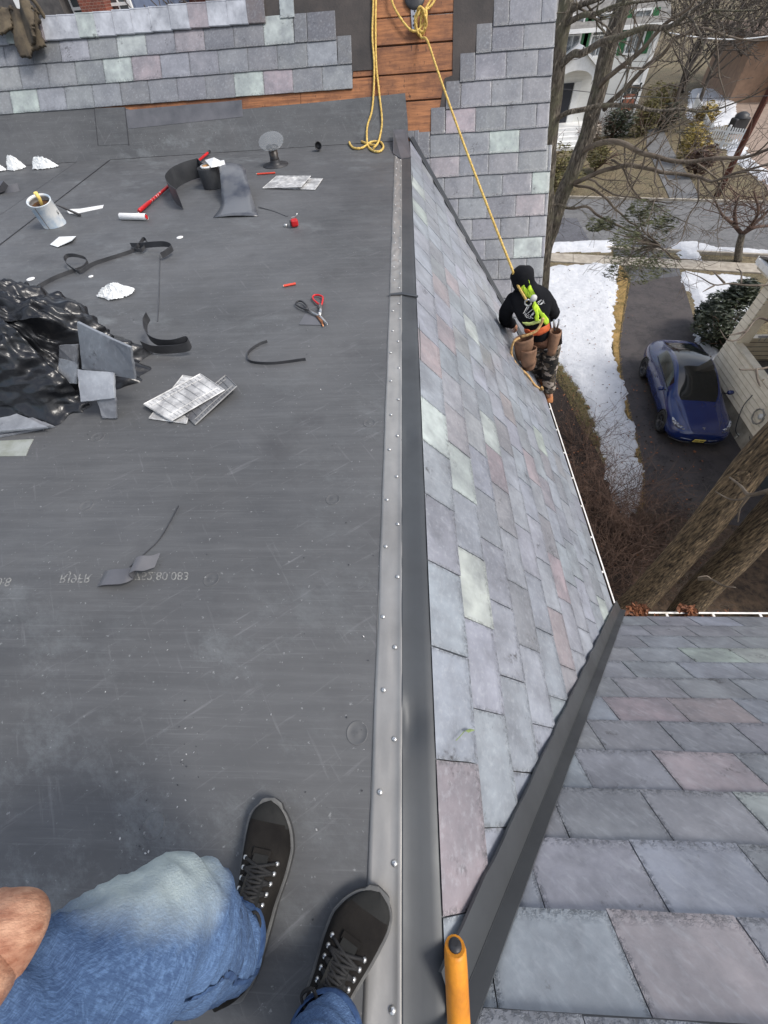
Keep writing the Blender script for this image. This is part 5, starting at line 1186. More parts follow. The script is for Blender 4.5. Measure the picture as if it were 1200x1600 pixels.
dg = bpy.context.evaluated_depsgraph_get(); ev = bpy.data.meshes.new_from_object(tmp.evaluated_get(dg)); bpy.data.objects.remove(tmp)
def part_of(idx, name, mat, off=0, sgn=0):
    ms = MB(); mp = {}; 
    for p in ev.polygons:
        if p.material_index != idx: continue
        c = p.center
        if sgn and c.y*sgn < 0: continue
        if idx == 0 and c.z < .72:   # wheel arches
            if any(abs(c.x-wx_) < .36 and math.hypot(c.x-wx_, c.z-.335) < .365 and abs(c.y) > .55 for wx_ in (1.4375, -1.4375)): continue
        ix = []
        for v_ in p.vertices:
            if v_ not in mp:
                co = ev.vertices[v_].co+ev.vertices[v_].normal*off; mp[v_] = len(ms.v); ms.v.append(tuple(cw(co.x, co.y, co.z)))
            ix.append(mp[v_])
        ms.f.append(tuple(ix)); ms.m.append(0); ms.sm.append(True)
    return ms.build(name, mat, car)
part_of(0, 'body', PAINT); part_of(1, 'side_window', CGLASS, -.004, 1); part_of(1, 'side_window', CGLASS, -.004, -1); part_of(2, 'glass_roof', CGLASS, .002)
def side(pts, off, name, mat, th=.012, both=True):
    for s_ in ((1, -1) if both else (1,)):
        m = MB(); m.slab([cw(x, y*s_, z) for x, y, z in pts], th, both=True); m.build(name, mat, car, bevel=.004)
TY = pm('tyre', (.018, .018, .019), (.03, .03, .03), 20, .85); RIM = pm('dark_rim', (.05, .05, .055), (.09, .09, .095), 9, .35, .7)
for wx_ in (1.4375, -1.4375):
    for s_ in (1, -1):
        c = cw(wx_, s_*.81, .335); ax = cl*s_
        w_ = MB(); w_.lathe([(.20, -.10), (.30, -.115), (.335, -.09), (.34, 0), (.335, .09), (.30, .112), (.245, .10), (.235, .085)], c, ax, 36); wo = w_.build('wheel', TY, car)
        w_ = MB(); w_.lathe([(.238, .088), (.232, .10), (.22, .098), (.215, .06), (.20, .03), (.001, .02)], c, ax, 36)
        for q_ in range(10):
            a = q_*math.pi/5; d = V((0, 0, 1))*math.cos(a)+cf*math.sin(a); w_.tube([c+ax*.05+d*.03, c+ax*.085+d*.22], [.022, .013], 5, sm=False)
        w_.lathe([(.045, .06), (.03, .085), (.001, .088)], c, ax, 14); w_.build('rim', RIM, wo)
        ar = MB(); ar.tube([cw(wx_+math.cos(a)*.375, s_*(.90), .335+math.sin(a)*.375) for a in [math.pi*t/16 for t in range(-1, 18)]], .018, 6); ar.build('wheel_arch', BLACK, car)
        il = MB(); il.lathe([(.37, .0), (.37, -.30), (.001, -.30)], cw(wx_, s_*.90, .335), ax, 24); il.build('wheel_well', BLACK, car)
HL = pm('headlight_glass', (.55, .57, .6), (.10, .10, .12), 16, .1, coat=1, lo=.4, hi=.55)
for s_ in (1, -1):
    m = MB(); P = [(2.17, .50, .665), (2.10, .66, .685), (1.98, .76, .715), (1.86, .805, .745), (1.80, .815, .745)]
    vs = []
    for (x, y, z), w_ in zip(P, (.012, .035, .045, .03, .008)): vs += [cw(x-.05, y*s_, z+w_+.03), cw(x+.03, (y+.03)*s_, z-w_+.02), cw(x-.08, (y-.05)*s_, z-w_)]
    m.add(vs, [(i*3+j, i*3+(j+1) % 3, i*3+3+(j+1) % 3, i*3+3+j) for i in range(4) for j in range(3)], 0, True); m.build('headlight', HL, car)
    m = MB(); m.lathe([(.001, -.09), (.05, -.085), (.075, -.03), (.07, .05), (.04, .085), (.001, .09)], cw(.62, s_*1.02, .98), cl, 14); o = m.build('wing_mirror', PAINT, car)
    m = MB(); m.tube([cw(.62, s_*.86, .93), cw(.62, s_*.97, .95)], .02, 8); m.build('mirror_arm', BLACK, o)
    m = MB(); m.tube(sp([cw(.70, .80*s_, .945), cw(.3, .81*s_, .955), cw(-.5, .81*s_, .965), cw(-1.2, .79*s_, .985)], 5), .008, 6); m.build('window_trim', BLACK, car)
    m = MB(); m.tube(sp([cw(2.32, .20*s_, .30), cw(2.27, .50*s_, .29), cw(2.10, .80*s_, .30)], 5), .02, 6); m.build('bumper_lip', BLACK, car)
    m = MB(); m.tube(sp([cw(2.34, .24*s_, .43), cw(2.27, .52*s_, .42)], 5), .012, 6); m.build('bumper_slot', pm('chrome_blue', (.3, .32, .38), rough=.2, metal=.7), car)
    m = MB(); m.tube([cw(.35, .925*s_, .25), cw(.35, .93*s_, .70), cw(.33, .82*s_, .93)], .004, 4); m.tube([cw(-.62, .925*s_, .25), cw(-.62, .93*s_, .70), cw(-.66, .82*s_, .94)], .004, 4); m.build('door_gap', BLACK, car)
    for hx in (-.35, -1.22): m = MB(); m.box(cw(hx, .925*s_, .775), (.02, .16, .02), cf.to_track_quat('Y', 'Z').to_matrix().to_4x4()); m.build('door_handle', RIM, car, bevel=.004)
m = MB(); yw_ = cf.to_track_quat('Y', 'Z').to_matrix().to_4x4(); m.box(cw(2.36, -.02, .42), (.31, .012, .155), yw_ @ Matrix.Rotation(-.35, 4, 'X'))
pl__ = m.build('number_plate', pm('plate_yellow', L((226, 196, 84)), L((226, 206, 120)), 6, .5), car)
m = MB()
for i in range(7):
    if i == 3: continue
    m.box(cw(2.372, -.02+(i-3)*.035, .425), (.016, .006, .06), yw_ @ Matrix.Rotation(-.35, 4, 'X'))
m.build('plate_letters', pm('plate_dark', L((70, 60, 40))), pl__)
m = MB(); m.box(cw(2.13, -.0, .752), (.075, .02, .004), yw_ @ Matrix.Rotation(-.25, 4, 'X')); m.box(cw(2.16, 0, .743), (.018, .07, .004), yw_ @ Matrix.Rotation(-.25, 4, 'X')); m.build('badge', ZINC, car)
m = MB()
for s_ in (1, -1): m.tube(sp([cw(2.16, .42*s_, .72), cw(1.7, .56*s_, .845), cw(1.2, .64*s_, .92), cw(.95, .70*s_, .945)], 5), .003, 4)
m.build('bonnet_gap', BLACK, car)
INT = pm('cabin', (.10, .10, .10), (.05, .05, .05), 4, .8)
# ------------------------------------------------------------------ neighbour's porch house on the right
k = NM('siding'); v = k.coord('Object')
k.l(k.mix(k.noise(v, 4, 6, .6, .35, .7), L((232, 222, 202)), L((212, 200, 178))), k.b.inputs['Base Color']); k.b.inputs['Roughness'].default_value = .6; SID = k.m
SSHADOW = pm('siding_shadow', L((92, 78, 62)), L((70, 60, 48)), 4, .9)  # dark backing colour stands in for the shadow line under each board
FOUND = pm('foundation', L((178, 170, 156)), L((138, 132, 120)), 2.5, .9, bump=.5, bscale=20)
TRIM = pm('cream_trim', L((222, 212, 192)), L((200, 190, 170)), 4, .55)
nb = empty('neighbour_house', V((12, 9, 0)), 'cream clapboard house with an open porch at the right edge of the photo', 'house')
fy = V((.05, 1, 0)).normalized(); fx = V((1, -.05, 0)).normalized(); NO = V((10.62, 12.62, 0))   # far corner of the porch
def nw(a, b, z): return NO-fy*a+fx*b+V((0, 0, z))    # a: towards us, b: to the right
def boards(mb, a0, a1, z0, z1, b=0, e=.16, out=.02, face='x'):
    z = z0
    while z < z1-.01:
        zt = min(z+e, z1)-.022
        if face == 'x': c = [nw(a0, b-out, z), nw(a1, b-out, z), nw(a1, b-.004, zt), nw(a0, b-.004, zt)]; bk = [nw(a0, b+.05, z), nw(a1, b+.05, z), nw(a1, b+.05, zt), nw(a0, b+.05, zt)]
        else: c = [nw(b-out, a0, z), nw(b-out, a1, z), nw(b-.004, a1, zt), nw(b-.004, a0, zt)]; bk = [nw(b+.05, a0, z), nw(b+.05, a1, z), nw(b+.05, a1, zt), nw(b+.05, a0, zt)]
        if out < 0: pass
        mb.add(c+bk, [(0, 1, 2, 3), (7, 6, 5, 4), (0, 4, 5, 1), (3, 2, 6, 7), (0, 3, 7, 4), (1, 5, 6, 2)]); z = zt+.022
    B0 = .006
    if face == 'x': c = [nw(a, b_, z_) for z_ in (z0, z1-.02) for a, b_ in ((a0+.01, b+B0), (a1-.01, b+B0), (a1-.01, b+.045), (a0+.01, b+.045))]
    else: c = [nw(b_, a, z_) for z_ in (z0, z1-.02) for a, b_ in ((a0+.01, b+B0), (a1-.01, b+B0), (a1-.01, b+.045), (a0+.01, b+.045))]
    mb.add(c, [(3, 2, 1, 0), (4, 5, 6, 7), (0, 1, 5, 4), (1, 2, 6, 5), (2, 3, 7, 6), (3, 0, 4, 7)], 1)
def nbox(mb, a0, a1, b0, b1, z0, z1):
    c = [nw(a, b, z) for z in (z0, z1) for a, b in ((a0, b0), (a1, b0), (a1, b1), (a0, b1))]
    mb.add(c, [(3, 2, 1, 0), (4, 5, 6, 7), (0, 1, 5, 4), (1, 2, 6, 5), (2, 3, 7, 6), (3, 0, 4, 7)])
m = MB(); nbox(m, 0.02, 9.5, .04, 9, 0, .62); m.build('foundation_wall', FOUND, nb)
m = MB(); boards(m, 0, 9.5, .62, 1.75); boards(m, .75, 9.5, 0, 0) if 0 else None; m.build('porch_wall', [SID, SSHADOW], nb)
m = MB(); boards(m, 2.35, 9.5, 1.75, 5.6); m.build('wall', [SID, SSHADOW], nb)
m = MB(); boards(m, 0, 9, 0.62, 1.75, b=0, face='y'); m.build('porch_wall', [SID, SSHADOW], nb)
m = MB(); nbox(m, .42, 2.3, -.035, .20, 1.752, 1.80); nbox(m, -.035, .18, .6, 9, 1.752, 1.80); m.build('porch_rail_cap', TRIM, nb)
for a in (0.0,):
    for b in (0.0, 3.6):
        m = MB(); boards(m, a, a+.42, 1.75, 3.55, b=b); boards(m, b, b+.42, 1.75, 3.55, b=a, face='y')
        nbox(m, a+.05, a+.41, b+.05, b+.41, 1.76, 3.54); m.build('porch_column', [SID, SSHADOW], nb)
m = MB(); nbox(m, -.05, .47, -.05, .47, 3.551, 3.62); m.build('column_cap', TRIM, nb)
m = MB(); nbox(m, -.35, 2.6, -.30, 9, 3.7, 3.95); m.build('porch_fascia', TRIM, nb)
m = MB(); nbox(m, -.50, -.351, -.35, 9, 3.82, 3.97); nbox(m, -.35, 2.4, -.42, -.301, 3.82, 3.97); m.build('porch_gutter', WHITEM, nb)
m = MB(); m.slab([nw(-.45, -.35, 3.99), nw(-.45, 9, 3.99), nw(2.4, 9, 4.8), nw(2.4, -.35, 4.8)], .06, n=(0, 0, 1)); m.build('porch_roof', pm('shingle', L((120, 112, 104)), L((90, 84, 80)), 12, .9), nb)
m = MB(); nbox(m, .2, 2.34, .2, 9, .9, 1.0); m.build('porch_floor', pm('porch_grey', L((110, 110, 112)), L((84, 84, 88)), 5, .7), nb)
m = MB(); nbox(m, 2.36, 9.5, .06, 9, .62, 5.6); m.build('house_body', [SID, SSHADOW], nb)
m = MB()
for i in range(14): nbox(m, 2.34-.03*0, 2.30, .9+i*.0, .94, 1.0, 1.9) if 0 else None
for i in range(16): m.tube([nw(.35, .7+i*.16, 1.8), nw(.35, .7+i*.16, 2.0)], .012, 4)
m.tube([nw(.35, .6, 1.95), nw(.35, 3.3, 1.95)], .03, 6); m.build('porch_railing', pm('grey_rail', L((150, 150, 156))), nb)
m = MB(); m.slab([nw(2.32, -.35, 5.6), nw(9.9, -.35, 5.6), nw(9.9, 4, 8.4), nw(2.32, 4, 8.4)], .12, n=(-.5, 0, 1)); m.build('roof', pm('shingle', L((120, 112, 104))), nb)
# small things by the wall
m = MB(); c = onz(1156, 672, .12); m.box(c, (.16, .75, .2), Matrix.Rotation(-.55, 4, 'Z')); thing(m, 'concrete_block', pm('pale_stone', L((196, 192, 180)), L((150, 146, 134)), 12, .85), 'pale concrete block lying on the ground by the car bonnet', 'block', bevel=.02)
hr_ = empty('hose_reel', nw(3.2, -.1, 1.15), 'coiled garden hose on a reel fixed to the cream wall', 'hose reel')
m = MB(); m.tube([nw(3.2+math.cos(a)*(.20+.008*(i % 5)), -.10-.01*(i % 4), 1.15+math.sin(a)*(.20+.008*(i % 5))) for i, a in enumerate([q_*.45 for q_ in range(60)])], .012, 6); m.build('hose', pm('hose_grey', L((150, 146, 136)), L((110, 106, 98))), hr_)
m = MB(); m.lathe([(.001, .02), (.08, .02), (.08, -.08)], nw(3.2, -.05, 1.15), -fx, 14); m.build('hub', WHITE, hr_)
for q_ in ([nw(2.4, -.03, 1.3), nw(2.5, -.1, .9), nw(2.9, -.15, .4), nw(3.1, -.05, .25)], [nw(3.4, -.05, .55), nw(3.7, -.12, .5), nw(3.8, -.1, .3), nw(4.0, -.05, .5)]):
    m = MB(); m.tube(sp(q_, 6), .012, 6); m.build('cable', BLACK, nb)
m = MB(); nbox(m, 4.3, 5.3, -.06, .02, .02, .58); m.build('cellar_window', GLASS, nb)
# ------------------------------------------------------------------ trees
def tag_tree(name, loc, label, cat='tree', group=None): return empty(name, loc, label, cat, group)
def twigs(mb, p, d, r, ln, depth, rnd, wob=.35, up=.05, kids=(2, 4), minr=.0035):
    n = 4; P = [p]; dd = d.normalized()
    for i in range(n):
        dd = (dd+V((rnd.gauss(0, wob), rnd.gauss(0, wob), rnd.gauss(0, wob)+up))*.5).normalized(); P.append(P[-1]+dd*ln/n)
    mb.tube(P, [max(minr, r*(1-.5*i/n)) for i in range(n+1)], 5 if r > .02 else 4 if r > .008 else 3, cap=False)
    if depth <= 0: return
    for _ in range(rnd.randint(*kids)):
        t = rnd.uniform(.3, 1)*n; i = min(int(t), n-1); q = P[i].lerp(P[i+1], t-i)
        a = (P[i+1]-P[i]).normalized(); s_ = V((rnd.gauss(0, 1), rnd.gauss(0, 1), rnd.gauss(0, 1)+.1)); s_ = (s_-a*s_.dot(a)).normalized()
        twigs(mb, q, a*.75+s_*rnd.uniform(.5, 1.0), max(minr, r*.55), ln*rnd.uniform(.5, .8), depth-1, rnd, wob, up, kids, minr)
def limbpath(mb, pts, r0, r1, seg=10, n=5, wob=.0, rnd=None):
    P = sp(pts, n)
    if rnd:
        P = [P[0]]+[p+V((noise.noise(p*2.3), noise.noise(p*2.3+V((7, 0, 0))), noise.noise(p*2.3+V((0, 7, 0)))))*wob for p in P[1:]]
    mb.tube(P, [r0+(r1-r0)*i/(len(P)-1) for i in range(len(P))], seg); return P
rnd = random.Random(12)
def px_limb(mb, pts, y0, y1, r0, r1, tw=6, tl=.9, depth=2, wob=.08, kids=(2, 3)):
    n = len(pts); P = [ony(px, py, y0+(y1-y0)*i/(n-1)) for i, (px, py) in enumerate(pts)]
    Q = limbpath(mb, P, r0, r1, 7, 4, wob, rnd)
    for _ in range(tw):
        i = rnd.randint(len(Q)//5, len(Q)-2); a = (Q[i+1]-Q[i]).normalized(); s_ = V((rnd.gauss(0, 1), rnd.gauss(0, 1), rnd.gauss(0, .8))); s_ = (s_-a*s_.dot(a)).normalized()
        twigs(mb, Q[i], a*.6+s_*.8, max(.006, r1*.8), tl*rnd.uniform(.6, 1.3), depth, rnd, .4, .0, kids)
    i = len(Q)-1; twigs(mb, Q[i], Q[i]-Q[i-1], r1*.9, tl, depth, rnd, .3, 0, kids)
# tree beside the wing (nearer trunk, left in the photo)
TA = tag_tree('maple_tree', V((4.3, 10.5, 0)), 'bare grey-barked tree rising right beside the slate corner, left of the pair', 'tree', 'bare trees at the corner of the roof')
mb = MB(); Y = 10.5
base = V((4.05, Y, 0)); limbpath(mb, [base, V((3.9, Y, 2)), ony(850, 400, Y), ony(857, 250, Y), ony(864, 170, Y), ony(872, 90, Y), ony(886, 0, Y), ony(893, -40, Y), ony(905, -110, Y)], .17, .105, 16, 6, .05, rnd); mb.build('trunk', BARK2, TA)
mb = MB()
px_limb(mb, [(868, 108), (893, 88), (915, 82), (945, 68), (990, 53), (1040, 38), (1080, 15), (1120, -5)], Y, 8.5, .06, .02, 6, .8)
px_limb(mb, [(884, 24), (905, 12), (925, 6), (960, -6)], Y, 10, .05, .02, 4, .7)
px_limb(mb, [(880, 40), (900, 30), (925, 22), (950, 17), (985, 6)], Y, 9.5, .045, .018, 5, .7)
px_limb(mb, [(860, 195), (885, 177), (924, 168), (966, 166), (1002, 163), (1035, 174), (1080, 177), (1120, 170)], Y, 9, .045, .012, 5, .8)
px_limb(mb, [(852, 330), (868, 322), (888, 325), (905, 318)], Y, 10, .02, .01, 3, .5)
mb.build('branches', BARK2, TA)
TB = tag_tree('maple_tree', V((5.0, 11.2, 0)), 'bare tree with lichen on its leaning trunk, right of the pair at the roof corner', 'tree', 'bare trees at the corner of the roof')
mb = MB(); Y = 11.2
limbpath(mb, [V((4.3, Y, 0)), V((3.9, Y, 2.5)), ony(846, 425, Y), ony(858, 370, Y), ony(874, 318, Y), ony(898, 262, Y), ony(922, 195, Y), ony(946, 95, Y), ony(962, 45, Y), ony(977, 0, Y), ony(985, -30, Y), ony(1000, -100, Y)], .18, .125, 18, 6, .05, rnd); mb.build('trunk', BARK2, TB)
mb = MB()
px_limb(mb, [(930, 140), (950, 118), (990, 92), (1012, 62), (1040, 38), (1070, 10), (1090, -10)], Y, 9.5, .05, .015, 5, .8)
px_limb(mb, [(945, 170), (969, 144), (996, 120), (1032, 84), (1056, 60), (1085, 50), (1130, 52)], Y, 9.5, .05, .015, 8, .9)
px_limb(mb, [(908, 235), (925, 230), (954, 225), (981, 228), (1008, 240), (1050, 249), (1100, 250), (1150, 246), (1215, 232)], Y, 9, .055, .022, 11, .9)
px_limb(mb, [(893, 287), (912, 277), (939, 270), (984, 261), (1032, 267), (1092, 279), (1128, 276), (1210, 256)], Y, 9, .05, .016, 11, .9)
px_limb(mb, [(880, 324), (900, 324), (924, 327), (939, 342), (972, 354), (996, 366), (1032, 384), (1050, 402), (1068, 408)], Y, 9, .03, .008, 9, .7)
px_limb(mb, [(897, 285), (915, 292), (939, 306), (966, 327), (984, 345), (1000, 362), (990, 385)], Y, 9.2, .03, .008, 9, .6)
px_limb(mb, [(1092, 279), (1091, 300), (1089, 318), (1077, 342), (1062, 372), (1032, 393)], 10, 9, .02, .006, 6, .5)
px_limb(mb, [(1092, 279), (1110, 306), (1128, 330), (1122, 375)], 10, 9, .015, .004, 5, .4, 1)
px_limb(mb, [(955, 250), (975, 270), (990, 300), (1015, 315), (1050, 318), (1060, 290)], 10.5, 9.3, .02, .006, 6, .5)
px_limb(mb, [(920, 280), (950, 300), (1000, 310), (1040, 330), (1080, 350)], 10.5, 9.5, .02, .006, 8, .6)
mb.build('branches', TWIG, TB)
# the two big trunks at lower right
TR = tag_tree('maple_tree', onz(985, 975, 0), 'thick furrowed tree trunk nearer the car, upper left of the two leaning past the gutter', 'tree', 'big trunks behind the gutter')
mb = MB(); b0 = onz(952, 982, 0); P = [b0, onz(1010, 925, 1.6), onz(1078, 850, 3.2), onz(1130, 785, 4.3), onz(1185, 715, 5.2), onz(1260, 640, 6.1), onz(1420, 500, 7.4)]
def wd(px0, py0, px1, py1, z): return (onz(px0, py0, z)-onz(px1, py1, z)).length/2
mb.tube(sp(P, 8), [.52-.004*i for i in range(len(sp(P, 8)))] if 0 else [.27-.0015*i+.07*math.exp(-i/4) for i in range(len(sp(P, 8)))], 26); mb.build('trunk', BARK, TR)
mb = MB()
c = onz(1163, 745, 4.9); twigs(mb, c, V((.6, .4, .6)), .04, 1.2, 2, rnd)
px = [onz(1140, 746, 5.2), onz(1158, 760, 5.5), onz(1170, 773, 5.8), onz(1200, 767, 6.2), onz(1230, 760, 6.5)]; limbpath(mb, px, .012, .03, 6, 4)
limbpath(mb, [onz(1118, 768, 5.2), onz(1140, 780, 5.5), onz(1160, 780, 5.7), onz(1170, 774, 5.8)], .006, .02, 6, 4); limbpath(mb, [onz(1153, 816, 5.3), onz(1156, 795, 5.5), onz(1165, 780, 5.75), onz(1171, 774, 5.8)], .006, .02, 6, 4)
mb.build('branches', TWIG, TR)
for px_, py_, z, r_ in ((1160, 745, 5.02, .09), (1070, 858, 3.28, .06)):
    mb = MB(); c = onz(px_, py_, z); n_ = (CAM-c).normalized(); mb.lathe([(r_, -.03), (r_*1.05, .02), (r_*.8, .035), (r_*.5, .015), (.001, .0)], c, n_, 16); mb.build('branch_scar', BARK, TR)
TS = tag_tree('maple_tree', onz(1040, 1010, 0), 'thick furrowed tree trunk in the lower right corner of the yard, right of its twin', 'tree', 'big trunks behind the gutter')
mb = MB(); P = [onz(1035, 1010, 0), onz(1085, 935, 1.8), onz(1150, 868, 3.2), onz(1215, 795, 4.4), onz(1330, 680, 5.8), onz(1560, 480, 7.6)]
mb.tube(sp(P, 8), [.26-.001*i+.07*math.exp(-i/4) for i in range(len(sp(P, 8)))], 26); mb.build('trunk', BARK, TS)
mb = MB(); limbpath(mb, [onz(1092, 905, 3.0), onz(1110, 905, 3.3), onz(1130, 915, 3.6), onz(1150, 918, 3.7)], .03, .008, 6, 4); limbpath(mb, [onz(1112, 906, 3.3), onz(1104, 900, 3.5), onz(1090, 902, 3.6)], .015, .006, 6, 4); mb.build('branches', TWIG, TS)
# overhanging branch tips on the right
OB = tag_tree('overhanging_branch', onz(1210, 540, 6), 'thin bare branch reaching in from the right edge above the porch', 'branch')
mb = MB()
for pts in ([(1215, 445), (1170, 446), (1140, 443), (1116, 445), (1092, 432), (1070, 424)], [(1132, 442), (1120, 430), (1114, 424)], [(1116, 446), (1105, 452), (1098, 456)], [(1158, 443), (1158, 425), (1150, 420)], [(1215, 508), (1185, 497), (1165, 520), (1150, 532), (1135, 530), (1125, 515)], [(1215, 570), (1190, 576), (1160, 578), (1155, 576)], [(1182, 577), (1183, 590), (1186, 600), (1188, 604)], [(1165, 518), (1150, 522), (1137, 524)]):
    px_ = [onz(a, b, 5.2) for a, b in pts]; limbpath(mb, px_, .022, .006, 6, 4)
mb.build('twigs', TWIG, OB)
# leaf clusters
def leafmass(name, cs, mat, parent, n, size, seed, flat=.6, lab=None, elong=2.0, clump=.3):
    rd = random.Random(seed); m = MB()
    for _ in range(n):
        c, rx, ry, rz = rd.choice(cs)
        while True:
            d = V((rd.uniform(-1, 1), rd.uniform(-1, 1), rd.uniform(-1, 1)))
            if .12 < d.length < 1: break
        f = noise.noise(d*2.2+V((seed, c.x, 0)))
        if f < -clump*.5 and rd.random() < .75: continue
        d = d.normalized()*(d.length**.5)*(1+.35*f); p = c+V((d.x*rx, d.y*ry, d.z*rz)); s_ = size*rd.uniform(.6, 1.3)
        M = Matrix.Rotation(rd.uniform(0, 6.3), 3, 'Z') @ Matrix.Rotation(rd.gauss(0, flat), 3, 'X')
        m.add([p+M @ V((-elong*s_, 0, 0)), p+M @ V((0, .5*s_, .15*s_)), p+M @ V((elong*s_, 0, 0)), p+M @ V((0, -.5*s_, .15*s_))], [(0, 1, 2, 3)])
    return m.build(name, mat, parent)
EVG = pm('evergreen_leaf', L((66, 74, 52)), L((34, 42, 32)), 3, .5); EVG2 = pm('dull_needles', L((122, 112, 66)), L((74, 74, 44)), 2, .8); HEM = pm('hemlock', L((92, 96, 62)), L((60, 62, 42)), 4, .7)
sh = tag_tree('evergreen_shrub', onz(1120, 540, 0), 'dark glossy evergreen shrub at the corner of the cream porch', 'shrub')
cs = []
for px_, py_, z, r_ in ((1128, 520, .5, .75), (1115, 505, 1.0, .75), (1140, 480, 1.3, .8), (1120, 478, .9, .6), (1155, 462, 1.5, .6), (1135, 530, .4, .6), (1105, 490, .6, .5), (1163, 455, 1.8, .5)):
    cs.append((onz(px_, py_, z), r_*.85, r_*.85, r_*.8))
leafmass('foliage', cs, EVG, sh, 9000, .055, 3, .8); m = MB()
for q_ in range(7): twigs(m, onz(1128, 545, 0), V((rnd.gauss(0, .5), rnd.gauss(0, .5), 1)), .03, 1.4, 1, rnd)
m.build('stems', TWIG2, sh)
hmk = tag_tree('hemlock_branch', ony(1000, 390, 9.4), 'spray of dull green needles hanging over the sidewalk beside the driveway', 'branch')
cs = [(ony(a, b, 9.4+random.uniform(-.5, .5)), r_*1.6, r_*1.6, r_*1.1) for a, b, r_ in ((1000, 398, .26), (975, 410, .22), (1012, 418, .22), (988, 382, .25), (1015, 362, .24), (1000, 425, .2), (965, 425, .16), (1038, 410, .18), (990, 342, .16), (1022, 335, .15), (930, 352, .10), (948, 350, .10), (1000, 325, .12), (1040, 350, .12), (975, 372, .15))]
leafmass('needles', cs, HEM, hmk, 5200, .020, 5, .7, elong=3.2, clump=-.1); m = MB()
for q_ in cs: m.tube(sp([ony(1032, 384, 9.2), ony(1005, 380, 9.3).lerp(q_[0], .4), q_[0]], 4), [.012]*5+[.006]*4, 5)
m.build('twigs', TWIG, hmk)
# bare shrubs under the gutter
for i, (px_, py_, nst, hgt, lb) in enumerate([(905, 700, 46, 1.0, 'dark tangle of bare stems highest under the gutter, beside the snow strip'), (940, 790, 64, 1.3, 'bare brown shrub in the middle of the mulch bed under the gutter'), (975, 870, 90, 1.5, 'wide bare shrub with long arching stems in front of the big trunks'), (900, 800, 60, 1.2, 'bare shrub hidden half under the gutter, lower left of the bed'), (1000, 840, 50, 1.2, 'bare shrub spreading over the lower end of the snow'), (930, 920, 70, 1.4, 'bare shrub in the corner below the gutter')]):
    bs = tag_tree('bare_shrub', onz(px_, py_, 0), lb, 'shrub', 'bare shrubs below the gutter'); m = MB()
    for q_ in range(nst):
        a = rnd.uniform(0, 6.28); b = onz(px_, py_, 0)+V((math.cos(a), math.sin(a), 0))*rnd.uniform(0, .45)
        twigs(m, b, V((math.cos(a)*.9, math.sin(a)*.9, rnd.uniform(.4, 1.3))), rnd.uniform(.006, .013), hgt*rnd.uniform(.7, 1.2), 2, rnd, .45, -.08, (2, 3), .004)
    m.build('stems', TWIG2, bs)
gsb = tag_tree('bare_shrub', onz(1060, 905, 0), 'pale wiry undergrowth between the two big trunks', 'shrub', 'bare shrubs below the gutter'); m = MB()
for q_ in range(130):
    b = onz(rnd.uniform(1010, 1110), 0, 0) if 0 else onz(rnd.uniform(1015, 1105), rnd.uniform(800, 950), 0); twigs(m, b, V((rnd.gauss(0, .6), rnd.gauss(0, .6), .7)), .006, .6, 2, rnd, .6, -.1, (2, 3), .0035)
m.build('stems', TWIG, gsb)
# small street tree
stt = tag_tree('street_tree', onz(1157, 409, 0), 'small bare forked tree on the verge between street and sidewalk', 'tree'); m = MB(); b = onz(1153, 408, 0)
limbpath(m, [b, ony(1155, 385, b.y), ony(1160, 364, b.y)], .17, .13, 12); m.build('trunk', BARK2, stt); m = MB(); Yt = b.y
for pts in ([(1160, 366), (1145, 350), (1128, 335), (1118, 315)], [(1160, 366), (1175, 350), (1185, 330), (1178, 300)], [(1160, 366), (1180, 355), (1205, 352), (1230, 340)], [(1150, 355), (1148, 330), (1155, 305)], [(1170, 358), (1195, 335), (1215, 310)]):
    n_ = len(pts); P = limbpath(m, [ony(a, b_, Yt+rnd.uniform(-.5, .5)*j_) for j_, (a, b_) in enumerate(pts)], .09, .03, 7, 4)
    for q_ in range(9): i = rnd.randint(3, len(P)-1); twigs(m, P[i], V((rnd.gauss(0, 1), rnd.gauss(0, 1), rnd.uniform(-.2, 1))), .02, 1.5, 2, rnd, .35, .05, (2, 3), .007)
m.build('branches', TWIG2, stt)
# ------------------------------------------------------------------ across the street
def hbox(mb, c, d, ang=0): mb.box(c, d, Matrix.Rotation(ang, 4, 'Z'))
WSID = pm('white_siding', (.78, .78, .75), (.66, .66, .63), 2, .6); GSH = pm('green_shutter', L((46, 110, 66)), L((36, 84, 52)), 5, .6)
k = NM('white_clapboard'); v = k.coord('Object'); w_ = k.n('ShaderNodeTexWave'); w_.wave_type = 'BANDS'; w_.bands_direction = 'Z'; w_.wave_profile = 'SAW'; w_.inputs['Scale'].default_value = 1.6
k.l(v, w_.inputs['Vector']); k.l(k.mix(k.noise(v, 2, 5, .6, .3, .7), (.84, .84, .81), (.76, .76, .73)), k.b.inputs['Base Color']); k.bump(w_.outputs['Fac'], .8, .05); CLAP = k.m
wh = empty('white_house', V((14, 44, 0)), 'white clapboard house with green shutters across the street', 'house'); HY = 44.5
def hp(px, py, y=HY): return ony(px, py, y)
zt_ = hp(1035, 34).z; xr_ = hp(1035, 34).x; xl_ = xr_-12.5
m = MB(); hbox(m, ((xl_+xr_)/2, HY+4.5, zt_/2), (xr_-xl_, 9, zt_)); m.build('wall', CLAP, wh)
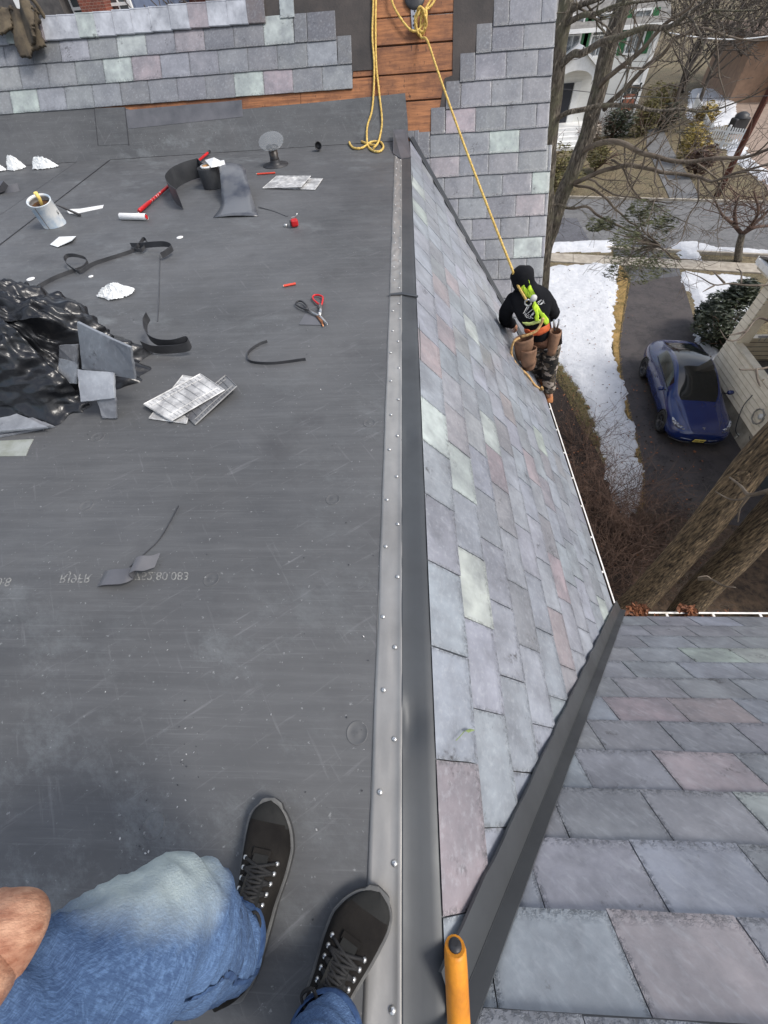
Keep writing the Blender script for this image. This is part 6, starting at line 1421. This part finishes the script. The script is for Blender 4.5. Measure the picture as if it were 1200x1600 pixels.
m = MB(); m.slab([V((xl_-.4, HY-.5, zt_)), V((xr_+.4, HY-.5, zt_)), V((xr_+.4, HY+4.5, zt_+3.6)), V((xl_-.4, HY+4.5, zt_+3.6))], .18, n=(0, -.5, .8)); m.slab([V((xl_-.4, HY+9.5, zt_)), V((xr_+.4, HY+9.5, zt_)), V((xr_+.4, HY+4.5, zt_+3.6)), V((xl_-.4, HY+4.5, zt_+3.6))], .18, n=(0, .5, .8)); m.build('roof', pm('grey_shingle', L((132, 130, 126)), L((104, 102, 100)), 4, .9), wh)
m = MB(); hbox(m, ((xl_+xr_)/2, HY-.55, zt_-.08), (xr_-xl_+1, .12, .2)); hbox(m, (xr_-.06, HY-.05, zt_/2-.1), (.3, .12, zt_-.3)); m.build('trim', WHITE, wh)
def window(par, px, py, w, h, y=HY, shut=True, mat=GSH, curtain=True):
    c = hp(px, py, y); c.y = y; f = MB(); hbox(f, c+V((0, -.06, h/2)), (w+.2, .1, .1)); hbox(f, c+V((0, -.06, -h/2)), (w+.2, .1, .1)); hbox(f, c+V((-w/2, -.06, 0)), (.1, .1, h-.1)); hbox(f, c+V((w/2, -.06, 0)), (.1, .1, h-.1)); hbox(f, c+V((0, -.05, 0)), (w-.1, .06, .06)); hbox(f, c+V((0, -.045, 0)), (.03, .05, h-.1)); fo = f.build('window', WHITE, par)
    g = MB(); hbox(g, c+V((0, -.012, 0)), (w-.06, .02, h-.06)); g.build('pane', pm('curtained_glass', (.36, .38, .38), (.10, .11, .12), 3, .15, lo=.4, hi=.6) if curtain else GLASS, fo)
    if shut:
        for s_ in (-1, 1): g = MB(); hbox(g, c+V((s_*(w/2+.32), -.05, 0)), (.42, .07, h+.1)); g.build('shutter', mat, par)
window(wh, 937, 55, 1.1, 2.0); window(wh, 996, 50, 1.1, 2.0); window(wh, 896, 55, 1.0, 1.8); window(wh, 982, 153, 1.1, 1.5, shut=False, curtain=False); window(wh, 850, 60, 1.0, 1.8)
m = MB(); hbox(m, hp(984, 160)+V((0, -.05, 0)), (1.1, .05, .9)); m.build('window_board', pm('brick_red_board', L((160, 96, 70)), L((140, 84, 62))), wh)
# porch with pediment and arch
pc0 = hp(893, 190); dx0 = hp(880, 165).x; PYD = HY-1.6
pz = 1.0
m = MB(); hbox(m, (dx0, HY-.9, .5), (3.6, 1.8, 1.0)); 
for i in range(4): hbox(m, (dx0, HY-2.0-.32*i, .85-.22*i-.11), (2.6, .32, .22))
m.build('porch_steps', WHITE, wh)
for s_ in (-1, 1):
    m = MB(); m.tube([V((dx0+s_*1.45, PYD, 1)), V((dx0+s_*1.45, PYD, 3.5))], .12, 12); m.build('porch_column', WHITE, wh)
m = MB(); zz = 3.5
arc = [V((dx0-1.75, PYD-.1, zz)), V((dx0-1.2, PYD-.1, zz))]+[V((dx0+1.2*math.cos(a), PYD-.1, zz+.55*math.sin(a))) for a in [math.pi-math.pi*i/12 for i in range(1, 12)]]+[V((dx0+1.2, PYD-.1, zz)), V((dx0+1.75, PYD-.1, zz)), V((dx0+1.75, PYD-.1, zz+.3)), V((dx0, PYD-.1, zz+1.5)), V((dx0-1.75, PYD-.1, zz+.3))]
m.slab(arc, .12, n=(0, -1, 0)); m.build('pediment', WHITE, wh)
m = MB(); m.slab([V((dx0-2.0, PYD-.3, zz+.3)), V((dx0, PYD-.3, zz+1.72)), V((dx0, HY, zz+1.72)), V((dx0-2.0, HY, zz+.3))], .1, n=(-.6, 0, 1)); m.slab([V((dx0+2.0, PYD-.3, zz+.3)), V((dx0, PYD-.3, zz+1.72)), V((dx0, HY, zz+1.72)), V((dx0+2.0, HY, zz+.3))], .1, n=(.6, 0, 1)); m.build('porch_roof', WHITE, wh)
m = MB(); hbox(m, (dx0-.1, HY-.04, 2.1), (1.1, .06, 2.2)); dr = m.build('front_door', pm('dark_door', (.02, .022, .03)), wh)
for q_ in (.75, -.95): m = MB(); hbox(m, (dx0+q_, HY-.06, 2.1), (.5, .08, 2.25)); m.build('door_surround', WHITE, dr)
# brown house right
BRN = pm('brown_siding', L((150, 122, 100)), L((128, 104, 86)), 2, .8)
bh = empty('brown_house', V((33, 52, 0)), 'plain brown house at the top right behind the picket fence', 'house')
m = MB(); c = ony(1190, 130, 52); TZ = ony(1190, 62, 52).z; hbox(m, (c.x+4.2, 56, TZ/2), (11, 9, TZ), -.15); m.build('wall', BRN, bh)
m = MB(); hbox(m, (c.x+4.2, 55.9, TZ+.15), (12, 10, .3), -.15); m.build('roof', pm('brown_roof', L((110, 92, 80)), L((84, 70, 62)), 4, .9), bh)
m = MB(); hbox(m, (c.x+1.5, 51.1, 1.6), (2.4, .1, 2.0), -.15); m.build('garage_door', WHITE, bh)
sheet('paved_court', [(1135, 210), (1150, 150), (1215, 140), (1260, 260), (1200, 300), (1170, 240)], .02, pm('brown_paving', L((150, 132, 118)), L((128, 112, 100)), 2, .9))
# picket fence
def picket(A, B, hgt, label, gap=.16):
    f = empty('picket_fence', A, label, 'fence', 'white picket fence runs'); d = (B-A); n_ = int(d.length/gap); dn = d.normalized(); ang = math.atan2(dn.y, dn.x)
    m = MB()
    for i in range(n_): m.box(A+dn*gap*i+V((0, 0, hgt/2)), (.085, .025, hgt), Matrix.Rotation(ang, 4, 'Z'))
    m.build('pickets', WHITE, f)
    m = MB(); nn = V((-dn.y, dn.x, 0))
    for z in (.3, hgt-.25): m.box(A+d*.5+nn*.035+V((0, 0, z)), (d.length, .04, .09), Matrix.Rotation(ang, 4, 'Z'))
    m.build('rail', WHITE, f)
    m = MB()
    for t in (0, .5, 1): m.box(A+d*t+nn*.04+V((0, 0, (hgt+.1)/2)), (.12, .12, hgt+.1), Matrix.Rotation(ang, 4, 'Z'))
    m.build('posts', WHITE, f)
fA, fB, fC = onz(1098, 228, 0), onz(1153, 236, 0), onz(1078, 178, 0)
picket(fA, fB, 1.15, 'white picket fence run facing the street, at upper right'); picket(fC, fA, 1.15, 'white picket fence run going back towards the brown house')
bq = empty('covered_grill', onz(1147, 206, 0), 'black covered grill standing on the paved court behind the fence', 'grill')
m = MB(); c = onz(1147, 208, 0); m.box(c+V((0, 0, .45)), (1.2, .6, .9), Matrix.Rotation(.2, 4, 'Z'), taper=1.05); m.build('cover', BLACK, bq, bevel=.08); m = MB(); m.lathe([(.5, 0), (.45, .18), (.2, .3), (.001, .32)], c+V((0, 0, .9)), (0, 0, 1), 16); m.build('lid', BLACK, bq)
# utility pole and wires
up_ = empty('utility_pole', onz(1120, 306, 0), 'reddish brown wooden utility pole leaning across the view at upper right', 'utility pole')
b = onz(1120, 306, 0); tp = ony(1203, 140, b.y); dv = (tp-b); m = MB(); m.tube([b, b+dv*.5, b+dv, b+dv*1.6], [.17, .16, .15, .14], 12); m.build('pole', bark('pole_wood', L((112, 62, 44)), L((74, 42, 32)), 1, (6, 6, .6)), up_)
for i, (a, b_, lb) in enumerate([((1300, 36), (1040, 50), 'pale overhead wire crossing the trees at the top right'), ((1320, 140), (860, 137), 'thin dark overhead wire in front of the white house')]):
    A1, B1 = ony(*a, 29), ony(*b_, 31); m = MB(); m.tube([A1.lerp(B1, t)+V((0, 0, -.35*math.sin(math.pi*t))) for t in [q_/14 for q_ in range(15)]], .022 if i == 0 else .014, 5); thing(m, 'overhead_wire', WHITE if i == 0 else BLACK, lb, 'wire')
# background vegetation across the street
def bgtree(px, py, y, h, sp_, lab, seed, n=9, mat=TWIG, cat='tree', depth=3, r=.16):
    rd = random.Random(seed); b = ony(px, py, y); b.z = 0; t = tag_tree('bare_tree', b, lab, cat, 'bare trees across the street'); m = MB(); limbpath(m, [b, b+V((rd.gauss(0, .2), 0, h*.25)), b+V((rd.gauss(0, .4), 0, h*.5))], r, r*.7, 9); m.build('trunk', mat, t); m = MB()
    for q_ in range(n):
        a = rd.uniform(0, 6.28); z = h*rd.uniform(.18, .5); twigs(m, b+V((0, 0, z)), V((math.cos(a)*sp_, math.sin(a)*sp_, rd.uniform(.5, 1.3))), r*.45, h*.42, depth, rd, .3, .1, (3, 4), .014)
    m.build('branches', mat, t); return t
DKT = pm('dark_twig', L((96, 88, 80)), L((60, 54, 50)), 2, .9)
for i, a in enumerate([(1050, 190, 47, 9, .9), (1085, 180, 50, 10, .9), (1120, 190, 54, 11, .9), (1150, 170, 60, 12, 1), (1060, 160, 58, 12, .9), (1100, 150, 64, 13, .9), (1180, 160, 66, 13, .9), (1042, 190, 60, 9, .7)]):
    lab = ['bushy bare tree right beside the corner of the white house', 'bare tree behind the picket fence corner', 'bare tree standing over the snow behind the fence', 'bare tree left of the brown house wall', 'far bare tree between the two houses', 'tall far bare tree above the fenced snow', 'far bare tree above the brown house', 'low bare tree just behind the white house corner'][i]
    bgtree(*a, lab, 40+i, 7, DKT)
for i, (px_, py_, y, r_, n_, lab, mt) in enumerate([(1040, 150, 48, 1.2, 2000, 'olive green evergreen at the right corner of the white house', EVG2), (1012, 185, 44, 1.1, 1800, 'dull green bush by the white house foundation', EVG2), (1040, 190, 45, .9, 1500, 'dark rounded bush between house corner and fence', EVG), (962, 190, 43.3, 1.0, 2000, 'dark foundation shrub under the lower window of the white house', EVG), (925, 200, 42.6, .8, 1200, 'pale low bush right of the white porch steps', pm('pale_bush', L((196, 184, 170)), L((150, 138, 124)))), (1100, 185, 44, .9, 1300, 'yellowish bush leaning over the picket fence', pm('yellow_bush', L((176, 150, 76)), L((110, 104, 58)))), (1075, 238, 37, 1.0, 1500, 'straggly yellow green shrub left of the picket fence', pm('yellow_bush', L((176, 150, 76)))), (1180, 50, 62, 3.2, 5200, 'dark conifer at the top right corner', EVG), (1090, 262, 34, .8, 1200, 'brown twiggy shrub near the far kerb', pm('brown_bush', L((96, 72, 58)), L((66, 48, 40)))), (870, 270, 33, 1.3, 1800, 'twiggy olive shrub behind the leaning trunk near the far kerb', EVG2), (935, 250, 36, .9, 900, 'thin olive shrub on the far lawn', EVG2)]):
    b = ony(px_, py_, y); b.z = 0; t = tag_tree('shrub' if i != 7 else 'conifer', b, lab, 'shrub' if i != 7 else 'tree', 'bushes across the street' if i != 7 else None)
    h_ = r_*1.1 if i != 7 else ony(px_, py_, y).z-1; m = MB(); m.tube([b, b+V((0, 0, h_))], [.08, .04], 6)
    for q_ in range(14): twigs(m, b+V((0, 0, .1)), V((rnd.gauss(0, .7), rnd.gauss(0, .7), 1)), .03, r_*1.7, 1, rnd, .3, 0, (2, 3), .012)
    m.build('stems', TWIG2, t)
    cs = [(b+V((rnd.gauss(0, .3)*r_, rnd.gauss(0, .3)*r_, h_*rnd.uniform(.5, 1.2))), r_*.7, r_*.7, r_*.65) for q_ in range(5)]; leafmass('foliage', cs, mt, t, n_, .085, 60+i, .8)
# ------------------------------------------------------------------ houses beyond the ridge, upper left
BLU = NM('blue_clapboard'); v = BLU.coord('Object'); BLU.l(BLU.mix(BLU.noise(v, 2, 5, .6, .3, .7), L((112, 124, 148)), L((92, 102, 124))), BLU.b.inputs['Base Color']); BLU.b.inputs['Roughness'].default_value = .7
w_ = BLU.n('ShaderNodeTexWave'); w_.bands_direction = 'Z'; w_.wave_profile = 'SAW'; w_.inputs['Scale'].default_value = 2; BLU.l(v, w_.inputs['Vector']); BLU.bump(w_.outputs['Fac'], .7, .04)
BRK = NM('brick'); v = BRK.coord('Object', (1, 1, 1), (R_(90), 0, 0)); bt = BRK.n('ShaderNodeTexBrick'); bt.inputs['Scale'].default_value = 4.5; bt.inputs['Color1'].default_value = (*L((134, 74, 58)), 1); bt.inputs['Color2'].default_value = (*L((106, 60, 50)), 1); bt.inputs['Mortar'].default_value = (*L((150, 136, 124)), 1); bt.inputs['Mortar Size'].default_value = .012
BRK.l(v, bt.inputs['Vector']); BRK.l(bt.outputs['Color'], BRK.b.inputs['Base Color']); BRK.b.inputs['Roughness'].default_value = .9
BY = 19.0
bl_ = empty('blue_house', V((-8, BY, 0)), 'blue grey clapboard house seen over the slate ridge at top left', 'house')
xa, xb2 = ony(-60, 10, BY).x, ony(212, 10, BY).x
m = MB(); hbox(m, ((xa+xb2)/2, BY+4, 5.6), (xb2-xa, 8, 11.2)); m.build('wall', BLU.m, bl_)
m = MB(); m.slab([V((xa-.4, BY-.6, 11.2)), V((xb2+.4, BY-.6, 11.2)), V((xb2+.4, BY+4, 14)), V((xa-.4, BY+4, 14))], .2, n=(0, -.5, 1)); m.slab([V((xa-.4, BY+8.6, 11.2)), V((xb2+.4, BY+8.6, 11.2)), V((xb2+.4, BY+4, 14)), V((xa-.4, BY+4, 14))], .2, n=(0, .5, 1)); m.build('roof', pm('dark_shingle', L((80, 78, 78)), L((60, 58, 58)), 4, .9), bl_)
for px_, py_, w2, h2 in ((115, 14, .8, .95), (186, 6, .7, 1.6)):
    window(bl_, px_, py_, w2, h2, BY, shut=False, curtain=False)
m = MB(); c = ony(157, 10, BY); hbox(m, (c.x, BY-.25, 6.5), (.75, .5, 13)); m.build('chimney', BRK.m, bl_)
m = MB(); c = ony(85, 12, BY); hbox(m, (c.x-.4, BY-.3, 9.3), (1.9, .6, .9)); m.build('grey_bay', pm('grey_bay', L((92, 88, 86)), L((70, 68, 68))), bl_)
m = MB(); c = ony(34, 8, 14.5); hbox(m, c, (.22, .12, .2)); m.build('meter_box', WHITE, bl_)
bk = empty('brick_house', V((-3, 26, 0)), 'red brick house with dark roof behind the blue one at the top', 'house')
xa, xb2 = ony(214, 8, 24).x, ony(250, 8, 24).x
m = MB(); hbox(m, ((xa+xb2)/2+1.0, 27, 4.7), (xb2-xa+2.2, 6, 9.4)); m.build('wall', BRK.m, bk)
m = MB(); hbox(m, ((xa+xb2)/2+1.0, 27, 9.7), (xb2-xa+3.2, 7, .5)); m.build('roof', pm('brown_roof', L((110, 92, 80))), bk)
for i, (px_, y) in enumerate([(300, 22), (345, 25), (265, 30), (400, 24), (500, 30)]):
    bgtree(px_, 0, y, 10.5, .9, ['bare tree above the ridge right of the brick house', 'bare tree above the middle of the ridge', 'far bare tree behind the brick house', 'bare tree above the right end of the ridge', 'far bare tree hidden behind the high slate roof'][i], 80+i, 8, DKT, r=.12)
m = MB(); m.tube(sp([main(699, 1158)+MAIN_N*.03, main(706, 1150)+MAIN_N*.032, main(711, 1143)+MAIN_N*.034], 4), .0012, 5); m.add([main(711, 1143)+MAIN_N*.036, main(716, 1140)+MAIN_N*.042, main(727, 1142)+MAIN_N*.036, main(717, 1146)+MAIN_N*.034], [(0, 1, 2, 3)])
thing(m, 'leaf_sprig', pm('green_leaf', L((128, 146, 92)), L((96, 112, 66)), 30, .6), 'tiny green leaf with a thin stalk lying on a slate near the edge metal', 'leaf')
m = MB(); yj = onz(622, 462, RZ).y; m.slab([V((-.108, yj-.012, RZ+.015)), V((-.02, yj-.02, RZ+.018)), V((XE+.012, yj-.05, RZ+.012)), V((XE+.014, yj-.035, RZ+.014)), V((-.02, yj+.004, RZ+.02)), V((-.108, yj+.004, RZ+.016))], .004, n=(0, 0, 1)); m.build('edge_lap', DARKMET, house)
# small litter nobody could count
def litter(name, mats, n, place, size, label, cat='debris', seed=1):
    rd = random.Random(seed); m = MB()
    for i in range(n):
        p = place(rd); s_ = size*rd.uniform(.3, 1.3); M = Matrix.Rotation(rd.uniform(0, 6.3), 3, 'Z') @ Matrix.Rotation(rd.gauss(0, .3), 3, 'X')
        q_ = [V((-1, -.3, 0)), V((.2, -.6, .1)), V((1, .2, 0)), V((-.2, .6, .15))]
        m.add([p+M @ (a*s_)+V((0, 0, s_*.15)) for a in q_], [(0, 1, 2, 3)], rd.randrange(len(mats)))
    o = m.build(name, mats); return tag(o, label, cat, kind='stuff')
def pl_roof(rd):
    c = rd.choice([(90, 680, 60, 20), (290, 1180, 12, 40), (210, 1320, 20, 30), (380, 330, 90, 60), (180, 400, 120, 60), (450, 480, 60, 60), (250, 560, 120, 60), (500, 900, 60, 300), (300, 1000, 200, 200), (540, 300, 40, 80)])
    return onz(c[0]+rd.gauss(0, c[2]), c[1]+rd.gauss(0, c[3]), RZ+.003)
litter('roof_crumbs', [BLACK, BLACK, TILEB, RUB], 220, lambda rd: (lambda p: V((min(p.x, -.13), min(p.y, J-.1), p.z)))(pl_roof(rd)),   .0032, 'crumbs and tiny offcuts scattered over the flat roof')
litter('fallen_leaves', [LEAF, MULCH], 900, lambda rd: onz(rd.uniform(850, 1100), rd.uniform(560, 900), .03), .04, 'fallen leaves and chips on the ground beside the driveway', 'leaves', 3)
litter('snow_litter', [LEAF, MULCH, TWIG2], 300, lambda rd: onz(rd.uniform(860, 990), rd.uniform(420, 760), .14), .035, 'twigs and leaf bits lying on the snow strip', 'leaves', 4)
def tuft(name, px_pts, n, hgt, mat, label, seed):
    rd = random.Random(seed); m = MB(); P = [onz(*p, 0) for p in px_pts]; poly = [(p.x, p.y) for p in P]; x0, x1 = min(p[0] for p in poly), max(p[0] for p in poly); y0, y1 = min(p[1] for p in poly), max(p[1] for p in poly); c = 0
    while c < n:
        x, y = rd.uniform(x0, x1), rd.uniform(y0, y1)
        if not pip(x, y, poly): continue
        c += 1; a = rd.uniform(0, 6.3); h = hgt*rd.uniform(.4, 1.2); d = V((math.cos(a), math.sin(a), 0)); b = V((x, y, .0)); w = V((-d.y, d.x, 0))*.006
        m.add([b-w, b+w, b+d*h*.7+V((0, 0, h*.7))], [(0, 1, 2)])
    return tag(m.build(name, mat), label, 'grass', kind='stuff')
STRAW = pm('straw_blade', L((190, 160, 108)), L((128, 112, 62)), 8, .9)
tuft('grass', [(967, 414), (986, 432), (978, 480), (968, 540), (974, 600), (988, 655), (1005, 725), (1009, 790), (996, 800), (1000, 760), (986, 690), (970, 620), (958, 560), (953, 520), (957, 470), (962, 440)], 9000, .07, STRAW, 'dry straw coloured grass along the driveway edge', 5)
tuft('grass', [(860, 555), (880, 572), (905, 605), (925, 650), (942, 690), (930, 700), (905, 665), (885, 620), (862, 580)], 7000, .07, pm('olive_blade', L((150, 132, 92)), L((92, 92, 56)), 8, .9), 'brown and olive grass between the snow and the gutter', 6)
